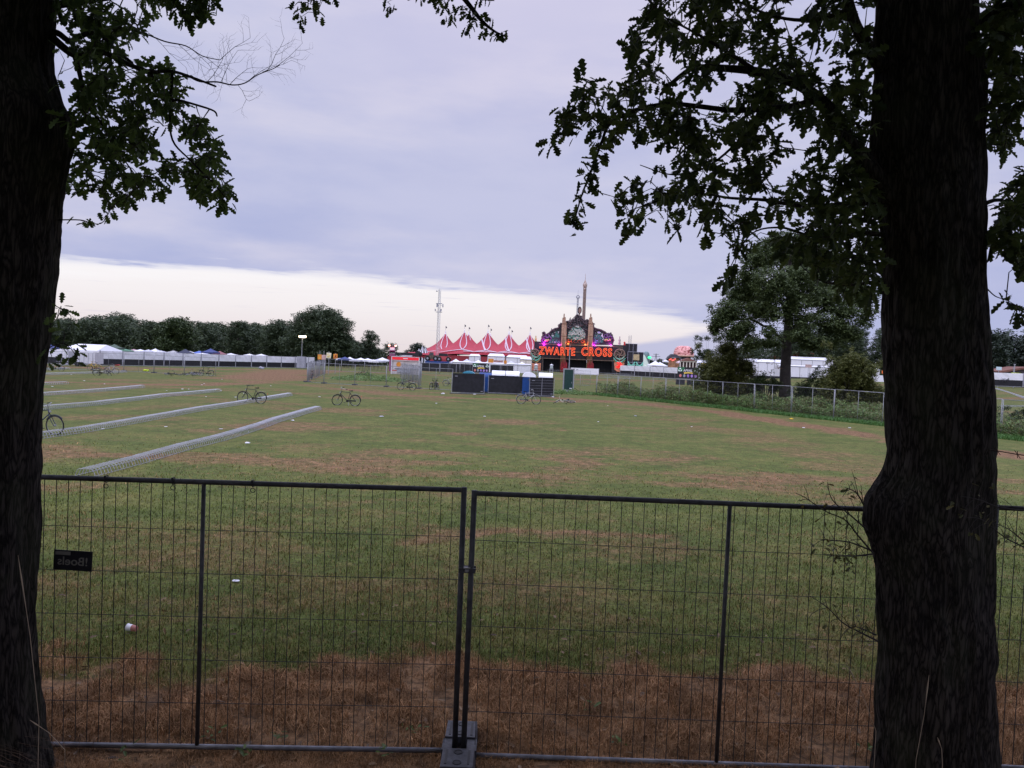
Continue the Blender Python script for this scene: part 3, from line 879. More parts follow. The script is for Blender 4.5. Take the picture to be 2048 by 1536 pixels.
limb([(150, 112), (160, 150), (168, 190), (184, 222), (205, 250), (235, 300), (270, 350)], np.linspace(5.3, 5.6, 7), .020, .004, bl, tr_l)
limb([(300, 143), (330, 200), (355, 200), (400, 212), (428, 222), (434, 232)], np.linspace(5.2, 5.0, 6), .011, .005, bl, tr_l)
limb([(345, 145), (340, 220), (345, 280), (380, 320), (430, 370), (455, 400)], np.linspace(5.2, 5.0, 6), .010, .003, bl, tr_l)
limb([(110, 440), (160, 440), (185, 447), (205, 445), (222, 418)], np.linspace(5.3, 5.0, 5), .005, .002, bl, tr_l)
limb([(110, 10), (180, 0), (260, -10), (340, -20), (400, -20)], np.linspace(5.3, 5.2, 5), .03, .006, bl, tr_l)
limb([(100, 600), (112, 612), (125, 618), (135, 625)], (5.3, 5.1, 5.0, 5.0), .004, .002, bl, tr_l)
limb([(90, 700), (110, 690), (130, 688), (148, 705), (158, 720)], (5.3, 5.0, 4.9, 4.9, 4.9), .004, .002, bl, tr_l)
# bare dead twig
dead = MB()
def bare(p, dv, L_, r, lev):
    n_ = 4; c_ = [p]; q = Vector(p); d_2 = Vector(dv).normalized()
    for i in range(n_):
        d_2 = (d_2 + Vector((random.uniform(-.22, .22), random.uniform(-.3, .3), random.uniform(-.22, .22)))).normalized(); q = q + d_2 * L_ / n_; c_.append(q)
        if lev > 0 and i > 0 or lev > 1:
            s_ = random.choice((-1, 1)); side = Vector((d_2.z * s_, random.uniform(-.4, .4), -d_2.x * s_))
            bare(q, d_2 * .8 + side * .8, L_ * random.uniform(.42, .62), r * .55, lev - 1)
    dead.tube(c_, [r * (1 - .6 * i / n_) for i in range(n_ + 1)], 4)
c_ = curve([(225, 55), (280, 64), (330, 83), (372, 92), (405, 112), (440, 120)], np.linspace(5.3, 5.1, 6)); dead.tube(c_, [.006 - .0035 * i / (len(c_) - 1) for i in range(len(c_))], 5)
for i in (8, 13, 17, 21, 25): bare(c_[i], Vector((.8, random.uniform(-.3, .3), random.choice((-.7, .8)))), .26, .0022, 2)
c_ = curve([(345, 144), (372, 150), (400, 163), (435, 164), (465, 170), (490, 166), (515, 150), (545, 138), (560, 130)], np.linspace(5.15, 5.0, 9)); dead.tube(c_, [.007 - .005 * i / (len(c_) - 1) for i in range(len(c_))], 5)
for i in (12, 16, 19, 22, 26, 30, 33, 36): bare(c_[i], Vector((.7, random.uniform(-.3, .3), random.choice((-.9, -.5, .9, .6)))), .24, .002, 2)
dead.build('dead_twig', TWIG, tr_l)
Lp = [(105, -30), (105, 10), (112, 45), (150, 35), (165, 55), (150, 85), (152, 130), (150, 190), (165, 215), (130, 215), (125, 235), (145, 270), (140, 300), (150, 320), (128, 350), (127, 380), (140, 400), (165, 385), (200, 390), (240, 402), (265, 400), (285, 370), (292, 390), (320, 395), (330, 360), (352, 345), (372, 345), (385, 370), (402, 400), (430, 395), (458, 405), (450, 350), (430, 320), (440, 290), (425, 260), (400, 270), (405, 240), (395, 215), (370, 215), (385, 190), (370, 160), (350, 115), (320, 112), (325, 130), (290, 132), (255, 118), (240, 90), (265, 70), (290, 60), (298, 20), (320, 0), (325, -30)]
pts = leaf_points(Lp, 410, 4.8, 6.2, .39, .024, [(300, 205, 20), (225, 240, 12), (300, 255, 14), (320, 235, 12), (200, 215, 10), (262, 330, 12), (175, 270, 9), (150, 60, 14), (420, 240, 14)])
pts += leaf_points([(312, -30), (318, 12), (350, 15), (368, 30), (395, 38), (420, 30), (422, -30)], 36, 5.0, 5.4, .35, .02)
lowp = []
for x, y in [(160, 441), (175, 444), (188, 448), (196, 450), (205, 440), (214, 430), (222, 415), (228, 408), (118, 100), (120, 145), (124, 170), (116, 160), (122, 612), (128, 620), (120, 625), (112, 640), (118, 618), (100, 705), (112, 700), (130, 690), (145, 700), (155, 715), (150, 720), (103, 720), (135, 652), (142, 648), (128, 660), (118, 690), (140, 690), (125, 700), (105, 648)]:
    lowp.append(At(x, y, 4.95 + random.uniform(-.1, .1)))
foliage(tr_l, pts, bl, LEAF_L, 6, (.055, .108), .45)
foliage(tr_l, lowp, bl, LEAF_L, 2, (.05, .085), .3, .0018, 'sprout_leaves')
cp_ = shade_crown_points((-4.4, 2.4, 8.2), (7.6, 8.6, 4.4), 6200)
cp_ += shade_crown_points((-4.5, -5.0, 4.6), (6.5, 2.6, 3.4), 2600)  # unseen leaf mass behind, put there to keep sky light off the grass
foliage(tr_l, cp_, bl, LEAF_L, 6, (.15, .25), .2, .006, 'unseen_shade_leaves', 9)

# ------------------------------------------------------------------ rough growth at the foot of the trees
DRYM = mat('straw_stalk', (.155, .095, .060), .9, 0, .4, 6)
STALK = mat('pale_stalk', (.34, .27, .19), .9, 0, .3, 6)
n = 5200
px_ = rng.normal(-3.62, .22, n); py_ = rng.normal(5.0, .28, n)
mound = .42 * np.exp(-(((px_ + 3.75) / .33) ** 2 + ((py_ - 4.95) / .5) ** 2))
o = blades('dry_grass', px_, py_, rng.uniform(.06, .26, n) + mound * .5, np.full(n, .006), 1.3, DRYM, z=mound * .6)
tag(o, 'heap of dry brown grass piled against the foot of the bulging trunk', 'dry grass', kind='stuff')
n = 900
px_ = rng.uniform(2.3, 4.2, n); py_ = rng.uniform(4.7, 5.2, n)
o = blades('tall_grass', px_, py_, rng.uniform(.10, .34, n), np.full(n, .006), .8, leafmat('verge_blade', (.035, .055, .015), (.12, .10, .05), .2))
tag(o, 'thin tall grass at the foot of the big oak with the knot', 'grass', kind='stuff')
for i, (p0, p1, D) in enumerate((((1752, 1462), (1692, 1325), 5.0), ((1832, 1520), (1858, 1350), 5.0), ((1700, 1470), (1725, 1355), 5.6), ((78, 1440), (36, 1110), 4.95), ((130, 1500), (60, 1440), 4.9), ((1885, 1530), (1875, 1475), 4.8))):
    a_, b_ = At(*p0, D), At(*p1, D)
    a0 = Vector((a_[0], a_[1], max(0, float(gh(a_[0], a_[1])))))
    mid = (a_ + b_) / 2 + Vector((.01, 0, .015))
    bb_ = MB().tube([a0, a_, mid, b_], [.0022, .002, .0018, .001], 4)
    dv = (b_ - mid).normalized()
    bb_.tube([mid + (b_ - mid) * .3, mid + (b_ - mid) * .7, b_], [.0015, .0045, .001], 5)
    o = bb_.build('grass_stalk', STALK)
    tag(o, ['pale seeding grass stalk leaning across the knotted trunk', 'thin upright grass stalk in front of the knotted trunk', 'dry grass stalk beside the knotted trunk by the wire', 'long pale straw stalk leaning on the bulging trunk', 'bent straw stalk at the foot of the bulging trunk', 'short grass stalk at the base of the knotted trunk'][i], 'grass stalk', 'grass stalks by the trunks')
# strand of barbed wire beyond the big trunk
bwp = [At(1940, 893, 5.9), At(1995, 902, 5.0), At(2035, 909, 4.8), At(2100, 918, 4.6)]
b = MB().tube(bwp, .0035, 5)
for i in (1, 2): b.tube([bwp[i] + Vector((-.02, 0, .025)), bwp[i], bwp[i] + Vector((.02, 0, -.025))], .0022, 4); b.tube([bwp[i] + Vector((.012, .02, .02)), bwp[i], bwp[i] + Vector((-.012, -.02, -.02))], .0022, 4)
tag(b.build('barbed_wire', mat('rusty_wire', (.05, .028, .02), .9)), 'rusty barbed wire strand fixed to the knotted trunk', 'wire')

# fallen leaves and a few low weeds by the close fence
n = 420
d_ = rng.uniform(4.75, 9.5, n); x_ = d_ * rng.uniform(-.72, .72, n)
P = np.stack([x_, d_, gh(x_, d_) + .03], 1); dd = rng.normal(0, 1, (n, 3)); dd[:, 2] *= .22
o = scatter('fallen_leaves', OAK_V, OAK_F, P, rot_from(dd, rng.uniform(-.5, .5, n)), rng.uniform(.04, .09, n), leafmat('fallen_leaf', (.05, .028, .016), (.26, .17, .09), .1))
tag(o, 'brown oak leaves fallen on the ground around the close fence', 'leaves', kind='stuff')
wp = [(430, 1482), (822, 1478), (495, 1524), (250, 1520), (1180, 1430), (1745, 1520), (1240, 1500), (560, 1490), (1770, 1535), (770, 1520)]
P = []
for px, py in wp:
    c_ = G(px, py)
    for _ in range(9): P.append((c_[0] + random.gauss(0, .035), c_[1] + random.gauss(0, .035), c_[2] + random.uniform(.02, .11)))
P = np.array(P); dd = rng.normal(0, 1, (len(P), 3)); dd[:, 2] = np.abs(dd[:, 2]) * .5
o = scatter('low_weeds', OAK_V, OAK_F, P, rot_from(dd, rng.uniform(-.6, .6, len(P))), rng.uniform(.03, .065, len(P)), leafmat('low_weed_leaf', (.05, .085, .02), (.13, .19, .05), .3))
tag(o, 'small green weeds sprouting along the foot of the close fence', 'weeds', kind='stuff')
# ------------------------------------------------------------------ trees and growth beyond the field
OAKMID = leafmat('mid_oak_leaf', (.032, .050, .018), (.105, .138, .050), .3)
BUSHL = leafmat('bush_leaf', (.050, .065, .016), (.150, .155, .045), .3)
BUSHD = leafmat('dark_bush_leaf', (.022, .038, .014), (.060, .085, .026), .2)
WOODL = leafmat('wood_leaf', (.026, .042, .022), (.072, .096, .044), .25)
PINEL = leafmat('pine_leaf', (.016, .026, .018), (.042, .060, .036), .1)
WEEDL = leafmat('weed_leaf', (.075, .140, .040), (.205, .300, .095), .35)
WEEDO = leafmat('weed_leaf_olive', (.060, .072, .024), (.190, .180, .070), .3)
ORL = leafmat('rust_leaf', (.20, .075, .03), (.34, .14, .07), .3)
TRK = mat('far_trunk', (.055, .047, .043), .95, 0, .3, 3, .4)
SP_V = np.array(SPRAY_V); 


def crown_pts(lobes, per, rough=.0, shell=.55):
    """points spread through lobes (centre, radii), thicker towards the surface"""
    o = []
    for c, r in lobes:
        n = int(per * (r[0] * r[1] * r[2]) ** (2 / 3))
        p = rng.normal(0, 1, (n, 3)); p /= np.linalg.norm(p, axis=1, keepdims=True)
        p *= (shell + (1 - shell) * rng.random((n, 1))) * (1 + rough * (vn(p[:, :1] * 3 + c[0], p[:, 2:] * 3 + c[2]) - .5))
        o.append(np.array(c) + p * np.array(r))
    return np.concatenate(o)


def spray(name, P, size, m, parent=None, up=.25):
    n = len(P); d_ = rng.normal(0, 1, (n, 3)); d_[:, 2] = np.abs(d_[:, 2]) * up + rng.normal(0, .35, n)
    return scatter(name, SP_V, SPRAY_F, P, rot_from(d_, rng.uniform(-.9, .9, n)), rng.uniform(size[0], size[1], n), m, parent)


# --- the oak standing behind the right-hand fence
OY = 66.0
base = At(1570, 800, OY); bx = base[0]
mo = thing('oak_tree', 'spreading oak with open crown behind the long wire fence', 'tree', (bx, OY, 0))
def lp(px, py, dy=0.0):
    p = At(px, py, OY + dy); return Vector((p[0] - bx, dy, p[2]))
MB().tube([(0, 0, -.1), lp(1570, 770), lp(1571, 735), lp(1573, 700), lp(1576, 660), lp(1578, 600), lp(1580, 540), lp(1582, 490)], [.58, .47, .43, .40, .36, .27, .16, .06], 12).build('trunk', TRK, mo, True)
bm_ = MB(); mob = []
for pix, dy, r0 in (([(1574, 690), (1540, 655), (1500, 640), (1455, 630), (1425, 640)], -1.5, .15), ([(1576, 670), (1610, 640), (1650, 620), (1690, 610), (1720, 600)], -1.0, .17), ([(1577, 650), (1600, 655), (1640, 650), (1685, 645), (1725, 660)], -2.5, .11),
                    ([(1578, 620), (1545, 590), (1500, 570), (1460, 575)], 2, .12), ([(1578, 600), (1620, 560), (1660, 540), (1700, 545)], 2.5, .12), ([(1580, 570), (1550, 530), (1520, 505)], -2, .09), ([(1580, 540), (1610, 505), (1640, 490)], 1.5, .08),
                    ([(1574, 690), (1600, 680), (1630, 684), (1660, 690)], -3, .07), ([(1576, 640), (1560, 600), (1570, 550), (1585, 500)], -4, .1), ([(1577, 640), (1600, 600), (1610, 560)], 4, .1)):
    c_ = [lp(x, y, dy * i / (len(pix) - 1)) for i, (x, y) in enumerate(pix)]; c_ = [a_.lerp(b_, s_) + Vector((0, 0, .12 * math.sin(9 * s_ + i))) for i, (a_, b_) in enumerate(zip(c_[:-1], c_[1:])) for s_ in (0, .33, .66)] + [c_[-1]]
    bm_.tube(c_, [r0 * (1 - .85 * i / (len(c_) - 1)) for i in range(len(c_))], 6); mob.append(c_)
    for i in range(3, len(c_), 2):
        e_ = c_[i] + Vector((random.uniform(-.5, .5), random.uniform(-1.4, 1.4), random.uniform(-.4, 1.0))) * 1.3; bm_.tube([c_[i], (c_[i] + e_) / 2 + Vector((0, 0, .15)), e_], [r0 * .3, r0 * .2, .01], 4); mob.append([c_[i], e_])
bm_.build('limbs', TRK, mo, True)
lob = []
for px, py, rx, rz, dy in ((1460, 625, 36, 20, -1), (1440, 645, 22, 14, -1.5), (1480, 590, 38, 22, 1), (1500, 560, 34, 22, 0), (1520, 520, 36, 24, -1), (1560, 495, 44, 26, 0), (1610, 500, 40, 26, 1), (1655, 525, 40, 26, 2), (1690, 560, 40, 24, 1),
                           (1715, 595, 36, 20, -1), (1728, 635, 28, 18, -2), (1690, 625, 34, 16, -3), (1640, 600, 40, 20, -3), (1600, 560, 46, 26, -3), (1550, 570, 40, 26, -4), (1530, 620, 40, 20, -3), (1500, 655, 40, 14, -2), (1560, 640, 30, 18, -4), (1620, 645, 40, 14, -4),
                           (1670, 655, 36, 12, -3), (1590, 530, 46, 26, 4), (1640, 570, 46, 26, 4), (1520, 600, 44, 24, 4), (1700, 670, 24, 12, -2), (1470, 670, 30, 12, -2), (1540, 690, 22, 12, -3), (1585, 610, 30, 20, -4), (1430, 660, 14, 10, -1), (1505, 690, 26, 12, -3), (1625, 688, 30, 12, -4), (1665, 684, 26, 12, -3), (1600, 668, 26, 14, -5), (1550, 668, 26, 14, -5)):
    c_ = lp(px, py, dy); k_ = OY / FPX; lob.append(((c_[0], c_[1], c_[2]), (rx * k_ * 1.05, rx * k_ * .95, rz * k_ * 1.3)))
P = crown_pts(lob, 800, .8, .2)
P = P[fbm(P[:, 0] * .9 + P[:, 1] * .3, P[:, 2] * .9 + 50, 3) > .335]
spray('crown', P, (.16, .30), OAKMID, mo)


def bush(label, cx, top, bot, hwid, Y, leaf, n_l, seed, size=(.10, .2), twiggy=0, name='bush', cat='bush', open_=.40):
    """a bush: several stems and a ragged crown reaching from the ground"""
    b0 = At(cx, bot, Y); x0 = b0[0]; z0 = float(gh(x0, Y)); H_ = At(cx, top, Y)[2] - z0; W_ = hwid * Y / FPX
    tr_ = thing(name, label, cat, (x0, Y, z0)); st = MB(); lobs = []; ra = random.Random(seed)
    for i in range(int(n_l * 1.7)):
        t_ = ra.random(); a_ = ra.uniform(-1, 1); hz = H_ * (.22 + .66 * t_ * (1 - .40 * abs(a_)))
        c_ = (a_ * W_ * .72 * (1.1 - .45 * t_), ra.uniform(-.5, .5) * W_, hz); r_ = ra.uniform(.24, .42) * min(W_, H_)
        lobs.append((c_, (r_ * 1.15, r_, r_ * .8)))
        st.tube([(c_[0] * .1, c_[1] * .1, -.05), (c_[0] * .45, c_[1] * .4, hz * .5), c_], [.05, .035, .012], 5)
    for i in range(n_l // 2): lobs.append(((ra.uniform(-.9, .9) * W_, ra.uniform(-.6, .3) * W_, H_ * ra.uniform(.08, .25)), (W_ * .25, W_ * .25, H_ * .14)))
    for i in range(twiggy):
        a_ = ra.uniform(-1, 1); p0 = Vector((a_ * W_ * .5, ra.uniform(-.3, .3) * W_, H_ * .6)); p1 = p0 + Vector((a_ * W_ * .6, ra.uniform(-.3, .3) * W_, H_ * ra.uniform(.2, .5)))
        st.tube([p0, (p0 + p1) / 2 + Vector((0, 0, .1)), p1], [.02, .012, .004], 4)
        lobs.append((tuple(p1), (.25, .25, .3))); lobs.append((tuple((p0 + p1) / 2), (.3, .3, .35)))
    st.build('stems', TRK, tr_)
    P = crown_pts(lobs, 700, .8, .35); P = P[(P[:, 2] > .02) & (fbm(P[:, 0] * 1.3 + seed, P[:, 2] * 1.3 + P[:, 1], 3) > open_)]
    spray('foliage', P, size, leaf, tr_); return tr_


bush('tall olive green bush left of the open crowned oak', 1455, 672, 800, 62, 67, BUSHL, 26, 3, twiggy=9)
bush('darker bush on the flank of the tall olive one, with bare twig tips', 1412, 684, 795, 30, 72, BUSHD, 12, 5, twiggy=7, open_=.42)
bush('broad yellow green bush right of the open crowned oak', 1700, 701, 815, 68, 58, BUSHL, 34, 8, twiggy=12)
bush('low dark shrub at the right foot of the open crowned oak', 1622, 730, 812, 40, 63, BUSHD, 14, 12)
bush('low dark shrub at the left foot of the open crowned oak', 1530, 733, 808, 34, 64, BUSHD, 12, 15)
bush('straggly dark shrub with sky showing through, by the broad bush', 1655, 722, 800, 26, 66, BUSHD, 8, 18, twiggy=6, open_=.48)
bush('green bush seen past the outer side of the knotted trunk, by the leaning posts', 2040, 800, 880, 46, 45, BUSHD, 12, 21)
# rust-leaved sprays on the oak's lower trunk side
ob = thing('rust_leaved_sapling', 'sapling with rust coloured leaves beside the open crowned oak trunk', 'sapling', (At(1546, 800, 64.5)[0], 64.5, 0))
hp = [(0, 0, 0), (.05, 0, 1.5), (-.05, 0, 3.0), (.0, 0, 4.3)]
MB().tube(hp, [.03, .025, .018, .006], 5).build('stem', TRK, ob)
P = crown_pts([((0, 0, 4.1), (.45, .4, .45)), ((-.5, 0, 3.7), (.3, .3, .2)), ((.35, 0, 3.4), (.35, .3, .25)), ((-.25, 0, 2.9), (.3, .3, .2))], 130, .5, .2); spray('foliage', P, (.08, .15), ORL, ob)


# --- woods: five tree shapes shared by the trees of the far edge
def tree_kind(H_, W_, seed, leaf, n_l=16, size=(.35, .65), low=.12, dens=26):
    ra = random.Random(seed); lobs = []
    for i in range(n_l):
        t_ = (i + .5) / n_l; zz = H_ * (low + (.88 - low) * t_); ww = W_ * math.sin(PI * min(1, .18 + .78 * t_)) ** .75
        a_ = ra.uniform(0, 2 * PI); q = ra.uniform(.25, .62) * ww; r_ = W_ * ra.uniform(.28, .42)
        lobs.append(((q * math.cos(a_), q * math.sin(a_), zz), (r_, r_, r_ * .62)))
        lobs.append(((-q * math.cos(a_), -q * math.sin(a_) * .8, zz + ra.uniform(-.5, .5)), (r_ * .9, r_ * .9, r_ * .55)))
    P = crown_pts(lobs, dens, .9, .6); P = P[P[:, 2] > .2]
    return P


def far_tree(kind, label, px, top, Y, wpx, leaf, group=None, name='tree', seed=1, cat='tree', n_l=16, low=.12, dens=40, size=(.35, .65)):
    p = At(px, top, Y); z0 = float(gh(p[0], Y)); H_ = p[2] - z0; W_ = wpx / 2 * Y / FPX * 1.28
    t_ = thing(name, label, cat, (p[0], Y, z0), 0, group)
    MB().tube([(0, 0, -.1), (0, 0, H_ * .45), (0, 0, H_ * .8)], [.32, .22, .06], 8).build('trunk', TRK, t_)
    spray('crown', tree_kind(H_, W_, seed, leaf, n_l, size, low, dens), size, leaf, t_)
    return t_


Gt = 'trees along the far edge of the field'
for i, (px, top, Y, wpx, leaf, lab, nl, low) in enumerate((
        (355, 634, 172, 92, BUSHD, 'round dense dark tree alone in front of the far wood', 18, .04),
        (645, 619, 188, 150, WOODL, 'biggest broad rounded tree behind the lit lamp mast', 26, .05),
        (560, 637, 200, 90, WOODL, 'domed tree touching the left flank of the biggest broad tree', 18, .05),
        (478, 634, 205, 56, WOODL, 'tree with flat tufted top, left of the domed tree', 14, .05),
        (592, 640, 196, 60, WOODL, 'narrow tree wedged between the domed and the biggest broad tree', 12, .05),
        (690, 672, 196, 60, WOODL, 'lower tree leaning out from the right flank of the biggest broad tree', 12, .05),
        (741, 659, 196, 52, WOODL, 'pointed bushy tree in the gap behind the white tents', 14, .03),
        (716, 684, 202, 46, WOODL, 'low tree filling the gap left of the pointed bushy tree', 10, .03),
        (782, 684, 235, 36, WOODL, 'small round tree behind the red lit sign tower', 10, .04),
        (835, 688, 420, 50, PINEL, 'hazy round tree behind the striped tent peaks', 12, .04),
        (245, 627, 245, 92, WOODL, 'highest swelling crown of the far wood, near the white marquee', 16, .05),
        (182, 630, 240, 50, WOODL, 'spreading crown with light gaps at the wood edge, near the pale trailer', 10, .2),
        (300, 640, 240, 60, WOODL, 'wood edge tree right of the highest swelling crown', 12, .05),
        (128, 634, 235, 60, WOODL, 'wood edge tree nearest the bulging trunk', 12, .05),
        (425, 641, 230, 70, WOODL, 'broad wood edge tree behind the white banner fence, right of the lone round one', 14, .05),
        (520, 645, 225, 56, WOODL, 'wood edge tree between the tufted and the domed tree', 12, .05))):
    far_tree(0, lab, px, top, Y, wpx, leaf, Gt, 'tree', i + 3, n_l=nl, low=low)


def wood(name, label, x0, x1, tops, Y0, Y1, leaf, n, size, pine=False):
    lobs = []
    for i in range(n):
        px = random.uniform(x0, x1); Y = random.uniform(Y0, Y1); top = np.interp(px, [q[0] for q in tops], [q[1] for q in tops]) + random.uniform(-1, 7)
        p = At(px, top, Y); H_ = p[2]; W_ = random.uniform(3.0, 4.6)
        for k_ in range(6 if not pine else 8):
            t_ = k_ / (5 if not pine else 7); ww = W_ * (1 - .5 * t_ ** 2) if not pine else W_ * .8 * (1.05 - .85 * t_)
            zz = H_ * (.08 + .84 * t_)
            lobs.append(((p[0] + random.uniform(-1, 1), Y + random.uniform(-1, 1), zz), (ww, ww, H_ * .12)))
    P = crown_pts(lobs, 13, .8, .7)
    o = spray(name, P, size, leaf); tag(o, label, 'wood', kind='stuff'); return o


wood('woodland', 'dark mixed wood along the far edge behind the white banner fence', -420, 760, [(-420, 622), (40, 640), (128, 640), (200, 634), (245, 634), (300, 645), (420, 646), (480, 645), (560, 650), (700, 680), (760, 700)], 205, 260, WOODL, 300, (.5, .95))
wood('far_woodland', 'hazy distant wood behind the big striped tent', 740, 1480, [(740, 700), (800, 698), (835, 692), (880, 697), (1100, 708), (1300, 720), (1345, 716), (1420, 708), (1480, 690)], 430, 520, PINEL, 60, (.9, 1.6))
wood('pine_wood', 'tall dark pine wood past the outer side of the knotted trunk', 1960, 2160, [(1960, 660), (2048, 664), (2160, 664)], 255, 300, PINEL, 70, (.8, 1.5), True)
wood('oak_wood', 'dark wood behind the open crowned oak and the white marquee', 1490, 1800, [(1490, 690), (1560, 668), (1650, 652), (1720, 655), (1800, 660)], 275, 320, WOODL, 90, (.55, 1.0))

# --- weeds behind the right-hand fence and the green verge in front of it
fa, fb_ = G(1180, 788), G(2100, 886)
def along(n, off0, off1):
    t_ = rng.random(n); d2 = np.array([fb_[0] - fa[0], fb_[1] - fa[1]]); nn = np.array([d2[1], -d2[0]]) / np.hypot(*d2)
    if nn[1] < 0: nn = -nn
    o = rng.uniform(off0, off1, n)
    return fa[0] + d2[0] * t_ + nn[0] * o, fa[1] + d2[1] * t_ + nn[1] * o, t_
def fencebow(x, y): return x, y
n = 26000
wx, wy, wt = along(n, .5, 5.5)
hm = .4 + 1.85 * fbm(wx * .45 + 5, wy * .45, 3) ** 1.5 * (1 - .35 * wt)
P = np.stack([wx, wy, gh(wx, wy) + hm * rng.random(n) ** .8], 1)
half = rng.random(n) < .30 + .45 * (fbm(wx * .25, wy * .25 + 90, 2))
o = spray('weeds', P[~half], (.09, .2), WEEDL); tag(o, 'rank green weeds and nettles growing up behind the long wire fence', 'weeds', kind='stuff')
o = spray('dry_weeds', P[half], (.09, .2), WEEDO); tag(o, 'olive and straw coloured weeds mixed in behind the long wire fence', 'weeds', kind='stuff')
n = 26000
wx, wy, wt = along(n, -1.0, .9)
o = blades('verge_grass', wx, wy, rng.uniform(.10, .32, n), np.full(n, .03), .7, leafmat('verge_green', (.040, .105, .020), (.090, .190, .045), .2))
tag(o, 'bright green grass verge along the foot of the long wire fence', 'grass', kind='stuff')
# patch of weeds inside the small fenced pen, and the growth by the green cabinet
def weedpatch(name, lab, px, py, rx, ry, h, n, m):
    c_ = G(px, py); a_ = rng.uniform(0, 2 * PI, n); r_ = np.sqrt(rng.random(n))
    x_ = c_[0] + rx * r_ * np.cos(a_); y_ = c_[1] + ry * r_ * np.sin(a_)
    P = np.stack([x_, y_, h * rng.random(n) * (1.1 - r_)], 1); o = spray(name, P, (.12, .25), m); tag(o, lab, 'weeds', kind='stuff')
weedpatch('weed_patch', 'clump of green weeds inside the small fenced pen', 738, 760, 4.6, 5, .9, 1500, WEEDL)
weedpatch('weed_patch', 'low green weeds round the foot of the green cabinet', 1140, 788, 3.2, 1.6, .5, 900, WEEDL)
weedpatch('weed_patch', 'dark thistle patch in the middle of the small fenced pen', 729, 752, 1.3, 1.0, 1.1, 260, BUSHD)
# ------------------------------------------------------------------ common finishes
WHITE = mat('white_sheet', (.68, .67, .70), .7, 0, .05, 2)
WHITER = mat('white_pvc_roof', (.70, .69, .72), .5, 0, .05, 2)
CREAM = mat('cream_panel', (.62, .56, .48), .7, 0, .1, 2)
BLACK = mat('black_cloth', (.016, .016, .020), .8, 0, .3, 3)
BLACKW = mat('black_facade', (.018, .017, .021), .6, 0, .4, 2)
NAVY = mat('navy_tent', (.045, .06, .17), .7, 0, .15, 2)
BLUE = mat('toilet_blue', (.010, .052, .20), .45, 0, .15, 3)
GREY = mat('grey_panel', (.28, .28, .32), .7, 0, .12, 3)
DGREY = mat('dark_grey', (.06, .06, .07), .6, 0, .2, 3)
RED = mat('red_paint', (.52, .035, .03), .5, 0, .1, 2)
DRED = mat('dark_red', (.22, .02, .025), .6, 0, .2, 3)
GREEN = mat('green_paint', (.03, .14, .06), .6, 0, .15, 3)
DGREEN = mat('dark_green_door', (.012, .040, .034), .5, 0, .15, 3)
ORANGE = mat('orange_board', (.62, .24, .04), .7, 0, .2, 2)
YELLOW = mat('yellow_board', (.72, .50, .10), .7, 0, .2, 2)
MAROON = mat('maroon_tent', (.22, .09, .10), .7, 0, .15, 2)
BRONZE = mat('bronze_pipe', (.26, .15, .095), .45, .35, .25, 2)
GOLD = mat('gold_paint', (.55, .40, .16), .5, .2, .3, 6)
ALU = mat('aluminium', (.27, .275, .29), .55, .3, .15, 6)
MINT = mat('mint_drape', (.16, .48, .36), .7, 0, .2, 3)

# ------------------------------------------------------------------ bicycle racks: rows of hoop sections
HOOP = mat('rack_zinc', (.33, .335, .36), .55, .3, .2, 8)
RL = 2.72
def rack_section():
    t_ = thing('bike_rack', 'x', 'bicycle rack', group='bicycle rack sections in rows')
    b = MB()
    for i in range(19):
        y = .04 + i * .1465
        b.tube([(-.235, y, 0), (-.225, y, .06), (-.185, y, .155), (-.14, y, .185), (.14, y, .185), (.185, y, .155), (.225, y, .06), (.235, y, 0)], .0082, 5, False)
    b.build('hoops', HOOP, t_)
    b = MB()
    for x, z in ((-.225, .02), (.225, .02)): b.tube([(x, 0, z), (x, RL - .06, z)], .007, 5)
    b.build('rails', HOOP, t_); return t_
rk = rack_section(); first = True
near_end = [('nearest', [(165, 954), (280, 923), (392, 893), (517, 857), (549, 844), (634, 819)]), ('second nearest', [(70, 878), (174, 863), (327, 835), (392, 822), (470, 810), (580, 791)]), ('third nearest', [(40, 824), (200, 809), (330, 793), (437, 783)]), ('fourth nearest', [(60, 793), (200, 783), (285, 775)]), ('fifth nearest', [(60, 771), (133, 768)]), ('sixth nearest', [(60, 751), (250, 745)]), ('farthest', [(60, 741), (135, 738)])]
for rn, pix in near_end:
    P_ = [G(*q) for q in pix]; cum = [0]
    for a_, b_ in zip(P_[:-1], P_[1:]): cum.append(cum[-1] + (b_ - a_).length)
    n = max(1, round(cum[-1] / RL))
    def on_row(d_):
        return Vector((np.interp(d_, cum, [p.x for p in P_]), np.interp(d_, cum, [p.y for p in P_]), 0))
    ends = [on_row(cum[-1] * i / n) + Vector((random.uniform(-.06, .06), 0, 0)) for i in range(n + 1)]
    for i in range(n):
        dv = ends[i + 1] - ends[i]
        o = rk if first else dup(rk, (0, 0, 0)); first = False
        o.location = ends[i]; o.rotation_euler = (0, 0, math.atan2(dv.y, dv.x) - PI / 2 + random.uniform(-.012, .012)); o.scale = (1, dv.length / RL, 1)
        o['label'] = f'{ORD[i]} hoop rack section from the close end of the {rn} long rack row'
for i, (a_, b_, nm) in enumerate((((2002, 791), (2120, 808), 'lower'), ((1992, 778), (2110, 795), 'upper'))):
    p, q = G(*a_), G(*b_); dv = q - p; n = round(dv.length / RL)
    for k_ in range(min(n, 18)):
        o = dup(rk, p + dv * (k_ / n), math.atan2(dv.y, dv.x) - PI / 2, f'{ORD[k_]} hoop rack section of the {nm} row past the knotted trunk')

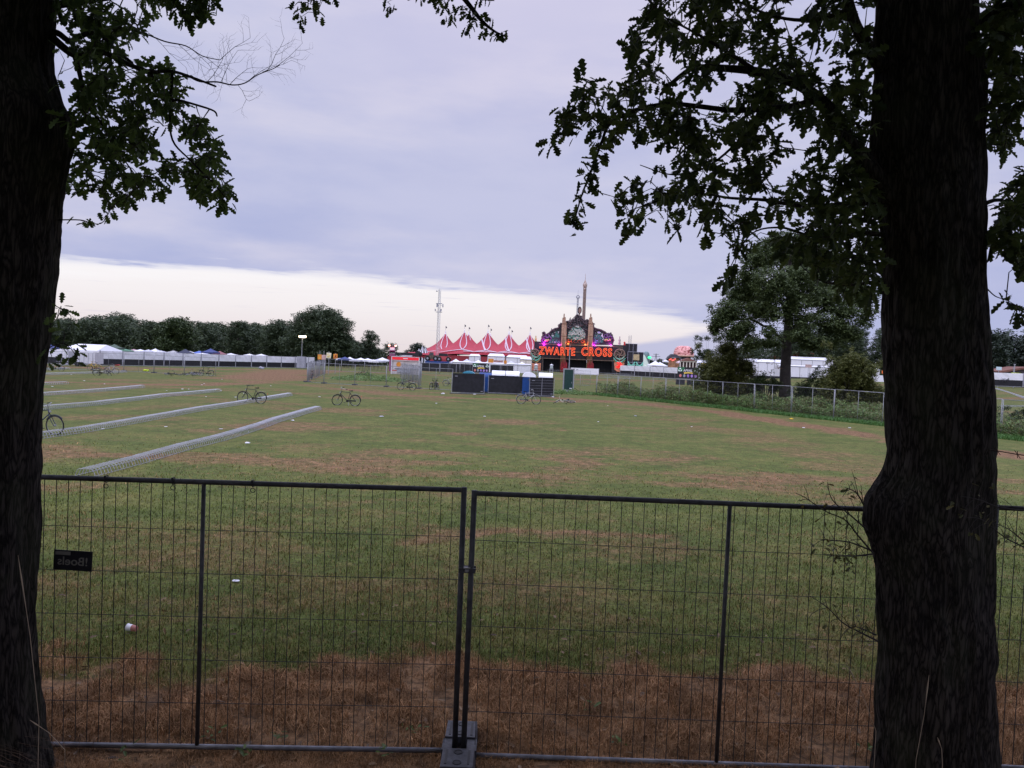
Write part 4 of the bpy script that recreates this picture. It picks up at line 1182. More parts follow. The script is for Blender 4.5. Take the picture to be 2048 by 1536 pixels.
# ------------------------------------------------------------------ bicycles
def torus(R, r, c, N=36, n=6): return MB().ring(c, (0, 1, 0), R, r, N, n)
TYRE = mat('tyre_rubber', (.012, .012, .012), .8, 0, .2, 20)
RIM = mat('rim_alloy', (.25, .25, .26), .4, .7, .1, 20)
FRB = mat('black_frame', (.014, .014, .016), .35, 0, .2, 10)
FRS = mat('silver_frame', (.32, .32, .34), .4, .6, .1, 10)
FRY = mat('yellow_frame', (.55, .34, .03), .45, 0, .1, 10)
FRBL = mat('blue_black_frame', (.016, .020, .05), .35, 0, .2, 10)
FRC = mat('cream_frame', (.50, .47, .40), .45, 0, .1, 10)
def bicycle():
    t_ = thing('bicycle', 'x', 'bicycle', group='bicycles left in the field')
    for nm, cx in (('rear', 0), ('front', 1.1)):
        b = MB()
        for i in range(18):
            a_ = 2 * PI * i / 18; s_ = .02 * (-1) ** i
            b.tube([(cx, s_, .34), (cx + .30 * math.cos(a_), 0, .34 + .30 * math.sin(a_))], .0016, 3, False)
        b.tube([(cx, -.05, .34), (cx, .05, .34)], .022, 8)
        w_ = b.build('wheel', ALU, t_); w_['side'] = nm
        torus(.318, .021, (cx, 0, .34)).build('tyre', TYRE, w_, True); torus(.296, .010, (cx, 0, .34)).build('rim', RIM, w_, True)
    bbk, st, ht, hb = (.46, 0, .29), (.31, 0, .80), (.865, 0, .845), (.90, 0, .72)
    b = MB()
    b.tube([bbk, st], .017, 8); b.tube([st, ht], .016, 8); b.tube([bbk, hb], .019, 8); b.tube([(.86, 0, .865), (.905, 0, .70)], .021, 8)
    for s_ in (-1, 1):
        b.tube([(.46, s_ * .03, .29), (0, s_ * .06, .34)], .010, 6); b.tube([(.32, s_ * .02, .77), (0, s_ * .06, .34)], .009, 6)
    b.build('frame', FRB, t_, True)
    b = MB()
    for s_ in (-1, 1): b.tube([(.905, s_ * .02, .70), (.92, s_ * .055, .66), (1.03, s_ * .055, .44), (1.1, s_ * .055, .34)], .012, 6)
    b.build('fork', FRB, t_)['side'] = 'front'
    b = MB(); b.tube([(.865, 0, .85), (.84, 0, 1.0), (.87, 0, 1.03)], .014, 8)
    for s_ in (-1, 1): b.tube([(.87, 0, 1.03), (.86, s_ * .10, 1.05), (.80, s_ * .24, 1.07), (.70, s_ * .29, 1.05), (.60, s_ * .30, 1.035)], .012, 6)
    hbar = b.build('handlebar', FRB, t_, True); hbar['side'] = 'front'
    for s_ in (-1, 1):
        g_ = MB().tube([(.70, s_ * .29, 1.05), (.585, s_ * .30, 1.033)], .017, 6).build('grip', BLACKP, hbar)
    b = MB(); b.lathe([(.03, -.03), (.035, 0), (.03, .03)], (.935, 0, .80), 8); lampo = b.build('headlight', ALU, t_); lampo['side'] = 'front'
    b = MB(); b.tube([(.31, 0, .78), (.285, 0, .90)], .013, 8).build('seat_post', RIM, t_)
    b = MB(); b.add([(.40, -.018, .925), (.40, .018, .925), (.28, .075, .935), (.17, .095, .95), (.145, 0, .955), (.17, -.095, .95), (.28, -.075, .935), (.40, 0, .90), (.28, .05, .895), (.17, .07, .89), (.17, -.07, .89), (.28, -.05, .895)],
                    [(0, 1, 2, 6), (2, 3, 4, 5, 6), (0, 7, 1), (1, 7, 8, 2), (2, 8, 9, 3), (3, 9, 10, 5, 4), (5, 10, 11, 6), (6, 11, 7, 0), (7, 11, 10, 9, 8)]); b.build('saddle', BLACKP, t_)
    b = MB(); b.box((.23, .065, .325), (.58, .028, .075)); b.lathe([(.075, -.012), (.075, .012)], (0, 0, 0), 14); b.v[-28:] = [(.46 + x, .065 + z, .305 + y) for x, y, z in b.v[-28:]]; b.build('chain_guard', BLACKP, t_)
    for s_ in (-1, 1):
        b = MB(); b.tube([(.46, s_ * .08, .29), (.46 + s_ * .14, s_ * .095, .22)], .009, 6); b.box((.46 + s_ * .15, s_ * .15, .215), (.09, .08, .022)); b.build('pedal', BLACKP, t_)
    for nm, cx, a0, a1 in (('rear', 0, rad(10), rad(185)), ('front', 1.1, rad(40), rad(150))):
        b = MB().ring((cx, 0, .34), (0, 1, 0), .355, .014, 18, 5, a0, a1); o = b.build('mudguard', FRB, t_); o['side'] = nm
    b = MB()
    for s_ in (-1, 1): b.tube([(.22, s_ * .03, .735), (.10, s_ * .06, .735), (-.26, s_ * .06, .735), (0, s_ * .065, .36)], .006, 5)
    for x in (-.24, -.1, .05): b.tube([(x, -.06, .735), (x, .06, .735)], .006, 5)
    b.build('luggage_rack', RIM, t_)
    b = MB(); b.lathe([(.028, 0), (.028, .02)], (0, 0, 0), 8); b.v[:] = [(-.375 - z, y, .60 + x) for x, y, z in b.v]; b.build('rear_lamp', RED, t_)
    b = MB(); b.tube([(.40, .04, .28), (.34, .17, .0)], .009, 5); b.build('kickstand', RIM, t_)
    return t_
bike = bicycle(); first = True
def put_bike(px, py, ang, label, frame=FRB, steer=0, lie=None, lean=0, z=0, Y=None, bar=None):
    """px, py: where the bicycle's middle meets the ground"""
    global first
    p = G(px, py)
    a_ = rad(ang); mid = Vector((.55, 0, 0))
    rot = Euler((rad(lie) if lie else rad(lean), 0, a_), 'XYZ')
    m_ = dict(frame=frame, fork=frame, mudguard=frame)
    m_['handlebar'] = bar or frame
    loc = p - rot.to_matrix() @ mid + Vector((0, 0, (.06 if lie else -.03) + z))
    if lie: loc += Vector((0, 0, .05))
    o = dup(bike, loc, rot=rot, label=label, mats=m_)
    if steer:
        h0, h1 = Vector((.86, 0, .865)), Vector((.905, 0, .70)); Mx = Matrix.Translation(h0) @ Matrix.Rotation(rad(steer), 4, (h1 - h0).normalized()) @ Matrix.Translation(-h0)
        for c in bpy.data.objects:
            if c.parent == o and c.get('side') == 'front': c.matrix_basis = Mx
    return o
BIKES = [
    (503, 806, 176, 'black roadster bicycle standing in the second nearest rack row', dict(lean=2)),
    (692, 811, 174, 'black bicycle with turned front wheel and grey bars on open grass', dict(steer=-38, bar=FRS)),
    (1057, 808, 6, 'pale wheeled bicycle standing before the black screen with a middle post', dict(frame=FRS, steer=10, lean=-3)),
    (1126, 808, 172, 'cream bicycle lying flat on the worn grass near the green cabinet', dict(frame=FRC, lie=80, steer=30)),
    (76, 868, 4, 'dark blue bicycle with pale bars half hidden by the bulging trunk', dict(frame=FRBL, steer=12, bar=FRS)),
    (813, 780, 176, 'dark bicycle leaning on the front fence of the pen', dict(frame=FRBL, lean=-8)),
    (866, 779, 70, 'black bicycle seen end on among those by the dark screens', dict(lean=8)),
    (874, 779, 110, 'dark bicycle leaning against the end on black one', dict(frame=FRBL, lean=-10)),
    (901, 772, 12, 'silver bicycle whose rear is hidden behind the first black screen', dict(frame=FRS, steer=25)),
    (624, 759, 100, 'dark bicycle parked end on at the narrow gate of the pen', dict()),
    (112, 742, 3, 'silver low frame bicycle beside the bulging trunk, at the far rack row', dict(frame=FRS)),
    (188, 741, 172, 'yellow bicycle standing behind the tangled pair at the rack end', dict(frame=FRY)),
    (206, 751, 20, 'dark bicycle tipped over in the tangle at the rack end', dict(lean=38, steer=40)),
    (222, 748, -14, 'silver and black bicycle upright in the tangle at the rack end', dict(frame=FRS, steer=-20)),
    (412, 752, 178, 'black bicycle standing at the foot of the thin mesh fence', dict(steer=15)),
    (348, 752, 8, 'dark bicycle lying flat, wheel towards the tangled pair', dict(lie=78)),
    (378, 752, 170, 'silver bicycle lying on its side by the standing black one', dict(frame=FRS, lie=76, steer=35)),
    (392, 749, 30, 'dark bicycle lying behind the silver fallen one', dict(frame=FRBL, lie=80)),
]
for px, py, an, lab, kw in BIKES: put_bike(px, py, an, lab, **kw)
def rmtree(o):
    for c in [c for c in bpy.data.objects if c.parent == o]: rmtree(c)
    bpy.data.objects.remove(o)
rmtree(bike); 

# ------------------------------------------------------------------ fences farther off
far_p = make_panel(3.7, 2.05, .115, rows, .0022, ALU, WIRE_FAR, .021, 6)
far_p.location = (0, -60, 0)
fb_far = MB().prism([(-.135, 0), (.135, 0), (.120, .125), (-.120, .125)], -.36, .36).build('fence_block', PLASTIC); fb_far.location = (0, -60, 0)
tag(fb_far, 'x', 'fence block', 'fence feet')
def fence_line(pts, group, labf, W=3.7, src=None, skip=(), foot=True, jit=.02):
    src = src or far_p; k_ = 0
    for (p, q) in zip(pts[:-1], pts[1:]):
        p, q = Vector(p), Vector(q); dv = q - p; n = max(1, round(dv.length / W)); s_ = dv.length / n / W
        for i in range(n):
            k_ += 1
            if k_ in skip: continue
            loc = p + dv * (i / n)
            o = dup(src, loc, rot=(random.gauss(0, jit), random.gauss(0, jit * .3), math.atan2(dv.y, dv.x) + random.gauss(0, jit * .5)), label=labf(k_ - 1)); o['group'] = group; o.scale = (s_ * .985, 1, 1)
            if foot:
                f_ = dup(fb_far, loc, math.atan2(dv.y, dv.x), f'fence block under the near side of the {labf(k_ - 1)}'[:110]); f_['group'] = 'fence feet'
                f_['label'] = FOOTLAB(group, k_ - 1)
def FOOTLAB(group, i): return f'grey block footing the {ORD[min(i, 19)]} post of the {FOOTNAME[group]}'
FOOTNAME = {'panels of the long wire fence': 'long wire fence by the weeds', 'front panels of the pen': 'pen front', 'back panels of the pen': 'pen back', 'gate lane panels of the pen': 'pen gate lanes', 'panels of the thin mesh fence': 'thin mesh fence on the field'}
fence_line([G(1128, 784), G(1193, 789), G(1445, 814), G(1667, 840), G(1765, 850)], 'panels of the long wire fence', lambda i: f'{ORD[i]} panel of the long wire fence by the weeds, counted from the green cabinet')
fence_line([G(1848, 858), G(2000, 873)], 'panels of the long wire fence', lambda i: f'{["wire fence panel hidden by the knotted trunk", "wire fence panel just emerging past the knotted trunk", "wire fence panel at the knotted trunk edge"][i]}', foot=False)
fence_line([G(2002, 873), G(2130, 886)], 'panels of the long wire fence', lambda i: ['leaning paired post wire fence panel past the knotted trunk', 'outermost wire fence panel past the leaning posts', 'last wire fence panel past the leaning posts'][i], foot=False, jit=.05)
fence_line([G(614, 764), G(648, 767), G(905, 781)], 'front panels of the pen', lambda i: f'{ORD[i]} panel along the front of the small pen, counted from its gate lanes')
fence_line([G(636, 741), G(775, 746)], 'back panels of the pen', lambda i: f'{ORD[i]} panel along the back of the small pen, counted from the lamp mast', foot=False)
fence_line([G(614, 764), G(621, 757.5), G(630, 752)], 'gate lane panels of the pen', lambda i: f'{ORD[i]} panel of the outer gate lane at the pen corner', foot=False)
fence_line([G(629, 757), G(640, 751.5), G(652, 747)], 'gate lane panels of the pen', lambda i: f'{ORD[i]} panel of the middle gate lane at the pen corner', foot=False)
fence_line([G(842, 772), G(822, 762), G(800, 755)], 'gate lane panels of the pen', lambda i: f'{ORD[i]} slanting panel of the closing lane before the red booth', foot=False)
fence_line([G(802, 768), G(838, 760), G(843, 752)], 'gate lane panels of the pen', lambda i: f'{ORD[i]} crossing panel of the closing lane before the red booth', foot=False)
fence_line([G(60, 736), G(248, 743), G(432, 752)], 'panels of the thin mesh fence', lambda i: f'{ORD[i]} panel of the thin mesh fence on the field, counted from the bulging trunk')
# crowd barriers and mesh in front of the festival ground
fence_line([G(838, 746), G(1000, 752), G(1056, 755)], 'mesh panels before the tents', lambda i: f'{ORD[i]} mesh panel before the dark screens and blue container', foot=False)
fence_line([G(1262, 757), G(1410, 764)], 'mesh panels before the gate', lambda i: f'{ORD[i]} mesh panel before the white banner run beside the gate tower', foot=False)
fence_line([G(1150, 770), G(1180, 772)], 'mesh panels behind the cabinet', lambda i: f'{ORD[i]} mesh panel behind the green cabinet', foot=False)
rmtree(far_p); rmtree(fb_far)

# screens of white over black on posts
def banner_panel(W, H, frac=.54, name='banner_fence'):
    t_ = thing(name, 'x', 'fence')
    zs = H * (1 - frac)
    b = MB(); k_ = 8
    vs = [(.03 + (W - .06) * i / k_, random.uniform(-.04, .04) - .01, z) for z in (H - .02, (H + zs) / 2, zs + .01) for i in range(k_ + 1)]
    fs = [(r_ * (k_ + 1) + i, r_ * (k_ + 1) + i + 1, (r_ + 1) * (k_ + 1) + i + 1, (r_ + 1) * (k_ + 1) + i) for r_ in range(2) for i in range(k_)]
    b.add(vs, fs); b.build('white_banner', WHITE, t_)
    MB().box((W / 2, .012, zs / 2 + .05), (W - .06, .012, zs - .12)).build('black_skirt', BLACK, t_)
    for x in (0, W): MB().tube([(x, -.045, 0), (x, -.045, H + .05)], .045, 6).build('post', GREY, t_)
    MB().box((W / 2, -.02, .05), (W - .1, .06, .10)).build('bottom_rail', ALU, t_)
    return t_
bp_ = banner_panel(3.5, 2.1); bp_.location = (0, -60, 0)
fence_line([G(70, 726.5), G(200, 731), G(402, 733.5), G(590, 736), G(628, 735)], 'white and black banner fence panels', lambda i: f'{ORD[i] if i < 20 else "last"} panel of the white over black banner fence, counted from the bulging trunk', 3.5, bp_, foot=False, jit=.008)
bq = banner_panel(5.6, 2.9, .52); bq.location = (0, -60, 0)
fence_line([G(1240, 750.5), G(1300, 754), G(1356, 757.5)], 'banner fence panels beside the gate', lambda i: f'{ORD[i]} panel of the white over black banner run beside the gate tower', 5.6, bq, foot=False, jit=.006)
p0, p1 = At(1975, 771.5, 165), At(2120, 776, 160)
fence_line([(p0[0], p0[1], p0[2]), (p1[0], p1[1], p1[2])], 'banner fence panels by the pine wood', lambda i: f'{ORD[i]} panel of the scribbled white banner fence by the pine wood', 5.6, bq, foot=False, jit=.006)
rmtree(bp_); rmtree(bq)
b = MB(); random.seed(5)
for i in range(6):
    c0 = At(2003 + i * 4, 757, 163.5); b.tube([c0 + Vector((.05 * math.sin(q * 2.1 + i) * q * .6, 0, -.06 * q * (1 + .3 * math.sin(i)))) + Vector((.2 * math.sin(q * 1.3 + i * 2), 0, .2 * math.cos(q * 1.7 + i))) for q in range(9)], .035, 4)
tag(b.build('graffiti', DGREY), 'dark scribbled writing on the white banner by the pine wood', 'graffiti')
# dark screens before the tents
def dark_screen(W, H):
    t_ = thing('mesh_screen', 'x', 'screen')
    MB().box((W / 2, .015, H / 2 + .06), (W - .04, .01, H - .1)).build('black_sheet', BLACK, t_)
    for x in (0, W / 2, W): MB().tube([(x, -.02, 0), (x, -.02, H)], .03, 6).build('post', GREY, t_)
    MB().tube([(0, -.02, H), (W, -.02, H)], .025, 6).build('top_rail', GREY, t_)
    return t_
ds = dark_screen(4.2, 2.3); ds.location = (0, -60, 0)
fence_line([At(838, 746.5, 168), At(880, 748, 166), At(945, 750, 164)], 'dark screens before the tents', lambda i: f'{ORD[i]} dark screen of the run from the blue container to the cartoon board', 4.2, ds, foot=False, jit=.004)
fence_line([At(980, 751, 162), At(1027, 752.5, 160)], 'dark screens before the tents', lambda i: f'{ORD[i]} dark screen right of the cartoon board over the toilets', 4.2, ds, foot=False, jit=.004)
rmtree(ds)

# ------------------------------------------------------------------ black privacy screens and toilets in the middle
def privacy(x0, x1, top, bot, label, slats=0, mid=0, tilt=0):
    a_, b_ = G(x0, bot[0]), G(x1, bot[1]); W = (b_ - a_).length; H = (At(x0, top, a_.y)[2])
    t_ = thing('privacy_screen', label, 'screen', a_, math.atan2(b_.y - a_.y, b_.x - a_.x), 'black screens before the toilets')
    b = MB(); k_ = 10
    vs = [(.05 + (W - .1) * i / k_, random.uniform(-.012, .012), z) for z in (H - .03, H * .66, H * .33, .14) for i in range(k_ + 1)]
    b.add(vs, [(r_ * (k_ + 1) + i, r_ * (k_ + 1) + i + 1, (r_ + 1) * (k_ + 1) + i + 1, (r_ + 1) * (k_ + 1) + i) for r_ in range(3) for i in range(k_)])
    b.build('black_sheet', BLACK, t_)
    for x in (0, W): MB().tube([(x, -.02, 0), (x, -.02, H + .02)], .026, 8).build('post', ALU, t_)
    MB().tube([(0, -.02, .08), (W, -.02, .08)], .022, 6).build('bottom_rail', ALU, t_)
    MB().tube([(0, -.02, H), (W, -.02, H)], .018, 6).build('top_rail', BLACKP, t_)
    if mid: MB().tube([(W / 2, -.03, .1), (W / 2, -.03, H)], .018, 6).build('brace', GREY, t_)
    if slats:
        b = MB()
        for i in range(1, slats): b.tube([(.05, -.03, H * i / slats), (W - .05, -.03, H * i / slats + .01)], .008, 4)
        b.build('wires', GREY, t_)
    MB().box((.36, -.02, H - .27), (.26, .012, .05)).build('label_strip', GREY, t_); MB().box((W - .22, -.02, .26), (.2, .012, .05)).build('label_strip', GREY, t_)
    MB().box((W / 2, .05, .035), (W + .3, .22, .07)).build('footing', DGREY, t_)
    return t_
privacy(903, 968, 745.5, (787, 789), 'largest black screen, first of three, with bikes at its open end', mid=0)
privacy(976, 1048, 750.5, (787, 790), 'plain black screen between the two gaps showing blue toilets')
privacy(1058, 1107, 754.5, (793, 794), 'black screen with pale wires and a middle post, by the green cabinet', 7, 1)

def toilet(px, Y, top, label, roofm, rz=0, wpx=None):
    p = At(px, 760, Y); W = 1.15; H = At(px, top, Y)[2]
    t_ = thing('portable_toilet', label, 'portable toilet', (p[0], Y, 0), rz, 'blue portable toilets behind the screens')
    hb_ = H - .44
    b = MB(); b.box((0, 0, hb_ / 2 + .06), (W, W, hb_ - .12))
    for i in range(-2, 3):
        b.box((i * .2, .5 * W + .01, hb_ / 2), (.08, .02, hb_ * .8)); b.box((-.5 * W - .01, i * .2, hb_ / 2), (.02, .08, hb_ * .8)); b.box((.5 * W + .01, i * .2, hb_ / 2), (.02, .08, hb_ * .8))
    b.build('body', BLUE, t_)
    MB().box((0, 0, .05), (W + .06, W + .06, .10)).build('skid', DGREY, t_)
    pr = [(-W / 2 - .04, hb_)] + [(W / 2 * math.cos(PI - PI * i / 10) * 1.05, hb_ + .05 + .38 * math.sin(PI * i / 10)) for i in range(11)] + [(W / 2 + .04, hb_)]
    MB().prism(pr, -W / 2 - .04, W / 2 + .04).build('roof', roofm, t_)
    d_ = MB().box((0, -W / 2 - .012, hb_ * .5), (W * .68, .03, hb_ * .84)).build('door', BLUE, t_)
    MB().box((.26, -W / 2 - .04, hb_ * .5), (.05, .03, .16)).build('latch', DGREY, d_)
    MB().box((0, -W / 2 - .04, hb_ * .85), (.26, .02, .08)).build('vent', DGREY, d_)
    return t_
TR = mat('toilet_white_roof', (.82, .82, .86), .5, 0, .06, 2)
TB = mat('toilet_teal_roof', (.05, .24, .34), .4, 0, .2, 3)
toilet(937, 70, 741.5, 'blue toilet with teal roof behind the largest black screen', TB, 0)
toilet(972, 71, 745, 'blue toilet side seen in the gap between the two wide screens', BLUE, PI / 2)
toilet(997, 71, 741, 'white roofed toilet behind the plain screen, nearer the cartoon board', TR, PI / 2)
toilet(1025, 70.5, 742, 'white roofed toilet behind the plain screen, nearer the arched blue one', TR, PI / 2)
toilet(1058, 69.5, 744, 'blue toilet with white arched roof edge standing in the open gap', TR, 0)
toilet(1091, 69, 745.5, 'white roofed toilet behind the wired black screen', TR, PI / 2)

# green cabinet
p = G(1136, 787); W = 1.12
t_ = thing('cabinet', 'tall green door cabinet with grey frame standing alone on the grass', 'cabinet', p, rad(-2))
MB().box((0, .45, 1.22), (W - .06, .85, 2.34)).build('body', GREY, t_)
b = MB()
for s_ in (-1, 1): b.box((s_ * (W / 2 - .06), -.02, 1.25), (.12, .10, 2.5))
b.box((0, -.02, 2.44), (W - .24, .1, .12)); b.box((0, -.02, .19), (W - .24, .1, .38)); b.build('door_frame', ALU, t_)
d_ = MB().box((0, -.035, 1.38), (W - .26, .05, 1.98)).build('door', DGREEN, t_)
MB().box((.32, -.075, 1.1), (.04, .04, .16)).build('handle', ALU, d_); MB().box((.24, -.066, .52), (.26, .012, .08)).build('label_plate', WHITE, d_)
b = MB()
for s_ in (-1, 1): b.box((s_ * .4, .1, .0), (.16, .9, .10))
b.build('skids', DGREY, t_)

# ------------------------------------------------------------------ sign boards with cartoon discs
def cartoon_board(px0, px1, top, bot, Y, label, crates):
    a_, b_ = At(px0, (top + bot) / 2, Y), At(px1, (top + bot) / 2, Y); W = b_[0] - a_[0]; zt, zb = At((px0 + px1) / 2, top, Y)[2], At((px0 + px1) / 2, bot, Y)[2]; H = zt - zb
    t_ = thing('sign_board', label, 'sign', ((a_[0] + b_[0]) / 2, Y, 0), rad(-2.3) * 0, 'black boards with coloured discs')
    t_.rotation_euler = (0, rad(.0), 0); zc_ = (zt + zb) / 2
    MB().box((0, 0, zc_), (W, .08, H)).build('board', BLACKW, t_)
    b = MB(); b.prism([(-W / 2 + .02, zt - .02), (-W * .14, zt - .02), (-W * .28, zc_ + H * .1), (-W / 2 + .02, zc_ + H * .22)], -.05, -.043); b.build('green_corner', GREEN, t_)
    font('lettering', 'AFVAL', WHITE, H * .30, t_, (-.02 * W, -.06, zc_ + H * .20), (PI / 2, 0, 0), 0, .01, True, H * .006, .18, .92)
    b = MB(); n_ = 10; up_ = [(-.20 * W + .42 * W * i / n_, zc_ + H * (.035 + .05 * math.sin(PI * i / n_))) for i in range(n_ + 1)]; b.prism(up_ + [(x + .01 * W, z - H * (.13 - .03 * i / n_)) for i, (x, z) in reversed(list(enumerate(up_)))], -.065, -.045); b.build('yellow_banner', YELLOW, t_)
    for s_ in (-1, 1):
        b = MB(); c = (s_ * W * .385, zc_ + H * .25); q = H * .155
        for i in range(3):
            a0 = PI / 2 + i * 2 * PI / 3; b.prism([(c[0] + q * math.cos(a0 + s2) * k2, c[1] + q * math.sin(a0 + s2) * k2) for s2, k2 in ((-.85, .95), (-.2, 1.12), (.2, 1.12), (.85, .95), (.7, .50), (-.7, .50))], -.055, -.044)
        b.build('recycling_mark', mat('pale_mint_print', (.62, .74, .68), .6), t_)
    cols = [mat('salmon_disc', (.62, .20, .18), .6, 0, .35, 9), mat('grey_disc', (.28, .29, .34), .6, 0, .5, 9), mat('violet_disc', (.28, .16, .48), .6, 0, .45, 9), mat('lilac_disc', (.34, .20, .52), .6, 0, .45, 9), mat('mauve_disc', (.36, .22, .46), .6, 0, .45, 9)]
    for i in range(5):
        cx_ = W * (-.36 + .182 * i); q = H * .115
        MB().prism([(cx_ + q * math.cos(a2) * .9, zc_ - H * .25 + q * math.sin(a2) * 1.15) for a2 in np.linspace(0, 2 * PI, 16, endpoint=False)], -.055, -.044).build('disc', cols[i], t_)
    for s_ in (-1, 1): MB().tube([(s_ * W * .49, .05, 0), (s_ * W * .49, .05, zt + .05)], .04, 6).build('post', ALU, t_)
    MB().box((0, -.02, zb - .04), (W + .1, .1, .07)).build('ledge', ALU, t_)
    if crates:
        for i, (x0, x1) in enumerate(((-.55, -.16), (-.02, .47))):
            c_ = thing('speaker_crate', ['dark crate under the sign board, by its open gap', 'longer dark crate under the sign board, by the olive bush'][i], 'crate', (t_.location.x + W * (x0 + x1) / 2, Y - .1, 0), 0, 'crates under the sign board')
            cw = W * (x1 - x0); h_c = zb - .12
            MB().box((0, 0, h_c / 2), (cw, .7, h_c)).build('box', BLACKW, c_); b = MB()
            for q in np.linspace(-.45, .45, 6): b.box((q * cw, -.36, h_c / 2), (.05, .03, h_c * .86))
            b.box((0, -.36, h_c - .06), (cw, .03, .08)); b.build('slats', DGREY, c_)
cartoon_board(945.5, 978, 727, 745.5, 100, 'black board with white and yellow lettering above the white toilet roofs', False)
cartoon_board(1355, 1397, 734.5, 757.5, 135, 'black board with white and yellow lettering by the tall olive bush', True)

# ------------------------------------------------------------------ lamp mast, signs on poles, booth
Y = 143; p = G(603, 737); p = Vector((At(603, 725, Y)[0], Y, 0)); zt = At(603, 673, Y)[2]
t_ = thing('light_mast', 'lit lamp mast rising from a grey box beside the banner fence', 'light mast', p)
b = MB(); b.box((0, 0, 1.15), (1.5, 1.2, 2.1)); b.box((0, -.62, 1.1), (.03, .03, 1.9)); b.box((-.3, -.61, 1.5), (.4, .03, .3)); b.build('cabinet', GREY, t_)
MB().box((0, 0, .05), (1.6, 1.3, .1)).build('skid', DGREY, t_)
MB().tube([(0, 0, 2.2), (0, 0, 4.0), (.02, 0, zt - .2)], [.07, .055, .045], 8).build('pole', ALU, t_)
b = MB(); b.box((.05, 0, zt - .26), (1.3, .12, .08)); b.build('crossbar', ALU, t_)
for i, x in enumerate((-.42, .05, .52)):
    h_ = MB().box((x, .03, zt), (.44, .16, .34)).build('lamp_head', DGREY, t_)
    MB().box((x, -.06, zt), (.40, .03, .30)).build('lamp_glass', glow('lamp_glow', (1.0, .80, .48), 9), h_)
pl = bpy.data.lights.new('lamp_light', 'POINT'); pl.energy = 60; pl.color = (1, .8, .5); pl.shadow_soft_size = .3
po = bpy.data.objects.new('lamp_light', pl); LINK(po); po.location = p + Vector((0, -.6, zt - .1))

def pole_sign(px, py, wpx, hpx, Y, m_, label, mark, tall=0, tilt=0):
    q = At(px, py, Y); W, H = wpx * Y / FPX, hpx * Y / FPX
    t_ = thing('pole_sign', label, 'sign', (q[0], Y, 0), 0, 'painted boards on poles by the pen')
    MB().box((0, 0, q[2]), (W, .06, H), 0, tilt).build('board', m_, t_)
    MB().tube([(0, .06, 0), (0, .06, q[2] + H / 2 + tall)], .045, 6).build('pole', ALU, t_)
    if mark is not None:
        b = MB()
        for i in range(4): b.box((W * random.uniform(-.25, .25), -.04, q[2] + H * random.uniform(-.28, .28)), (W * random.uniform(.25, .5), .012, H * .12), 0, random.uniform(-.6, .6))
        b.build('painted_mark', mark, t_)
random.seed(21)
pole_sign(639.5, 714, 8, 10, 112, ORANGE, 'orange painted board, outermost of the boards at the pen corner', YELLOW, .55)
pole_sign(647.5, 714.5, 8, 9.5, 111, mat('pink_board', (.50, .34, .32), .7, 0, .15, 3), 'dull pink board beside the orange one at the pen corner', None, .6)
pole_sign(657.5, 711, 9.5, 11, 110, mat('pale_yellow_board', (.66, .62, .46), .7, 0, .15, 3), 'ragged cream board with yellow marks at the pen corner', YELLOW, .2, rad(6))
pole_sign(671, 712.5, 8, 9.5, 114, ORANGE, 'orange board with dark marks standing apart inside the pen', DRED, .12)

# red fascia booth
Y = 128; x0, x1 = At(774, 730, Y)[0], At(838, 730, Y)[0]; xm = At(783, 730, Y)[0]; zt = At(805, 713.5, Y)[2]; zf = At(805, 720.5, Y)[2]
t_ = thing('kiosk', 'white kiosk with bright red fascia and white frame at the pen back', 'kiosk', (xm, Y, 0)); W = x1 - xm
MB().box((W / 2, 1.3, zf / 2), (W - .1, 2.2, zf - .05)).build('body', mat('kiosk_print', (.50, .45, .45), .6, 0, .3, 1.2), t_)
b = MB()
for x in (0, W): b.box((x, 0, zt / 2), (.10, .10, zt))
b.box((W / 2, 0, zt), (W, .1, .07)); b.box((W / 2, 0, zf - .03), (W, .1, .06)); b.build('frame', WHITE, t_)
f_ = MB().box((W / 2, 0, (zt + zf) / 2), (W - .12, .06, zt - zf - .12)).build('fascia', glow('red_fascia', (.75, .015, .03), .55), t_)
MB().box((W * .5, -.036, (zt + zf) / 2), (W * .17, .01, .13)).build('sign_strip', WHITE, f_)
MB().box((-.38, 1.2, (zt + zf) / 2), (.66, 2.4, zt - zf)).build('side_fascia', DRED, t_)
b = MB().lathe([(.42, 0), (.42, .02)], (0, 0, 0), 20); b.v = [(W * .26 + x, .18 - z, zf - .72 + y) for x, y, z in b.v]; b.build('orange_round_print', ORANGE, t_)
MB().box((W * .17, .19, .62), (W * .3, .02, .12)).build('red_stripe', RED, t_)
b = MB(); b.box((W * .55, .10, 1.0), (W * .85, .2, .08)); b.box((W * .45, .10, .55), (W * .5, .15, .5)); b.build('counter', GREY, t_)
b = MB(); [b.box((W * (.40 + .08 * i), .17, 1.5), (.05, .02, .6)) for i in range(7)]; b.build('window_bars', GREY, t_)
# lit sign tower behind it
Y = 150; p = At(784.5, 713, Y); zt = At(784.5, 694, Y)[2]; zb = At(784.5, 712, Y)[2]
t_ = thing('sign_tower', 'narrow sign tower with two red flood lamps above the kiosk', 'sign tower', (p[0], Y, 0)); W = 1.05
MB().box((0, 0, zt / 2), (W, .5, zt)).build('column', mat('plum_panel', (.20, .07, .14), .6, 0, .2, 2), t_)
b = MB(); b.box((0, -.27, zt - .35), (W * .9, .04, .5)); b.box((0, -.27, zb + .75), (W * .9, .04, .42)); b.build('white_panel', WHITE, t_)
b = MB(); b.box((0, -.27, zt - .95), (W * .9, .04, .42)); b.build('magenta_panel', mat('magenta_panel', (.42, .06, .24), .6), t_)
b = MB(); b.box((0, 0, zt + .28), (1.7, .2, .12)); b.box((0, 0, zt + .1), (.2, .2, .3)); b.build('lamp_bar', DGREY, t_)
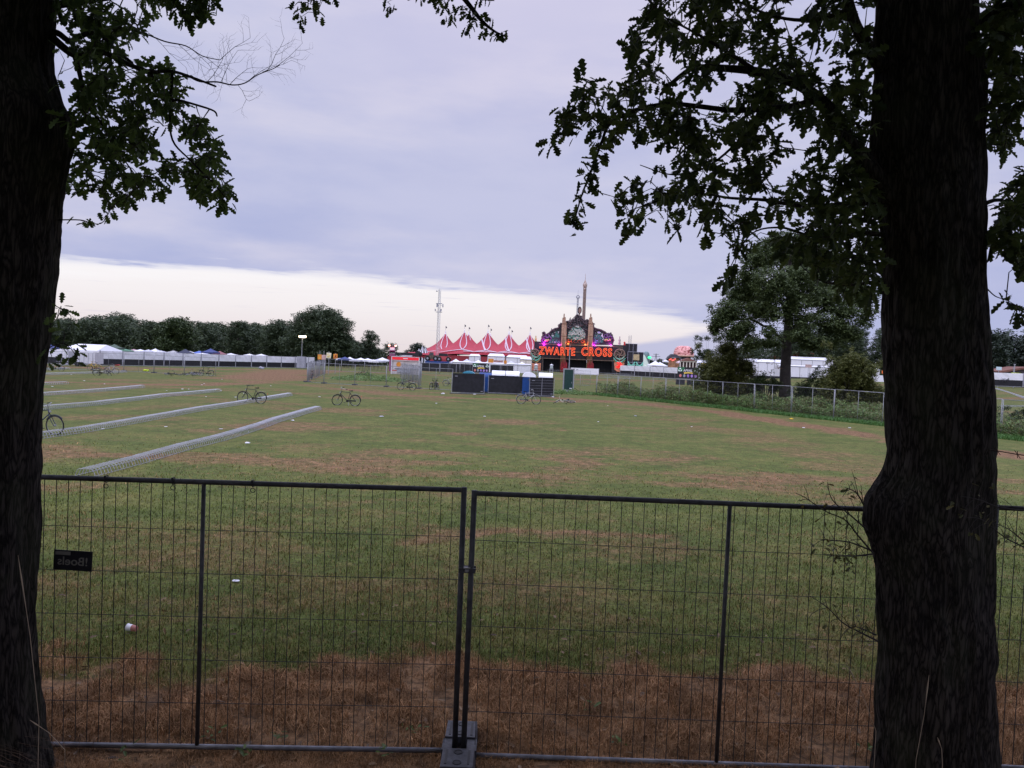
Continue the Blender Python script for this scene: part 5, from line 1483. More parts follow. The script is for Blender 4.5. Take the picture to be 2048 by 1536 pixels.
for s_ in (-1, 1):
    h_ = MB().box((s_ * .62, -.1, zt + .26), (.40, .2, .30)).build('lamp_head', DRED, t_); MB().box((s_ * .62, -.22, zt + .26), (.34, .03, .24)).build('lamp_glass', glow('red_lamp', (1.0, .42, .32), 7), h_)
pl = bpy.data.lights.new('red_lamp_light', 'POINT'); pl.energy = 25; pl.color = (1, .15, .1); pl.shadow_soft_size = .3
po = bpy.data.objects.new('red_lamp_light', pl); LINK(po); po.location = (p[0], Y - .7, zt + .3)

# ------------------------------------------------------------------ tents behind the banner fence
def popup(px, top, hw, Y, m_, label, group='tents behind the banner fence', legs=True, curve_=.35):
    q = At(px, top, Y); W = hw * Y / FPX; ze = max(1.9, q[2] - W * .55); n_ = 6
    t_ = thing('party_tent', label, 'tent', (q[0], Y, 0), random.uniform(-.2, .2), group)
    pr = []
    for i in range(n_ + 1):
        s_ = i / n_; pr.append(((1 - s_), ze + (q[2] - ze) * (s_ ** (1 + curve_))))
    b = MB(); vs = []
    for s_, z in pr:
        s2 = max(s_, .02); vs += [(-W * s2, -W * s2, z), (W * s2, -W * s2, z), (W * s2, W * s2, z), (-W * s2, W * s2, z)]
    b.add(vs, [(i * 4 + j, i * 4 + (j + 1) % 4, i * 4 + 4 + (j + 1) % 4, i * 4 + 4 + j) for i in range(n_) for j in range(4)])
    b.add([(-W, -W, ze), (W, -W, ze), (W, W, ze), (-W, W, ze), (-W, -W, ze - .3), (W, -W, ze - .3), (W, W, ze - .3), (-W, W, ze - .3)], [(j, j + 4, (j + 1) % 4 + 4, (j + 1) % 4) for j in range(4)])
    b.build('canopy', m_, t_)
    for sx in (-1, 1):
        for sy in (-1, 1): MB().tube([(sx * W * .96, sy * W * .96, 0), (sx * W * .96, sy * W * .96, ze)], .03, 4).build('leg', DGREY, t_)
    return t_
LGREY = mat('light_grey_tent', (.48, .48, .54), .7, 0, .1, 2); SKYB = mat('blue_tent', (.10, .15, .40), .7, 0, .15, 2); DNAVY = mat('dark_tent', (.030, .034, .06), .7, 0, .2, 2); DGT = mat('dark_green_tent', (.06, .09, .065), .7, 0, .2, 2); GRT = mat('faded_green_tent', (.10, .22, .14), .7, 0, .2, 2)
wl = lambda i: f'{ORD[i]} white tent peak over the banner fence, counted from the big marquee'
for args in ((102, 689.5, 12, 150, NAVY, 'purple blue tent top beside the bulging trunk, left of the big marquee'), (204, 693, 20, 150, WHITER, wl(0)), (229, 688, 14, 153, DGT, 'dark olive pointed tent right of the big marquee'), (247, 697, 17, 158, GRT, 'faded green tent top right of the olive one'),
             (268, 698, 10, 162, mat('dusty_pink_tent', (.40, .26, .28), .7), 'dusty pink tent top right of the faded green one'), (281, 698.5, 12, 160, WHITER, wl(1)), (297, 699, 11, 158, LGREY, 'light grey tent top between two white ones'), (311, 697, 11, 165, WHITER, wl(2)), (322, 701, 11, 154, LGREY, 'grey tent top with pale rim right of the third white one'),
             (347, 700.5, 9, 168, WHITER, wl(3)), (371, 698, 15, 158, DNAVY, 'dark charcoal tent top with white edge'), (379, 702, 12, 164, WHITER, wl(4)), (399, 701.5, 12, 165, SKYB, 'pale blue tent top left of the sharp navy peak'), (421.5, 697, 13, 160, NAVY, 'sharp navy blue tent peak over the banner fence'),
             (440, 702, 13, 163, MAROON, 'maroon tent top right of the sharp navy peak'), (462, 706.5, 12, 165, WHITER, wl(5)), (499, 707.5, 9, 172, WHITER, wl(6)), (523, 707.8, 10, 176, WHITER, wl(7)), (345, 706, 14, 150, LGREY, 'low grey tent top just over the banner edge'), (405, 706, 12, 152, WHITER, wl(8))):
    popup(*args)
wl = lambda i: f'{ORD[i]} white tent right of the orange boards, counted from them'
for args in ((690, 713.5, 11, 168, NAVY, 'purple blue tent among the white ones right of the orange boards'), (700, 714, 9, 172, WHITER, wl(0)), (681, 716, 8, 170, WHITER, wl(1)), (722, 715.5, 12, 165, WHITER, wl(2)), (736, 716.5, 11, 160, WHITER, wl(3)), (756, 718.5, 13, 155, LGREY, 'grey gabled tent beside the red kiosk'), (765, 715, 14, 178, WHITER, wl(4)), (747, 719, 10, 150, WHITER, wl(5)), (712, 718, 11, 155, LGREY, 'grey tent among the white ones right of the orange boards')):
    popup(*args, 'tents right of the orange boards')
def marquee(px0, px1, top, eave, Y, dpt, label, wallm=WHITE, roofm=WHITER, group=None, ground=0, arch=0, name='marquee', gable_side=True):
    a_, b_ = At(px0, eave, Y), At(px1, eave, Y); W = b_[0] - a_[0]; zt, ze = At((px0 + px1) / 2, top, Y)[2], At((px0 + px1) / 2, eave, Y)[2]
    t_ = thing(name, label, 'marquee', (a_[0], Y, ground), 0, group); zt -= ground; ze -= ground
    # ridge along X
    n_ = 6
    if arch: prof = [(dpt / 2 - dpt / 2 * math.cos(PI * i / n_), ze + (zt - ze) * math.sin(PI * i / n_)) for i in range(n_ + 1)]
    else: prof = [(0, ze), (dpt / 2, zt), (dpt, ze)]
    k_ = len(prof); hip = min(W * .12, dpt * .4) if gable_side else 0
    vs = [(hip * (z - ze) / max(zt - ze, .01), y, z) for y, z in prof] + [(W - hip * (z - ze) / max(zt - ze, .01), y, z) for y, z in prof]
    MB().add(vs, [(i, i + k_, i + k_ + 1, i + 1) for i in range(k_ - 1)] + [tuple(range(k_)), tuple(range(2 * k_ - 1, k_ - 1, -1))]).build('roof', roofm, t_)
    MB().box((W / 2, dpt / 2, ze / 2 - .02), (W - .05, dpt - .1, ze - .05)).build('wall', wallm, t_)
    b = MB(); m2 = max(2, int(W / 3))
    for i in range(m2 + 1): b.box((W * i / m2, .0, ze / 2), (.08, .12, ze))
    b.box((W / 2, -.01, ze - .08), (W, .14, .12)); b.build('frame', ALU, t_); return t_
marquee(116, 194, 687.5, 700.5, 128, 9, 'big white marquee with long ridge behind the banner fence')
b = marquee(938, 960, 708, 712, 240, 6, 'small white marquee at the foot of the striped tent, by the parked truck')
b = marquee(975, 1010, 707, 712.5, 236, 7, 'white arched marquee before the striped tent, nearer the truck', arch=1)
b = marquee(1012, 1058, 710, 715, 232, 8, 'long white arched marquee ending at the gate tower', arch=1)
b = marquee(1040, 1064, 713, 718.5, 216, 6, 'cream stall with flat white roof beside the gate tower', CREAM)
for i, (px, hw) in enumerate(((912, 14), (934, 14), (957, 13), (980, 14), (1001, 13), (1022, 14), (1044, 13))):
    popup(px, 719 + .045 * (px - 940) - (i % 2), hw, 200, LGREY if i in (1, 3, 5) else WHITER, f'{ORD[i]} low tent of the row before the striped tent, counted from the truck', 'low tents before the striped tent')
wt_ = marquee(905, 1062, 725, 726.5, 190, 3, 'long white food counter front with flat top behind the dark screens', name='food_stall', gable_side=False)
# yellow and red stall
q = At(995, 722, 186); t_ = thing('food_stall', 'yellow fronted stall with red menu boards above the white toilet roofs', 'stall', (q[0], 186, 0))
b = MB(); b.box((-1.6, 0, q[2]), (1.3, .2, 1.0)); b.box((1.9, 0, q[2] - .2), (.7, .2, .8)); b.build('yellow_front', ORANGE, t_)
MB().box((.2, 0, q[2] - .1), (2.2, .15, .55)).build('menu_board', mat('menu_print', (.35, .20, .18), .6, 0, .6, 3), t_); MB().box((.1, .5, q[2] / 2 - .3), (4.6, .8, q[2] - .8)).build('counter', WHITE, t_)
# pale trailer by the trunk
Y = 101; a_, b_ = At(128, 728, Y), At(188, 728, Y); W = b_[0] - a_[0]; zt = At(158, 704.5, Y)[2]
t_ = thing('toilet_trailer', 'pale box trailer parked before the banner fence, beside the bulging trunk', 'trailer', (a_[0], Y, 0), rad(2))
MB().box((W / 2, 1.2, zt / 2 + .2), (W, 2.3, zt - .4)).build('body', mat('trailer_grey', (.52, .52, .55), .6, 0, .08, 2), t_)
b = MB()
for i in range(7): b.box((W * (i + .5) / 7, .04, zt / 2 + .2), (.05, .03, zt - .5))
b.build('panel_ribs', GREY, t_)
for x in (.42, .58):
    b = MB().lathe([(.30, -.1), (.30, .1)], (0, 0, 0), 16); b.v = [(W * x + xx, .1 + zz, .30 + yy) for xx, yy, zz in b.v]; b.build('wheel', TYRE, t_)
b = MB(); b.box((.5, -.25, .35), (1.0, .6, .08)); b.box((.5, -.5, .17), (1.0, .3, .08)); b.box((.9, .03, 1.1), (.75, .04, 1.7)); b.build('steps_and_door', GREY, t_)
# ------------------------------------------------------------------ the entrance gate
GY = 235.0
g0 = At(1156, 745, GY)
gate = thing('entrance_gate', 'huge black fairground gate with red neon lettering and bronze pipe pylons', 'gate', (g0[0], GY, 0))
def gp(px, py, dy=0.0):
    p = At(px, py, GY); return Vector((p[0] - g0[0], dy, p[2]))
def gpoly(pts): return [(gp(x, y).x, gp(x, y).z) for x, y in pts]
# facade with three openings: piers and the lintel wall they carry
b = MB(); zl0, zl1 = gp(1156, 719).z, gp(1156, 691).z
xl, xr3 = gp(1077, 700).x, gp(1245, 700).x
b.box(((xl + xr3) / 2, .6, (zl0 + zl1) / 2), (xr3 - xl, 1.2, zl1 - zl0)); b.build('lintel_wall', BLACKW, gate)
for px in (1084, 1127, 1180, 1236):
    x = gp(px, 725).x; MB().box((x, .6, zl0 / 2), (1.0, 1.18, zl0)).build('pier', BLACKW, gate)
for a_, c_ in ((1086, 1123), (1131, 1175), (1184, 1233)):
    x0, x1 = gp(a_, 725).x, gp(c_, 725).x; b = MB(); k_ = 14
    for i in range(k_): b.box((x0 + (x1 - x0) * (i + .5) / k_, 3.4 + .12 * (i % 2), zl0 / 2), ((x1 - x0) / k_, .1, zl0 - .1))
    b.build('dark_backing', BLACK, gate)  # stepped black strips fill the back of each opening
b = MB()
for z in (zl1 + .05, zl1 - 2.0, zl0): b.box(((xl + xr3) / 2, -.08, z), (xr3 - xl, .18, .22))
for px in (1086, 1122, 1131, 1174, 1185, 1244): b.box((gp(px, 705).x, -.06, (zl0 + zl1) / 2), (.14, .14, zl1 - zl0))
b.build('gilded_trim', mat('dull_gilding', (.16, .115, .08), .5, .3, .3, 3), gate)
b = MB()
for px in (1085, 1123, 1131, 1176, 1184, 1234): b.box((gp(px, 730).x, -.05, zl0 / 2), (.12, .12, zl0))
b.build('door_trim', mat('dull_gilding', (.16, .115, .08)), gate)
# pediments
PED = mat('pediment_dark', (.022, .022, .026), .6, 0, .5, 1.5)
SCR = mat('scroll_relief', (.105, .075, .085), .6, .1, .5, 2.5)
sets = [('left', [(1083, 690), (1082, 682), (1086, 672), (1085, 665), (1088, 664), (1092, 669), (1098, 666), (1103, 661), (1110, 657), (1117, 655.5), (1119, 649), (1122, 646), (1125, 648), (1125, 690)]),
        ('centre', [(1130, 690), (1130, 647), (1134, 642.5), (1139, 642), (1141, 646), (1142, 640), (1146, 639), (1149, 641), (1150, 634), (1153, 630), (1155.5, 629.5), (1158, 632), (1162, 632), (1164, 637), (1168, 640), (1172, 642), (1176, 640), (1178, 646), (1177, 690)]),
        ('right', [(1184, 690), (1184, 650), (1187, 647), (1188, 655), (1194, 657.5), (1202, 659.5), (1209, 663), (1214, 667), (1219, 668), (1222, 665), (1223, 669), (1226, 675), (1228, 682), (1226, 690)])]
for nm, pts in sets:
    pol = gpoly(pts); MB().prism(pol, .2, 1.0).build('pediment', PED, gate)
    b = MB(); outl = [Vector((x, .15, z)) for x, z in pol]
    b.tube(outl[1:-1], .22, 6)
    for i in range(2, len(outl) - 2, 2): b.ring(outl[i] + Vector((0, -.1, -.35)), (0, 1, 0), .42, .11, 12, 5, 0, 5.0)
    b.build('scrollwork', SCR, gate, True)
random.seed(31)
b = MB()
for (cx, cy, n_) in ((1154, 644, 16), (1137, 648, 6), (1171, 649, 6), (1140, 655, 4), (1172, 657, 4)):
    for i in range(n_):
        c_ = gp(cx + random.uniform(-9, 9) * (n_ / 16 + .3), cy + random.uniform(-8, 6), .05); b.ring(c_, (random.uniform(-.4, .4), 1, random.uniform(-.4, .4)), random.uniform(.3, .7), .13, 10, 5, random.uniform(0, 3), random.uniform(4, 6.2))
b.build('crest_scrolls', SCR, gate, True)
b = MB()
for cx, cy in ((1139, 681), (1145, 682), (1151, 683), (1158, 683), (1165, 683), (1171, 682)):
    b.ring(gp(cx, cy, .05), (0, 1, 0), .45, .13, 10, 5, random.uniform(0, 2), random.uniform(4, 6))
b.build('base_scrolls', mat('rust_scroll', (.26, .07, .05), .6, 0, .4, 3), gate, True)
# painted murals
MURS = []
def mural(name, pts, cols, seed):
    M = bpy.data.materials.new(name); M.use_nodes = True; t = M.node_tree; bs = t.nodes['Principled BSDF']
    tc_ = t.nodes.new('ShaderNodeTexCoord'); mp_ = t.nodes.new('ShaderNodeMapping'); mp_.inputs['Location'].default_value = (seed, seed * 2, 0); mp_.inputs['Rotation'].default_value = (0, rad(35), 0); mp_.inputs['Scale'].default_value = (.55, 1, .9)
    nn = t.nodes.new('ShaderNodeTexNoise'); nn.inputs['Scale'].default_value = 1.1; nn.inputs['Detail'].default_value = 3; nn.inputs['Distortion'].default_value = 1.6
    rr = t.nodes.new('ShaderNodeValToRGB'); el = rr.color_ramp.elements
    while len(el) < len(cols): el.new(.5)
    for i, (e_, c_) in enumerate(zip(el, cols)): e_.position = .30 + .42 * i / (len(cols) - 1); e_.color = (*c_, 1)
    rr.color_ramp.interpolation = 'CONSTANT'
    t.links.new(tc_.outputs['Object'], mp_.inputs[0]); t.links.new(mp_.outputs[0], nn.inputs[0]); t.links.new(nn.outputs['Fac'], rr.inputs[0]); t.links.new(rr.outputs[0], bs.inputs['Base Color'])
    MB().prism(gpoly(pts), .05, .2).build('mural', M, gate)
K_, G1, G2, W_ = (.02, .022, .026), (.03, .16, .12), (.22, .34, .16), (.68, .66, .72)
mural('jungle_mural', [(1097, 687), (1101, 676), (1104, 668), (1111, 663), (1118, 662), (1120, 687)], [K_, G1, K_, W_, G2], 3.3)
mural('jungle_mural', [(1135, 676), (1137, 664), (1142, 657), (1150, 652), (1160, 653), (1167, 660), (1171, 668), (1170, 676), (1160, 680), (1145, 680)], [K_, G1, (.34, .36, .34), (.04, .05, .05), G2], 9.1)
mural('jungle_mural', [(1189, 686), (1188, 674), (1191, 665), (1198, 663), (1205, 667), (1208, 678), (1207, 686)], [K_, G1, K_, W_, (.36, .30, .55)], 15.7)
b = MB(); random.seed(9)
c0, c1 = gp(1144, 658), gp(1166, 671)
for i in range(5):
    for j in range(9):
        if random.random() < .72: b.box((c0.x + (c1.x - c0.x) * (j + random.random() * .6) / 9, -.03, c0.z + (c1.z - c0.z) * (i + .5) / 5), (.34, .12, .26), 0, random.uniform(-.6, .6))
b.box((gp(1154, 653.5).x, -.02, gp(1154, 653.5).z), (1.3, .12, .5)); b.build('pale_bulbs', mat('pale_mural_paint', (.55, .56, .52), .6, 0, .3, 4), gate)
b = MB(); random.seed(10)
for cx, cy in ((1091, 676), (1095, 672), (1099, 677), (1212, 672), (1217, 670), (1221, 676), (1214, 678), (1088, 681)): b.ring(gp(cx, cy, .1), (random.uniform(-.3, .3), 1, random.uniform(-.3, .3)), .55, .2, 10, 6)
b.build('purple_flowers', mat('purple_relief', (.13, .06, .17), .6, 0, .5, 3), gate, True)
b = MB()
for x0, x1, y in ((1089, 1099, 680.5), (1208, 1222, 680)): b.tube([gp(x0 + (x1 - x0) * i / 6, y + .9 * math.sin(i * 2.2), .02) for i in range(7)], [.2, .35, .28, .4, .25, .35, .15], 6)
b.build('gold_fruit', mat('gold_fruit_paint', (.50, .33, .16), .5, 0, .3, 4), gate, True)
# pylons of bronze pipes
for cx in (1127, 1180):
    b = MB(); x0 = gp(cx, 700).x
    for dx, top, r_ in ((-2.9, 637.5, .25), (-1.1, 629.5, .20), (1.0, 636.5, .25), (2.8, 645.5, .23), (-4.0, 649, .18), (4.1, 652, .18)):
        zt = gp(cx + dx, top).z; x = gp(cx + dx, 680).x; b.tube([(x, -.75, .1), (x, -.75, zt)], r_, 10); b.tube([(x, -.75, zt), (x, -.75, zt + .3)], r_ * .7, 8)
        for zz in (zl0, gp(cx, 673).z, gp(cx, 648).z):
            if zz < zt: b.tube([(x, -.75, zz), (x, -.75, zz + .2)], r_ * 1.18, 10)
    b.build('pylon', BRONZE, gate, True)
    b = MB()
    for i in range(-3, 4): b.lathe([(.28, 0), (.26, 1.2), (.10, 2.2 + .8 * (i % 2)), (.02, 3.2 + .5 * (i % 3))], (gp(cx, 740).x + i * .27, -.95 - .1 * (i % 2), 0), 7)
    b.build('red_flame_base', mat('deep_red_flames', (.24, .015, .02), .5, 0, .35, 2), gate, True)
# neon lettering
NR = mat('sign_red', (.30, .012, .012), .5, 0, .1, 2); NO = glow('neon_outline', (1.0, .14, .045), 1.7)
def word(txt, px0, px1, top, bot):
    a_, c_ = gp(px0, (top + bot) / 2), gp(px1, (top + bot) / 2); H_ = gp(px0, top).z - gp(px0, bot).z
    size = H_ / .70
    for nm, m_, kw in (('sign_letters', NR, dict(fill=True, extrude=.10, offset=.06)), ('neon_outline', NO, dict(fill=False, extrude=0, bevel=.05, offset=.06))):
        o = font(nm, txt, m_, size, gate, ((a_.x + c_.x) / 2, -1.15 if nm == 'sign_letters' else -1.3, (gp(px0, top).z + gp(px0, bot).z) / 2 - .0), (PI / 2, 0, 0), kw.get('bevel', 0), kw['extrude'], kw['fill'], kw['offset'], 0, 1, 1.18)
        bpy.context.view_layer.update(); w_ = o.dimensions.x
        o.scale = ((c_.x - a_.x) / w_, 1, 1)
        o.rotation_euler = (PI / 2, 0, 0)
word('ZWARTE', 1077.5, 1150, 694.5, 709)
word('CROSS', 1162, 1223, 696, 711.5)
# coloured floodlights on the facade
for px, py, colr, en in ((1088, 689, (1, .02, 1), 260), (1118, 690, (1, .05, .85), 130), (1188, 690, (1, .02, 1), 260), (1221, 690, (1, .05, .85), 160), (1136, 687, (1, .22, .03), 120), (1170, 688.5, (1, .22, .03), 150)):
    c_ = gp(px, py, -.9)
    bx_ = MB().box(c_ + Vector((0, 0, -.1)), (.5, .3, .25)).build('floodlight', glow('flood_%d' % int(colr[2] * 10), colr, 4), gate)
    l_ = bpy.data.lights.new('flood_light', 'POINT'); l_.energy = en * 1.25; l_.color = colr; l_.shadow_soft_size = .25
    lo = bpy.data.objects.new('flood_light', l_); LINK(lo); lo.location = Vector((g0[0], GY, 0)) + c_ + Vector((0, .15, .28))
# portrait oval on the crest
b = MB(); c_ = gp(1159.5, 620.5, .3)
b.prism([(c_.x + .62 * math.cos(a2), c_.z + 1.12 * math.sin(a2)) for a2 in np.linspace(0, 2 * PI, 20, endpoint=False)], .1, .5); b.build('crest_oval', mat('dark_oval', (.05, .035, .035), .5), gate)
b = MB(); b.prism([(c_.x + .05 + .38 * math.cos(a2), c_.z - .1 + .75 * math.sin(a2)) for a2 in np.linspace(0, 2 * PI, 16, endpoint=False)], .03, .12); b.box((c_.x, .35, c_.z - 1.4), (.35, .3, .8)); b.build('crest_face', mat('brown_oval', (.26, .15, .12), .6, 0, .4, 3), gate)
# side towers with wheel ornaments and drapes
def tower(x0, x1, top, wcx, wcy, wr, label_):
    a_, c_ = gp(x0, 720), gp(x1, 720); zt = gp((x0 + x1) / 2, top).z
    MB().box(((a_.x + c_.x) / 2, .7, zt / 2), (c_.x - a_.x, 1.6, zt)).build('side_tower', BLACKW, gate)
    b = MB(); w0 = gp(wcx, wcy, -.35); R_ = wr * GY / FPX
    b.ring(w0, (0, 1, 0), R_, .16, 28, 6); b.ring(w0, (0, 1, 0), R_ * .78, .07, 24, 5); b.ring(w0, (0, 1, 0), R_ * .14, .12, 12, 6)
    for i in range(5):
        t0 = 2 * PI * i / 5 + .3; b.tube([w0 + Vector((math.cos(t0 + q * .30) * R_ * (.12 + q * .21), 0, math.sin(t0 + q * .30) * R_ * (.12 + q * .21))) for q in range(5)], [.14, .16, .14, .12, .1], 6)
    b.tube([w0 + Vector((0, -.05, -R_)), w0 + Vector((0, -.05, -R_ * 2.0))], .12, 6); b.build('wheel_ornament', mat('tan_relief', (.24, .16, .12), .55, .1, .25, 3), gate, True)
    for k_, (dz, rr, m_) in enumerate(((0, .30, MINT), (-.9, .24, MINT), (-1.45, .12, GOLD))):
        b = MB(); W_ = (c_.x - a_.x) * .44; mid = (a_.x + c_.x) / 2; zz = gp(wcx, wcy + wr).z + .1 + dz
        b.tube([(mid + W_ * s_, -.25, zz + 1.25 * s_ * s_ * 1.1) for s_ in np.linspace(-1, 1, 11)], [rr * (.5 + .5 * (1 - abs(s_))) for s_ in np.linspace(-1, 1, 11)], 6); b.build('drape', m_, gate, True)
tower(1060, 1083, 699, 1069.5, 707, 8.5, 'left'); tower(1225, 1252, 690, 1239, 709, 10.5, 'right')
b = MB()
for cx, w_ in ((1066.5, 4.5), (1077, 5)):
    a_ = gp(cx - w_, 726); c_ = gp(cx + w_ - .8, 741); b.box(((a_.x + c_.x) / 2, -.25, (a_.z + c_.z) / 2), (c_.x - a_.x, .2, a_.z - c_.z))
b.build('orange_skirt', mat('orange_relief', (.52, .19, .11), .6, 0, .35, 2), gate)
cc = gp(1238, 733); b = MB(); b.prism([(cc.x - 1.6, cc.z + 1.2), (cc.x + 1.6, cc.z + 1.2), (cc.x + 1.35, cc.z - 1.0), (cc.x + .5, cc.z - 1.6), (cc.x - .5, cc.z - 1.6), (cc.x - 1.35, cc.z - 1.0)], -.35, -.2); b.build('orange_skirt', mat('orange_relief', (.5, .2, .1)), gate)
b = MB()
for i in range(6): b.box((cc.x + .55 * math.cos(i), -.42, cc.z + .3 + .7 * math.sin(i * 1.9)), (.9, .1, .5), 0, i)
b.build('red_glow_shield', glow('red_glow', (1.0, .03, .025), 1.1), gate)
# statues on the towers
for cx, top, bot, m_ in ((1071.5, 669, 683, GOLD), (1239.5, 670, 687, mat('pale_statue', (.40, .33, .30), .6, 0, .4, 4))):
    c_ = gp(cx, bot); h_ = gp(cx, top).z - c_.z
    MB().lathe([(.34, 0), (.40, h_ * .12), (.26, h_ * .3), (.36, h_ * .5), (.20, h_ * .68), (.10, h_ * .74), (.20, h_ * .82), (.17, h_ * .9), (.03, h_)], (c_.x, .5, c_.z - .3), 10).build('finial_figure', m_, gate, True)
b = MB(); a_, c_ = gp(1069, 687), gp(1084, 687); b.box(((a_.x + c_.x) / 2, .6, (gp(1076, 683).z + gp(1076, 700).z) / 2), (c_.x - a_.x, 1.4, gp(1076, 683).z - gp(1076, 700).z)); b.build('corner_block', BLACKW, gate)
# scaffold wing right of the gate
def wing(x0, x1, top, bot, name, label, dy, gold=False):
    a_, c_ = At(x0, bot, GY + dy), At(x1, bot, GY + dy); zt = At((x0 + x1) / 2, top, GY + dy)[2]; W_ = c_[0] - a_[0]
    t_ = thing(name, label, 'stage wing', (a_[0], GY + dy, 0), 0)
    MB().box((W_ / 2, .4, zt / 2), (W_, .8, zt)).build('black_panel', BLACKW, t_)
    b = MB()
    for x in np.linspace(0, W_, 4): b.tube([(x, -.08, 0), (x, -.08, zt + .1)], .06, 6)
    for z in (zt, zt * .55): b.tube([(0, -.08, z), (W_, -.08, z)], .06, 6)
    b.build('scaffold_tubes', GREY, t_)
    if gold:
        MB().box((W_ * .55, -.2, zt - 1.6), (W_ * .38, .12, 1.75)).build('gold_plaque', mat('gold_plaque_print', (.46, .36, .20), .5, .1, .45, 5), t_)
        for cx in (.25, .78):
            for dz in (0, -.75):
                MB().tube([(W_ * (cx + .23 * s_), -.2, 2.9 + dz + 1.2 * s_ * s_) for s_ in np.linspace(-1, 1, 9)], [.22 * (.5 + .5 * (1 - abs(s_))) + .05 for s_ in np.linspace(-1, 1, 9)], 6).build('drape', MINT, t_, True)
    return t_
wing(1248, 1272, 687.5, 745, 'scaffold_wing', 'black scaffold block rising right of the wheel tower', 4)
wing(1254, 1285, 704, 745, 'side_wall', 'black side wall with gold plaque and mint drapes right of the gate', -1, True)
q = At(1251, 690, GY - 1); t_ = thing('lucky_figure', 'small red and dark figure mounted beside the wheel tower', 'figure', (q[0], GY + 1.2, 0))
MB().lathe([(.3, 0), (.38, .5), (.2, .9), (.34, 1.3), (.05, 1.6)], (0, 0, q[2] - .5), 8).build('head', RED, t_, True); MB().tube([(0, 0, 0), (0, 0, q[2] - .4)], .14, 6).build('mast', DGREY, t_)
for i, (px, top) in enumerate(((1258, 672), (1262, 671.5))):
    a_ = At(px, 690, GY + 5); zt = At(px, top, GY + 5)[2]; b = MB()
    for s_ in (-.13, .13): b.tube([(s_, 0, 6), (s_, 0, zt)], .045, 4)
    for z in np.arange(6, zt, .5): b.tube([(-.13, 0, z), (.13, 0, z + .25), (-.13, 0, z + .5)], .03, 4)
    b.tube([(0, 0, 0), (0, 0, 6)], .1, 4)
    o = b.build('truss_mast', ALU); o.location = (a_[0], GY + 5.5, 0); tag(o, ['slim lattice mast behind the scaffold block, nearer the wheel', 'slim lattice mast behind the scaffold block, farther from the wheel'][i], 'mast', 'lattice masts behind the scaffold block')
# banner and barriers in front of the gate
a_, c_ = At(1141, 751, 205), At(1197, 755, 205); zt = At(1168, 736, 205)[2]
t_ = thing('banner', 'long plain white banner before the gate opening', 'banner', (a_[0], 205, 0)); W_ = c_[0] - a_[0]
MB().box((W_ / 2, 0, zt / 2), (W_, .05, zt - .1)).build('sheet', WHITE, t_); MB().box((W_ * .23, -.03, zt * .72), (.5, .02, .14)).build('small_print', DGREY, t_)
for x in (0, W_ / 3, 2 * W_ / 3, W_): MB().tube([(x, .06, 0), (x, .06, zt)], .04, 6).build('post', GREY, t_)
def barrier():
    t_ = thing('crowd_barrier', 'x', 'barrier', group='steel crowd barriers before the gate'); b = MB(); b.tube([(0, 0, .15), (0, 0, 1.1), (2.3, 0, 1.1), (2.3, 0, .15), (0, 0, .15)], .022, 6); b.build('frame', ALU, t_)
    b = MB(); [b.tube([(.15 * i, 0, .15), (.15 * i, 0, 1.1)], .009, 4, False) for i in range(1, 15)]; b.build('bars', ALU, t_)
    b = MB(); [b.box((x, 0, .05), (.06, .6, .05)) for x in (.25, 2.05)]; b.build('feet', ALU, t_); return t_
ba = barrier(); ba.location = (0, -60, 0)
for i, px in enumerate((1198, 1208, 1218, 1228, 1238, 1248)):
    p = G(px, 755.5 + .05 * (px - 1198)); o = dup(ba, p, random.uniform(-.15, .15), f'{ORD[i]} crowd barrier between the white banner and the banner fence run')
for i, px in enumerate((1052, 1063, 1074)):
    p = G(px, 752.5); dup(ba, p, random.uniform(-.15, .15), f'{ORD[i]} crowd barrier at the outer foot of the gate, near the stalls')
for i, px in enumerate((1094, 1112, 1140)):
    p = G(px, 749); dup(ba, p, random.uniform(-.3, .3), f'{ORD[i]} crowd barrier inside the first gate opening')
rmtree(ba)
def water_stand(px, py, label):
    p = G(px, py); t_ = thing('water_stand', label, 'stand', p, 0, 'pale stands before the gate')
    b = MB(); [b.tube([(sx * .6, sy * .5, 0), (sx * .6, sy * .5, 1.6)], .06, 5) for sx in (-1, 1) for sy in (-1, 1)]; b.box((0, 0, 1.5), (1.5, 1.2, .12)); b.box((0, 0, .7), (1.3, 1.0, .06)); b.build('stand', LGREY, t_); t_.scale = (.68, .68, .72)
    MB().lathe([(.62, 0), (.66, .5), (.6, 1.0), (.42, 1.3), (.2, 1.45)], (0, 0, 1.56), 14).build('tank', mat('milky_tank', (.34, .38, .37), .5, 0, .2, 3), t_, True); MB().lathe([(.85, 0), (.2, .35), (.18, .5)], (0, 0, 3.0), 12).build('lid', WHITE, t_)
water_stand(1102.5, 746, 'pale tank on legs before the first gate opening')
water_stand(1071.5, 748, 'pale tank on legs at the outer foot of the gate')
# pole before the gate
p = G(1137.5, 752); t_ = thing('flag_pole', 'thin grey pole standing before the gate pylon', 'pole', p); zt = At(1137.5, 690, p.y)[2]
MB().tube([(0, 0, 0), (0, 0, zt)], [.14, .05], 6).build('pole', GREY, t_); MB().lathe([(.5, 0), (.4, .6), (.15, .9)], (0, 0, 0), 8).build('base_weight', LGREY, t_)

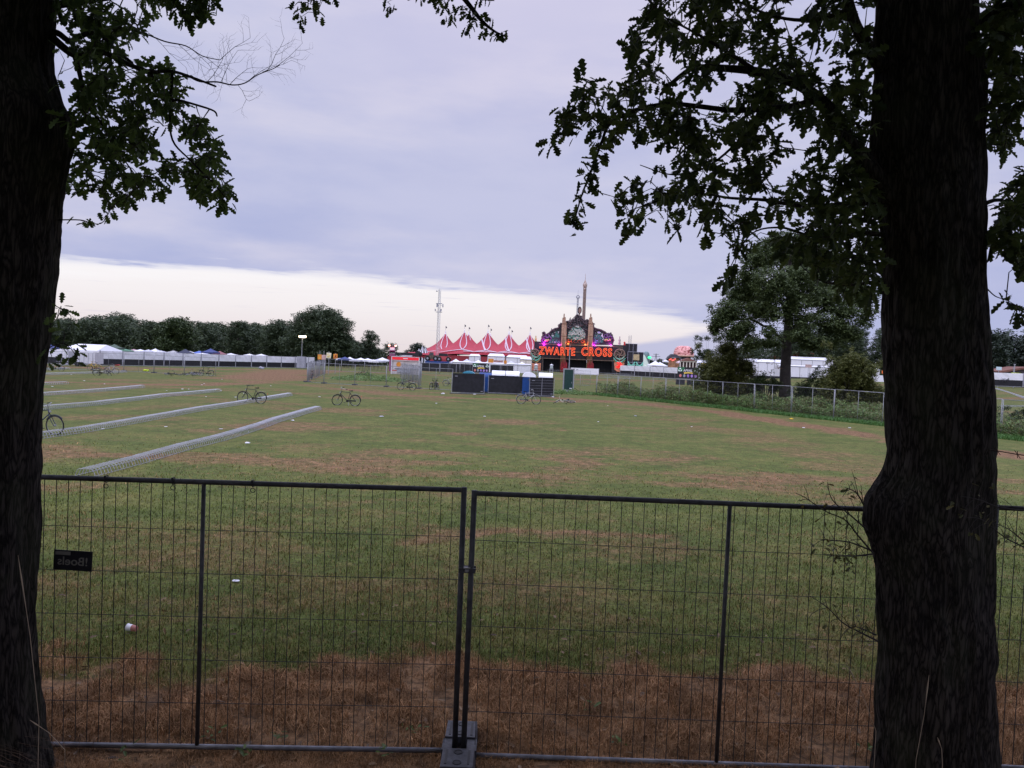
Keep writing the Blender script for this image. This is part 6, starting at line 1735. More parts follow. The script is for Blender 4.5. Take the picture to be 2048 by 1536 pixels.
# ------------------------------------------------------------------ the striped big top
BY = 300.0; s_ = BY / FPX
rim = At(960, 708, BY)[2] - .3
fr_pk = [(929, 660.5), (976, 661), (1018, 664), (1060, 665.5), (1102, 668)]; bk_pk = [(891, 663), (937.5, 665), (981, 668), (1023, 671)]
pk = []
for x, y in fr_pk: p = At(x, y + 2.5, BY); pk.append((p[0], BY, p[2]))
for x, y in bk_pk: p = At(x, y + 2.5, BY + 15); pk.append((p[0], BY + 15, p[2]))
cx0 = pk[5][0]; cx1 = pk[4][0]
tent = thing('circus_tent', 'huge red tent with white looping stripes and six flagged peaks', 'tent', (0, BY, 0))
def th(x, y):
    z = np.full(np.shape(x), 0.0)
    for (a_, b2, h_) in pk:
        r_ = np.hypot(x - a_, (y - b2) * .92); R_ = 14.5 if (a_, b2) != (pk[5][0], pk[5][1]) else 13.0
        t_ = np.clip(1 - r_ / R_, 0, 1); z = np.maximum(z, (h_ - rim) * (.50 * t_ ** 4.2 + .50 * t_ ** 1.12))
    return rim + z
xs_ = np.linspace(cx0 - 12.5, cx1 + 12, 190); ys_ = np.linspace(BY - 12, BY + 27, 90)
Xg, Yg = np.meshgrid(xs_, ys_); Zg = th(Xg, Yg)
ed = np.minimum(np.minimum(Xg - xs_[0], xs_[-1] - Xg), np.minimum(Yg - ys_[0], ys_[-1] - Yg))
Zg = Zg - .9 * np.exp(-ed / .8)
nx_ = len(xs_); I = (np.arange(len(ys_) - 1)[:, None] * nx_ + np.arange(nx_ - 1)[None, :]).ravel()
o = npmesh('canopy', np.stack([Xg.ravel(), Yg.ravel() - BY, Zg.ravel()], 1), np.full(len(I), 4), np.stack([I, I + 1, I + nx_ + 1, I + nx_], 1).ravel(), mat('red_canvas', (.35, .029, .047), .6, 0, .10, .4), tent, True)
b = MB(); x0, x1, y0, y1 = xs_[0] + .4, xs_[-1] - .4, ys_[0] + .4, ys_[-1] - .4
b.add([(x0, y0 - BY, 0), (x1, y0 - BY, 0), (x1, y1 - BY, 0), (x0, y1 - BY, 0), (x0, y0 - BY, rim - .7), (x1, y0 - BY, rim - .7), (x1, y1 - BY, rim - .7), (x0, y1 - BY, rim - .7)], [(0, 1, 5, 4), (1, 2, 6, 5), (2, 3, 7, 6), (3, 0, 4, 7)]); b.build('side_wall', mat('dark_red_canvas', (.26, .03, .04), .7, 0, .1, .5), tent)
def ribbon(pts, w_):
    """a white stripe lying on the canvas"""
    P = np.array(pts); T = np.gradient(P, axis=0); T /= np.linalg.norm(T, axis=1, keepdims=True); Nn = np.stack([-T[:, 1], T[:, 0]], 1)
    w_ = np.broadcast_to(np.asarray(w_, float), (len(P),))[:, None]
    rows_ = [P + Nn * w_ * q for q in (-.5, 0, .5)]
    V = []
    for r_ in rows_: V.append(np.stack([r_[:, 0], r_[:, 1] - BY, th(r_[:, 0], r_[:, 1]) + .14], 1))
    k_ = len(P); b_ = MB(); b_.add(np.concatenate(V).tolist(), [(q * k_ + i, q * k_ + i + 1, (q + 1) * k_ + i + 1, (q + 1) * k_ + i) for q in range(2) for i in range(k_ - 1)]); return b_
wst = mat('white_stripe', (.52, .42, .46), .6, 0, .05, 1)
for i, (a_, b2, h_) in enumerate(pk):
    front = i < 5
    for sd in (-1, 1):
        t_ = np.linspace(.05, 1, 26)
        # loop: out from the tip and back in to meet below the peak
        px2 = a_ + sd * 1.15 * np.sin(PI * t_ ** .9) ** .9 + sd * .08; py2 = b2 - 9.4 * t_
        ribbon(np.stack([px2, py2], 1), .34).build('white_stripe', wst, tent)
        t_ = np.linspace(0, 1, 18)
        px2 = a_ + sd * (8.6 * t_ ** 1.25); py2 = b2 - 9.4 - 2.2 * t_ ** .8
        ribbon(np.stack([px2, np.maximum(py2, ys_[0] + .3)], 1), .6).build('white_stripe', wst, tent)
    if front:
        # seams running along the valleys between peaks
        t_ = np.linspace(0, 1, 14); ribbon(np.stack([a_ + 7.6 + 2.2 * (t_ - .5), b2 + 1 - 11 * t_], 1), .5).build('white_stripe', wst, tent)
    MB().lathe([(.75, -1.7), (.42, -.6), (.2, .5), (.10, 1.1), (.05, 1.2)], (a_, b2 - BY, h_ - .3), 12).build('white_tip', WHITE, tent, True)
    f_ = MB().tube([(a_, b2 - BY, h_ + 1.0), (a_, b2 - BY, h_ + 2.8)], .05, 5).build('flag_pole', GREY, tent)
    MB().add([(a_, b2 - BY, h_ + 2.8), (a_ + .55, b2 - BY + .1, h_ + 2.3), (a_ + .5, b2 - BY, h_ + 1.85), (a_, b2 - BY, h_ + 1.9)], [(0, 1, 2, 3)]).build('flag', DGREY, f_)

# striped peaks behind
for i, (px, top) in enumerate(((838, 697), (845, 692), (851, 693.5))):
    q = At(px, top, 290); t_ = thing('striped_tent', ['black and white striped tent spike, lowest and outermost of three', 'tallest middle black and white striped tent spike', 'black and white striped tent spike closest to the red tent'][i], 'tent', (q[0], 290, 0), 0, 'striped tent spikes'); n_ = 16
    for k_, m_ in ((0, WHITE), (1, BLACK)):
        b = MB()
        for j in range(k_, n_, 2):
            a0, a1 = 2 * PI * j / n_, 2 * PI * (j + 1) / n_
            pr = [(2.1, .5), (1.5, q[2] * .5), (.7, q[2] * .8), (.04, q[2])]
            vs = [(r_ * math.cos(a2), r_ * math.sin(a2), z) for r_, z in pr for a2 in (a0, a1)]; b.add(vs, [(2 * r_, 2 * r_ + 1, 2 * r_ + 3, 2 * r_ + 2) for r_ in range(3)])
        b.build('stripes', m_, t_)
q = At(815, 707, 285); t_ = thing('stage_rig', 'dark stage rigging and gear between the sign tower and the striped spikes', 'stage', (q[0], 285, 0))
b = MB(); b.box((0, 0, q[2] - .3), (9, 3, 1.2)); b.box((4.2, 0, q[2] + .2), (2.4, 2, 1.4), 0, .5); b.box((-3, 0, q[2] / 2), (.3, .3, q[2])); b.box((3, 0, q[2] / 2), (.3, .3, q[2])); b.build('rig', BLACKW, t_)
MB().box((-1, -1.6, q[2] - .9), (6, .2, .5)).build('pale_roofline', LGREY, t_)

# lattice masts and ride towers
def lattice(px, top, Y, w0, w1, zb, m_, name, label, cat, n_=3, r_=.05, step=None):
    q = At(px, top, Y); t_ = thing(name, label, cat, (q[0], Y, 0)); H_ = q[2]; b = MB(); step = step or w0 * 1.3
    leg = lambda k_, z: Vector(((w0 + (w1 - w0) * z / H_) / 1.6 * math.cos(2 * PI * k_ / n_ + .5), (w0 + (w1 - w0) * z / H_) / 1.6 * math.sin(2 * PI * k_ / n_ + .5), z))
    for k_ in range(n_): b.tube([leg(k_, zb), leg(k_, H_)], r_ * 1.5, 5)
    z = zb; i = 0
    while z < H_ - step:
        for k_ in range(n_): b.tube([leg(k_, z), leg((k_ + 1) % n_, z + step)], r_ * .8, 4, False); b.tube([leg(k_, z), leg((k_ + 1) % n_, z)], r_ * .7, 4, False)
        z += step
    b.build('lattice', m_, t_); return t_, H_
t_, H_ = lattice(879.5, 579, 205, .85, .5, 0, mat('pale_mast_steel', (.46, .47, .48), .5, .3, .1, 4), 'radio_mast', 'tall pale lattice radio mast in front of the red tent', 'radio mast', 3, .035, 1.0)
zz = At(879.5, 611, 205)[2]
for i in range(6):
    a_ = 2 * PI * i / 6 + .2; h_ = (zz, zz - 1.25)[i % 2]
    b = MB(); c_ = (1.0 * math.cos(a_), 1.0 * math.sin(a_), h_); b.box(c_, (.24, .18, .85 if i % 2 == 0 else .6)); b.tube([(.4 * math.cos(a_), .4 * math.sin(a_), h_), c_], .04, 4); b.build('antenna', GREY, t_)
[MB().ring((0, 0, z), (0, 0, 1), .85, .05, 16, 4).build('platform', GREY, t_) for z in (zz - 1.75, zz + .5)]
b = MB(); b.lathe([(.16, 0), (.22, .18), (.05, .35)], (-.75, 0, H_ - .6), 8); b.tube([(-.4, 0, H_ - .5), (-.75, 0, H_ - .5)], .03, 4); b.tube([(0, 0, H_ - 1.5), (0, 0, H_ + .4)], .035, 4); b.build('beacon', GREY, t_)
RT = mat('tan_ride_steel', (.26, .20, .17), .6, .2, .2, 2)
t_, H_ = lattice(1170.3, 567, 330, 1.0, .95, 0, RT, 'drop_tower', 'tall tan drop tower ride with ornate cap behind the gate', 'ride tower', 4, .13, 1.2)
MB().box((0, 0, H_ / 2), (.75, .75, H_)).build('core', RT, t_)
MB().lathe([(.55, -3.0), (.75, -2.4), (.55, -1.9), (.85, -1.4), (.95, -.5), (.6, .3), (.35, 1.0), (.10, 1.6), (.05, 4.2)], (0, 0, H_), 12).build('cap', mat('cap_relief', (.42, .32, .27), .6, 0, .3, 2), t_)
t_, H_ = lattice(1156, 594, 380, .7, .6, 0, mat('pale_ride_steel', (.42, .41, .43), .5, .3, .1, 4), 'ride_tower', 'slim pale ride tower with ring top behind the crest oval', 'ride tower', 3, .08, 1.2)
b = MB(); b.ring((0, 0, H_), (0, 1, 0), .75, .2, 14, 5); b.tube([(0, 0, H_ + .7), (0, 0, H_ + 3.4)], .06, 4); b.build('ring_top', GREY, t_)
p = At(1312, 713, 900); zt = At(1312, 707, 900)[2]; b = MB(); b.tube([(-2.5, 0, 0), (0, 0, zt)], .35, 4); b.tube([(2.5, 0, 0), (0, 0, zt)], .35, 4); [b.tube([(-w_, 0, zt - d_), (w_, 0, zt - d_)], .3, 4) for w_, d_ in ((3.2, .9), (5, 3.4))]
o = b.build('pylon', DGREY); o.location = (p[0], 900, 0); tag(o, 'tiny distant power pylon on the skyline right of the gate', 'pylon')

# blue container with display vehicles
Y = 196; a_, c_ = At(850, 730, Y), At(897, 732, Y); W_ = c_[0] - a_[0]; zt = At(873, 722.5, Y)[2]
t_ = thing('shipping_container', 'blue container carrying the parked display vehicles', 'container', (a_[0], Y, 0), rad(-1))
b = MB(); b.box((W_ / 2, 1.2, zt / 2 + .08), (W_, 2.4, zt - .1)); [b.box((W_ * (i + .5) / 22, -.03, zt / 2), (W_ / 44, .06, zt * .84)) for i in range(22)]; b.build('body', mat('container_blue', (.025, .075, .27), .5, 0, .2, 2), t_)
b = MB(); [b.box((x, -.05, zt / 2), (.12, .1, zt)) for x in (.06, W_ - .06)]; b.box((W_ / 2, -.05, zt - .06), (W_ - .24, .1, .12)); b.box((W_ / 2, -.05, .12), (W_ - .24, .1, .12)); b.build('frame', mat('container_frame', (.02, .05, .18), .5), t_)
def vehicle(x0, x1, top, label, body, cabm, red):
    a_, c_ = At(x0, 722, Y + 1), At(x1, 722, Y + 1); L_ = c_[0] - a_[0]; H_ = At((x0 + x1) / 2, top, Y + 1)[2] - zt
    t_ = thing('display_truck', label, 'truck', (a_[0], Y + 1, zt), 0, 'display vehicles on the blue container'); wr = H_ * .24
    if not red:
        MB().prism([(0, wr), (L_, wr), (L_, H_ * .62), (L_ * .62, H_ * .62), (L_ * .60, H_), (L_ * .34, H_), (L_ * .28, H_ * .66), (0, H_ * .58)], -.8, .8).build('body', body, t_)
        MB().prism([(L_ * .36, H_ * .68), (L_ * .58, H_ * .68), (L_ * .57, H_ * .94), (L_ * .38, H_ * .94)], -.83, -.8).build('window', DGREY, t_)
    else:
        MB().prism([(0, wr), (L_ * .9, wr), (L_, H_ * .5), (L_ * .8, H_ * .62), (L_ * .3, H_ * .66), (0, H_ * .5)], -.85, .85).build('body', body, t_)
        MB().prism([(L_ * .1, H_ * .66), (L_ * .78, H_ * .66), (L_ * .7, H_), (L_ * .12, H_)], -.5, .5).build('roll_cage', cabm, t_)
    for x in (.18, .82):
        for y in (-.75, .75):
            b = MB().lathe([(wr * .6, -.2), (wr * 1.25, -.18), (wr * 1.25, .18), (wr * .6, .2)], (0, 0, 0), 14); b.v = [(L_ * x + p_[0], y + p_[2], wr * 1.25 + p_[1]) for p_ in b.v]; wh = b.build('wheel', TYRE, t_)
            b = MB().lathe([(wr * .5, -.22), (wr * .5, .22)], (0, 0, 0), 10); b.v = [(L_ * x + p_[0], y + p_[2], wr * 1.25 + p_[1]) for p_ in b.v]; b.build('rim', GREY, wh)
vehicle(851, 876, 704.5, 'rust brown old display truck on the blue container', mat('rust_brown_body', (.10, .075, .06), .7, 0, .5, 1.5), GREY, False)
vehicle(874, 902, 707, 'red display buggy with dark rig on the blue container', mat('buggy_red', (.40, .06, .07), .5, 0, .15, 2), BLACKW, True)

# ------------------------------------------------------------------ right of the gate: stalls, dome, tents
wl2 = {'n': 0}
Y = 262; q = At(1368, 692, Y); zb = At(1368, 712, Y)[2]; R_ = 20 * Y / FPX
t_ = thing('dome_ride', 'red brain like dome on a dark drum behind the stalls', 'ride', (q[0], Y, 0))
lat = np.linspace(0, PI / 2, 26); lon = np.linspace(0, 2 * PI, 90, endpoint=False); LA, LO = np.meshgrid(lat, lon, indexing='ij')
wig = fbm(LO * 1.5 + 3, LA * 2.6, 2) * 15; gv = np.abs(np.sin(wig)) ** .7; rr = R_ * (.90 + .12 * gv)
V = np.stack([rr * np.cos(LA) ** .5 * np.cos(LO), rr * np.cos(LA) ** .5 * np.sin(LO), (q[2] - zb) * np.sin(LA) * (.95 + .06 * gv)], 2)
k_ = 90; i_ = (np.arange(25)[:, None] * k_); j_ = np.arange(k_)[None, :]; j2 = (j_ + 1) % k_
dm = npmesh('dome', V.reshape(-1, 3) + np.array([0, 0, zb]), np.full(25 * k_, 4), np.stack([i_ + j_, i_ + j2, i_ + k_ + j2, i_ + k_ + j_], 2).ravel(), None, t_, True)
M = bpy.data.materials.new('brain_paint'); M.use_nodes = True; at = M.node_tree.nodes.new('ShaderNodeAttribute'); at.attribute_name = 'fold'; r2 = M.node_tree.nodes.new('ShaderNodeValToRGB'); r2.color_ramp.elements[0].color = (.26, .03, .03, 1); r2.color_ramp.elements[1].color = (.72, .33, .30, 1); r2.color_ramp.elements[0].position = .25; r2.color_ramp.elements[1].position = .6
M.node_tree.links.new(at.outputs['Fac'], r2.inputs[0]); M.node_tree.links.new(r2.outputs[0], M.node_tree.nodes['Principled BSDF'].inputs['Base Color']); dm.data.materials.append(M)
a2 = dm.data.attributes.new('fold', 'FLOAT', 'POINT'); a2.data.foreach_set('value', gv.ravel().astype(np.float32))
MB().ring((0, 0, zb), (0, 0, 1), R_ * .97, .3, 40, 6).build('rim_lights', mat('rim_gold', (.50, .30, .22), .5), t_)
MB().lathe([(R_ * .98, zb - .4), (R_ * .98, zb - .05)], (0, 0, 0), 40).build('dark_rim', BLACKW, t_); MB().lathe([(R_ * .72, 0), (R_ * .72, zb - .3)], (0, 0, 0), 24).build('drum', DGREY, t_)
# lit orange facade with dark hood
Y = 240; a_, c_ = At(1336, 735, Y), At(1357, 735, Y); W_ = c_[0] - a_[0]; zt = At(1346, 716, Y)[2]; z2 = At(1346, 709.5, Y)[2]
t_ = thing('bar_front', 'orange slatted bar front with glowing pink sign under a dark hood', 'bar', (a_[0], Y, 0))
b = MB(); [b.box((W_ * (i + .5) / 9, 0, zt / 2), (W_ / 12, .3, zt)) for i in range(9)]; b.build('orange_posts', mat('orange_slats', (.42, .22, .12), .6, 0, .4, 2), t_); MB().box((W_ / 2, .4, zt / 2), (W_, .3, zt)).build('back_wall', DRED, t_)
MB().prism([(-.5, zt - .4), (-.2, zt + .3), (W_ * .25, z2 + .2), (W_ * .7, z2 + .1), (W_ * 1.15, zt + .2), (W_ * 1.2, zt - .3), (W_ * .8, zt + .1), (W_ * .2, zt + .1)], -1.0, 1.5).build('hood', DGREY, t_)
b = MB(); [b.box((W_ * (.1 + .13 * i), -.3, zt - .55 + .25 * math.sin(i * 2)), (.35, .1, .3), 0, i) for i in range(5)]; b.build('glowing_sign', glow('pink_glow', (1.0, .16, .14), 1.6), t_)
# green and white tents
q = At(1286, 712, 215); 
t_ = thing('peaked_tent', 'pale green peaked canopy right of the mint draped wall', 'tent', (At(1287, 725, 252)[0], 252, 0)); H_ = At(1286, 711, 252)[2]
pr = [(5.6, 1.6), (3.6, 2.3), (1.9, 3.4), (.6, H_ - .3), (.1, H_ + .3)]; MB().lathe(pr, (0, 0, 0), 12).build('canopy', mat('pale_green_canvas', (.42, .48, .38), .7, 0, .1, 1), t_, True); b = MB(); [b.tube([(4.8 * math.cos(a2), 4.8 * math.sin(a2), 0), (4.8 * math.cos(a2), 4.8 * math.sin(a2), 1.9)], .06, 5) for a2 in np.linspace(0, 2 * PI, 8, endpoint=False)]; b.build('legs', GREY, t_)
q = At(1293, 703, 270); t_ = thing('silo', 'grey green rounded column with a green lamp right of the gate', 'silo', (q[0], 270, 0)); MB().lathe([(1.1, 0), (1.1, q[2] - 1.2), (.95, q[2] - .5), (.5, q[2] - .05), (.05, q[2])], (0, 0, 0), 16).build('column', mat('silo_grey', (.16, .22, .22), .6, 0, .15, 1), t_, True)
q = At(1299, 715, 262); t_ = thing('green_lamp', 'bright green flood lamp beside the rounded column', 'lamp', (q[0], 262, 0)); MB().lathe([(.4, -.4), (.7, 0), (.4, .4)], (0, 0, q[2]), 10).build('lens', glow('green_glow', (.05, 1.0, .35), 1.3), t_); MB().tube([(0, 0, 0), (0, 0, q[2] - .4)], .08, 6).build('pole', GREY, t_)
for i, args in enumerate(((1311, 721.5, 16, 225), (1331, 719, 6, 218), (1320, 724, 12, 212), (1363, 719, 10, 232), (1372, 721, 8, 226))):
    lab = ['low white tent beside the pale green canopy', 'pointed white pavilion before the orange bar front', 'flat white tent before the pointed pavilion', 'pinkish white tent right of the orange bar front', 'small white tent under the brain like dome'][i]
    popup(*args, mat('pinkish_tent', (.68, .52, .54), .7) if i == 3 else WHITER, lab, 'white tents right of the gate')
marquee(1379, 1430, 720.5, 726, 222, 7, 'white flat marquee left of the tall olive bush')
Y = 214; a_ = At(1360, 735, Y); c_ = At(1392, 735, Y); W_ = c_[0] - a_[0]; zt = At(1376, 723, Y)[2]
t_ = thing('stall', 'cream timber stall with dark openings above the second sign board', 'stall', (a_[0], Y, 0)); b = MB(); [b.box((x, 0, zt / 2), (.25, .4, zt)) for x in np.linspace(0, W_, 6)]; b.box((W_ / 2, 0, zt), (W_ + .3, .6, .3)); b.box((W_ / 2, -.1, 1.0), (W_, .3, .2)); b.build('timber_frame', CREAM, t_); MB().box((W_ / 2, .8, zt / 2), (W_, .3, zt - .2)).build('dark_back', mat('maroon_back', (.07, .03, .04), .7), t_)
MB().prism([(-.2, zt + .1), (W_ * .45, zt + 1.0), (W_ + .3, zt + .2)], -.5, 1.2).build('roof', mat('red_brown_roof', (.20, .09, .07), .7), t_)
q = At(1407, 730.5, 205); t_ = thing('hanging_sign', 'yellow orange sign beside the second black board', 'sign', (q[0], 205, 0)); MB().box((0, 0, q[2]), (1.35, .1, 1.15)).build('board', YELLOW, t_); MB().box((0, -.06, q[2] + .05), (.85, .02, .35)).build('print', ORANGE, t_); MB().tube([(0, .1, 0), (0, .1, q[2] + .5)], .06, 6).build('pole', GREY, t_)
Y = 190; a_ = At(1397, 752, Y); t_ = thing('cabin', 'grey cabin with pale posts beside the tall olive bush', 'cabin', (a_[0], Y, 0)); MB().box((1.0, .8, 1.35), (2.0, 1.6, 2.7)).build('body', GREY, t_); b = MB(); [b.box((x, -.04, 1.35), (.14, .1, 2.7)) for x in (.1, .9, 1.6)]; b.build('corner_posts', WHITE, t_); MB().box((.5, -.03, 1.2), (.6, .04, 1.9)).build('door', DGREY, t_)
# behind the oak
marquee(1582, 1668, 714, 720, 268, 9, 'large white marquee seen between the oak trunk and the broad bush', gable_side=False)
marquee(1480, 1572, 718, 724, 266, 9, 'long white marquee behind the oak trunk and the olive bush', gable_side=False)
marquee(1560, 1760, 733, 735, 236, 5, 'low white tent front running behind the broad bush', gable_side=False)
q = At(1612, 704, 285); t_ = thing('inflatable', 'red inflatable shape rising over the large white marquee', 'inflatable', (q[0], 285, 0)); b = MB(); [b.lathe([(.3, 0), (1.6, 1.0), (1.8, 2.2), (1.2, 3.2), (.1, 3.7)], (x, 0, q[2] - 3.6 - abs(x) * .12), 12) for x in (-3.2, -.6, 2.0)]; b.build('red_tubes', RED, t_, True); MB().box((0, 0, (q[2] - 3) / 2), (7.5, 1.6, q[2] - 2.5)).build('base_block', DRED, t_)
q = At(1617, 732, 232); t_ = thing('menu_board', 'small yellow and purple board on the white tent front', 'sign', (q[0], 232, 0)); MB().box((0, 0, q[2]), (1.9, .1, .9)).build('board', mat('menu_mixed', (.42, .30, .28), .6, 0, .6, 4), t_); MB().tube([(0, .1, 0), (0, .1, q[2])], .06, 5).build('pole', GREY, t_)
sk = [At(1500, 752, 228), At(1760, 765, 222)]; t_ = thing('banner_wall', 'low black skirting wall behind the oak and the broad bush', 'wall', sk[0] * 1); W_ = (sk[1] - sk[0]).length; t_.location.z = 0; MB().box((W_ / 2, 0, .75), (W_, .1, 1.5)).build('black_sheet', BLACK, t_); b = MB(); [b.tube([(W_ * i / 12, -.1, 0), (W_ * i / 12, -.1, 2.2)], .06, 5) for i in range(13)]; b.build('posts', GREY, t_)
q = At(1764, 744, 205); t_ = thing('stall', 'small orange and white stall at the edge of the knotted trunk', 'stall', (q[0], 205, 0)); MB().box((0, 0, 1.5), (3.2, 1, 3.0)).build('body', WHITE, t_); MB().box((.3, -.55, q[2]), (1.2, .1, .8)).build('orange_panel', glow('orange_panel', (.8, .16, .03), .4), t_)
q = At(1725, 726, 250); t_ = thing('tripod_frame', 'pale wooden tripod frame above the broad bush', 'frame', (q[0], 250, 0)); MB().tube([(-1.1, 0, 0), (-.6, 0, q[2] - 1), (0, 0, q[2] + 1)], .12, 5).build('leg', CREAM, t_); MB().tube([(1.1, 0, 0), (.6, 0, q[2] - 1), (0, 0, q[2] + 1)], .12, 5).build('leg', CREAM, t_); MB().tube([(-.5, 0, q[2] - .6), (.5, 0, q[2] - .6)], .1, 5).build('crossbar', CREAM, t_)
# past the knotted trunk: parked cars behind the scribbled fence, barn roof, post signs
def car(px, top, wpx, Y, m_, label):
    a_ = At(px - wpx / 2, 755, Y); L_ = wpx * Y / FPX; zt = At(px, top, Y)[2]; z0 = zt - 1.9; t_ = thing('parked_car', label, 'car', (a_[0], Y, z0), 0, 'cars behind the scribbled fence')
    MB().prism([(0, .4), (L_, .4), (L_, .95), (L_ * .85, 1.05), (L_ * .68, 1.85), (L_ * .30, 1.9), (L_ * .14, 1.15), (0, 1.0)], -.85, .85).build('body', m_, t_); MB().prism([(L_ * .20, 1.15), (L_ * .78, 1.12), (L_ * .65, 1.75), (L_ * .32, 1.78)], -.87, -.85).build('window', DGREY, t_)
    for x in (.2, .8):
        b = MB().lathe([(.36, -.12), (.36, .12)], (0, 0, 0), 12); b.v = [(L_ * x + p_[0], -.8 + p_[2], .36 + p_[1]) for p_ in b.v]; b.build('wheel', TYRE, t_)
for args in ((1992, 745.5, 22, 172, NAVY, 'dark blue car half hidden by the knotted trunk'), (2012, 746.5, 22, 174, mat('car_red', (.5, .05, .03), .3), 'red car behind the scribbled white banner'), (2032, 745.5, 24, 176, mat('car_lime', (.45, .55, .06), .3), 'lime yellow car behind the scribbled white banner')): car(*args)
Y = 200; a_, c_ = At(2000, 744, Y), At(2120, 744, Y); W_ = c_[0] - a_[0]; zt = At(2045, 733, Y)[2]; ze = At(2005, 743, Y)[2]; t_ = thing('barn', 'low barn with rust red roof before the pine wood', 'barn', (a_[0], Y, 0)); MB().prism([(-.4, ze), (W_ * .45, zt), (W_ + .4, ze - .3), (W_, ze - .6), (W_ * .45, zt - .5), (0, ze - .4)], -.3, 8).build('roof', mat('rust_roof', (.16, .07, .05), .8, 0, .2, 1), t_); MB().prism([(0, 0), (W_, 0), (W_, ze - .7), (W_ * .45, zt - .6), (0, ze - .5)], 0, 7.6).build('wall', mat('dark_timber', (.035, .03, .03), .8), t_)
q = At(1998, 737, 180); t_ = thing('post_sign', 'pale blue sign on a post before the barn roof', 'sign', (q[0], 180, 0)); MB().box((0, 0, q[2]), (1.25, .08, .75)).build('board', mat('pale_blue_sign', (.50, .62, .66), .6), t_); MB().tube([(0, .06, 0), (0, .06, q[2])], .06, 5).build('post', GREY, t_)
q = At(2029.5, 728, 178); b = MB().tube([(0, 0, 0), (0, 0, q[2])], .11, 6).tube([(0, 0, q[2] * .45), (-.35, 0, q[2] - .6)], .06, 5); b.box((0, 0, q[2] - .1), (.3, .3, .2)); o = b.build('utility_post', GREY); o.location = (q[0], 178, 0); tag(o, 'grey post rising before the barn roof', 'post')

# ------------------------------------------------------------------ litter in the grass
PAPER = mat('litter_paper', (.70, .69, .72), .7, 0, .15, 30)
def crumple(px, py, size, label, m_, group=None, seed=0, flat=.45):
    p = G(px, py); ra = random.Random(seed); b = MB(); n_ = 12; vs = []
    for r_ in range(4):
        for j in range(n_):
            a2 = 2 * PI * j / n_; q = size * (.25 + .75 * math.sin(PI * (r_ + .6) / 4.4)) * ra.uniform(.6, 1.15); vs.append((q * math.cos(a2), q * .6 * math.sin(a2), size * flat * (r_ / 3) * ra.uniform(.5, 1.2)))
    b.add(vs, [(r_ * n_ + j, r_ * n_ + (j + 1) % n_, (r_ + 1) * n_ + (j + 1) % n_, (r_ + 1) * n_ + j) for r_ in range(3) for j in range(n_)] + [tuple(3 * n_ + j for j in range(n_))])
    o = b.build('paper_scrap' if m_ is PAPER else 'rubbish', m_); o.location = p + Vector((0, 0, .02)); tag(o, label, 'litter', group); return o
p = G(264, 1266); t_ = thing('paper_cup', 'white and red paper cup lying in the grass behind the close fence', 'cup', p + Vector((0, 0, .055)), rad(0)); t_.rotation_euler = (rad(0), rad(84), rad(-8))
prof = [(.030, 0), (.034, .05), (.040, .11)]
b = MB(); n_ = 20; vs = [(r_ * math.cos(2 * PI * j / n_), r_ * math.sin(2 * PI * j / n_), z - .055) for r_, z in ((.0395, .11), (.0352, .055)) for j in range(n_)]; b.add(vs, [(j, n_ + j, n_ + (j + 1) % n_, (j + 1) % n_) for j in range(n_)]); 
CUPW = mat('cup_white', (.78, .77, .80), .5, 0, .05, 30); CUPR = mat('cup_red', (.42, .17, .14), .5, 0, .1, 30)
b.add([(r_ * .96 * math.cos(2 * PI * j / n_), r_ * .96 * math.sin(2 * PI * j / n_), z - .055) for r_, z in ((.0395, .11), (.031, .01)) for j in range(n_)], [(j, (j + 1) % n_, n_ + (j + 1) % n_, n_ + j) for j in range(n_)]); b.ring((0, 0, .055), (0, 0, 1), .0395, .002, 20, 5)
b.build('cup_body', CUPW, t_)
b = MB(); b.add([(r_ * math.cos(2 * PI * j / n_), r_ * math.sin(2 * PI * j / n_), z - .055) for r_, z in ((.0352, .055), (.030, 0)) for j in range(n_)], [(j, n_ + j, n_ + (j + 1) % n_, (j + 1) % n_) for j in range(n_)] + [tuple(n_ + j for j in range(n_))]); b.build('red_print', CUPR, t_)
t_.rotation_euler = (0, rad(-86), rad(-10))
crumple(472, 1166, .055, 'crumpled pale tissue in the grass between the fence brace and the paired posts', PAPER, seed=2)
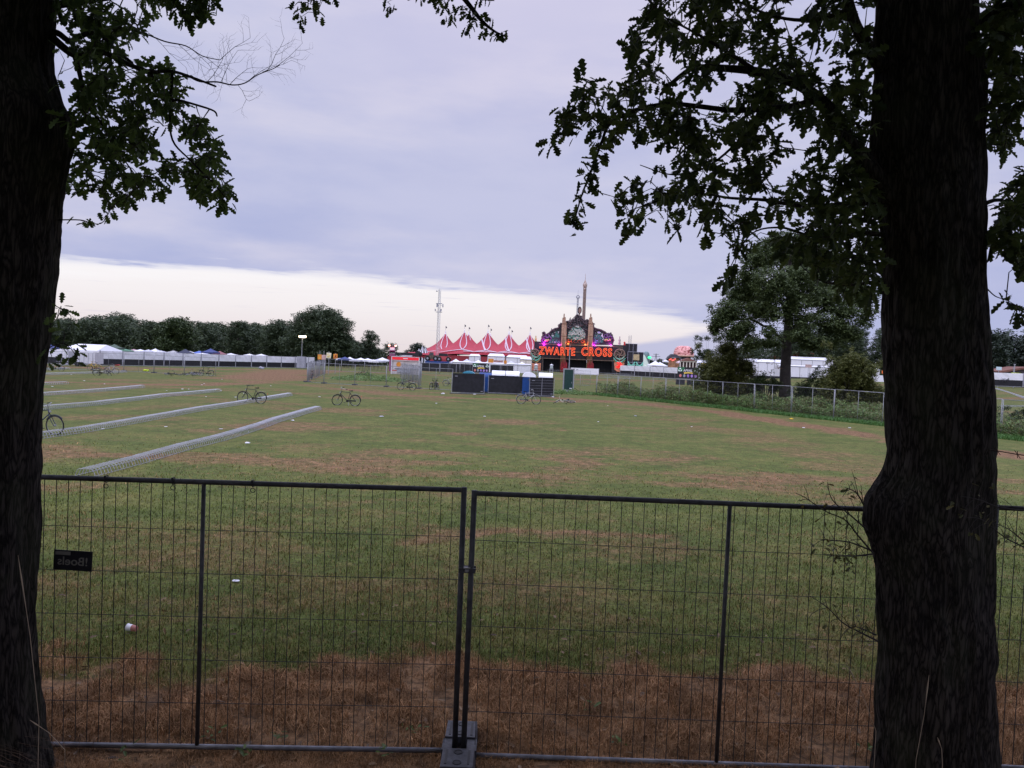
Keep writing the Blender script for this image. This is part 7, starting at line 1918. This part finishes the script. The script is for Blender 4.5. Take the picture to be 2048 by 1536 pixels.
crumple(495, 888, .09, 'white scrap of paper beside the middle of the nearest rack row', PAPER, seed=3)
crumple(763, 834, .13, 'grey flattened litter on open grass below the bicycle with grey bars', LGREY, seed=4, flat=.25)
crumple(1583, 839, .15, 'yellow litter at the verge of the long wire fence', mat('litter_yellow', (.66, .44, .04), .6), seed=5)
crumple(1271, 833, .10, 'dark grey litter on the worn strip by the long wire fence', GREY, seed=6)
crumple(292, 742.5, .42, 'lime yellow bag lying on the field by the thin mesh fence', mat('litter_lime', (.50, .62, .03), .6), seed=7)
crumple(234, 731.5, .5, 'small red bag at the foot of the banner fence', mat('litter_red', (.45, .06, .05), .6), seed=8, flat=.3)
crumple(495, 734, .75, 'white heap of rubbish against the banner fence', PAPER, seed=9, flat=1.3)
crumple(480, 732, .6, 'grey folded chair like heap against the banner fence', LGREY, seed=10, flat=1.4)
crumple(523, 738, .6, 'dark and white pile dumped beside the lamp mast track', GREY, seed=12, flat=.6)
crumple(886, 788.5, .17, 'white rag before the open end of the largest black screen', PAPER, seed=13, flat=.5)
crumple(949, 789.5, .14, 'small white litter at the foot of the largest black screen', PAPER, seed=14)
crumple(1106, 795, .14, 'white litter at the outer corner of the wired black screen', PAPER, seed=15)
random.seed(77)
for i in range(30):
    while True:
        px, py = random.uniform(90, 1750), random.choice((random.uniform(742, 790), random.uniform(745, 860)))
        if (px > 620 and py < 792) or (px > 1150 and py < 800 + (px - 1150) * .1) or py < 740 + .02 * px: continue
        break
    crumple(px, py, random.uniform(.05, .10), 'tiny scrap of white paper trodden into the field', PAPER, 'paper scraps strewn over the field', 100 + i, .3)

# ------------------------------------------------------------------ text curves become meshes
bpy.context.view_layer.update()
dgr = bpy.context.evaluated_depsgraph_get()
for o in [o for o in bpy.data.objects if o.type == 'FONT']:
    me = bpy.data.meshes.new_from_object(o.evaluated_get(dgr)); n_ = bpy.data.objects.new(o.name.split('.')[0], me); LINK(n_)
    n_.parent = o.parent; n_.matrix_basis = o.matrix_basis.copy(); bpy.data.objects.remove(o)
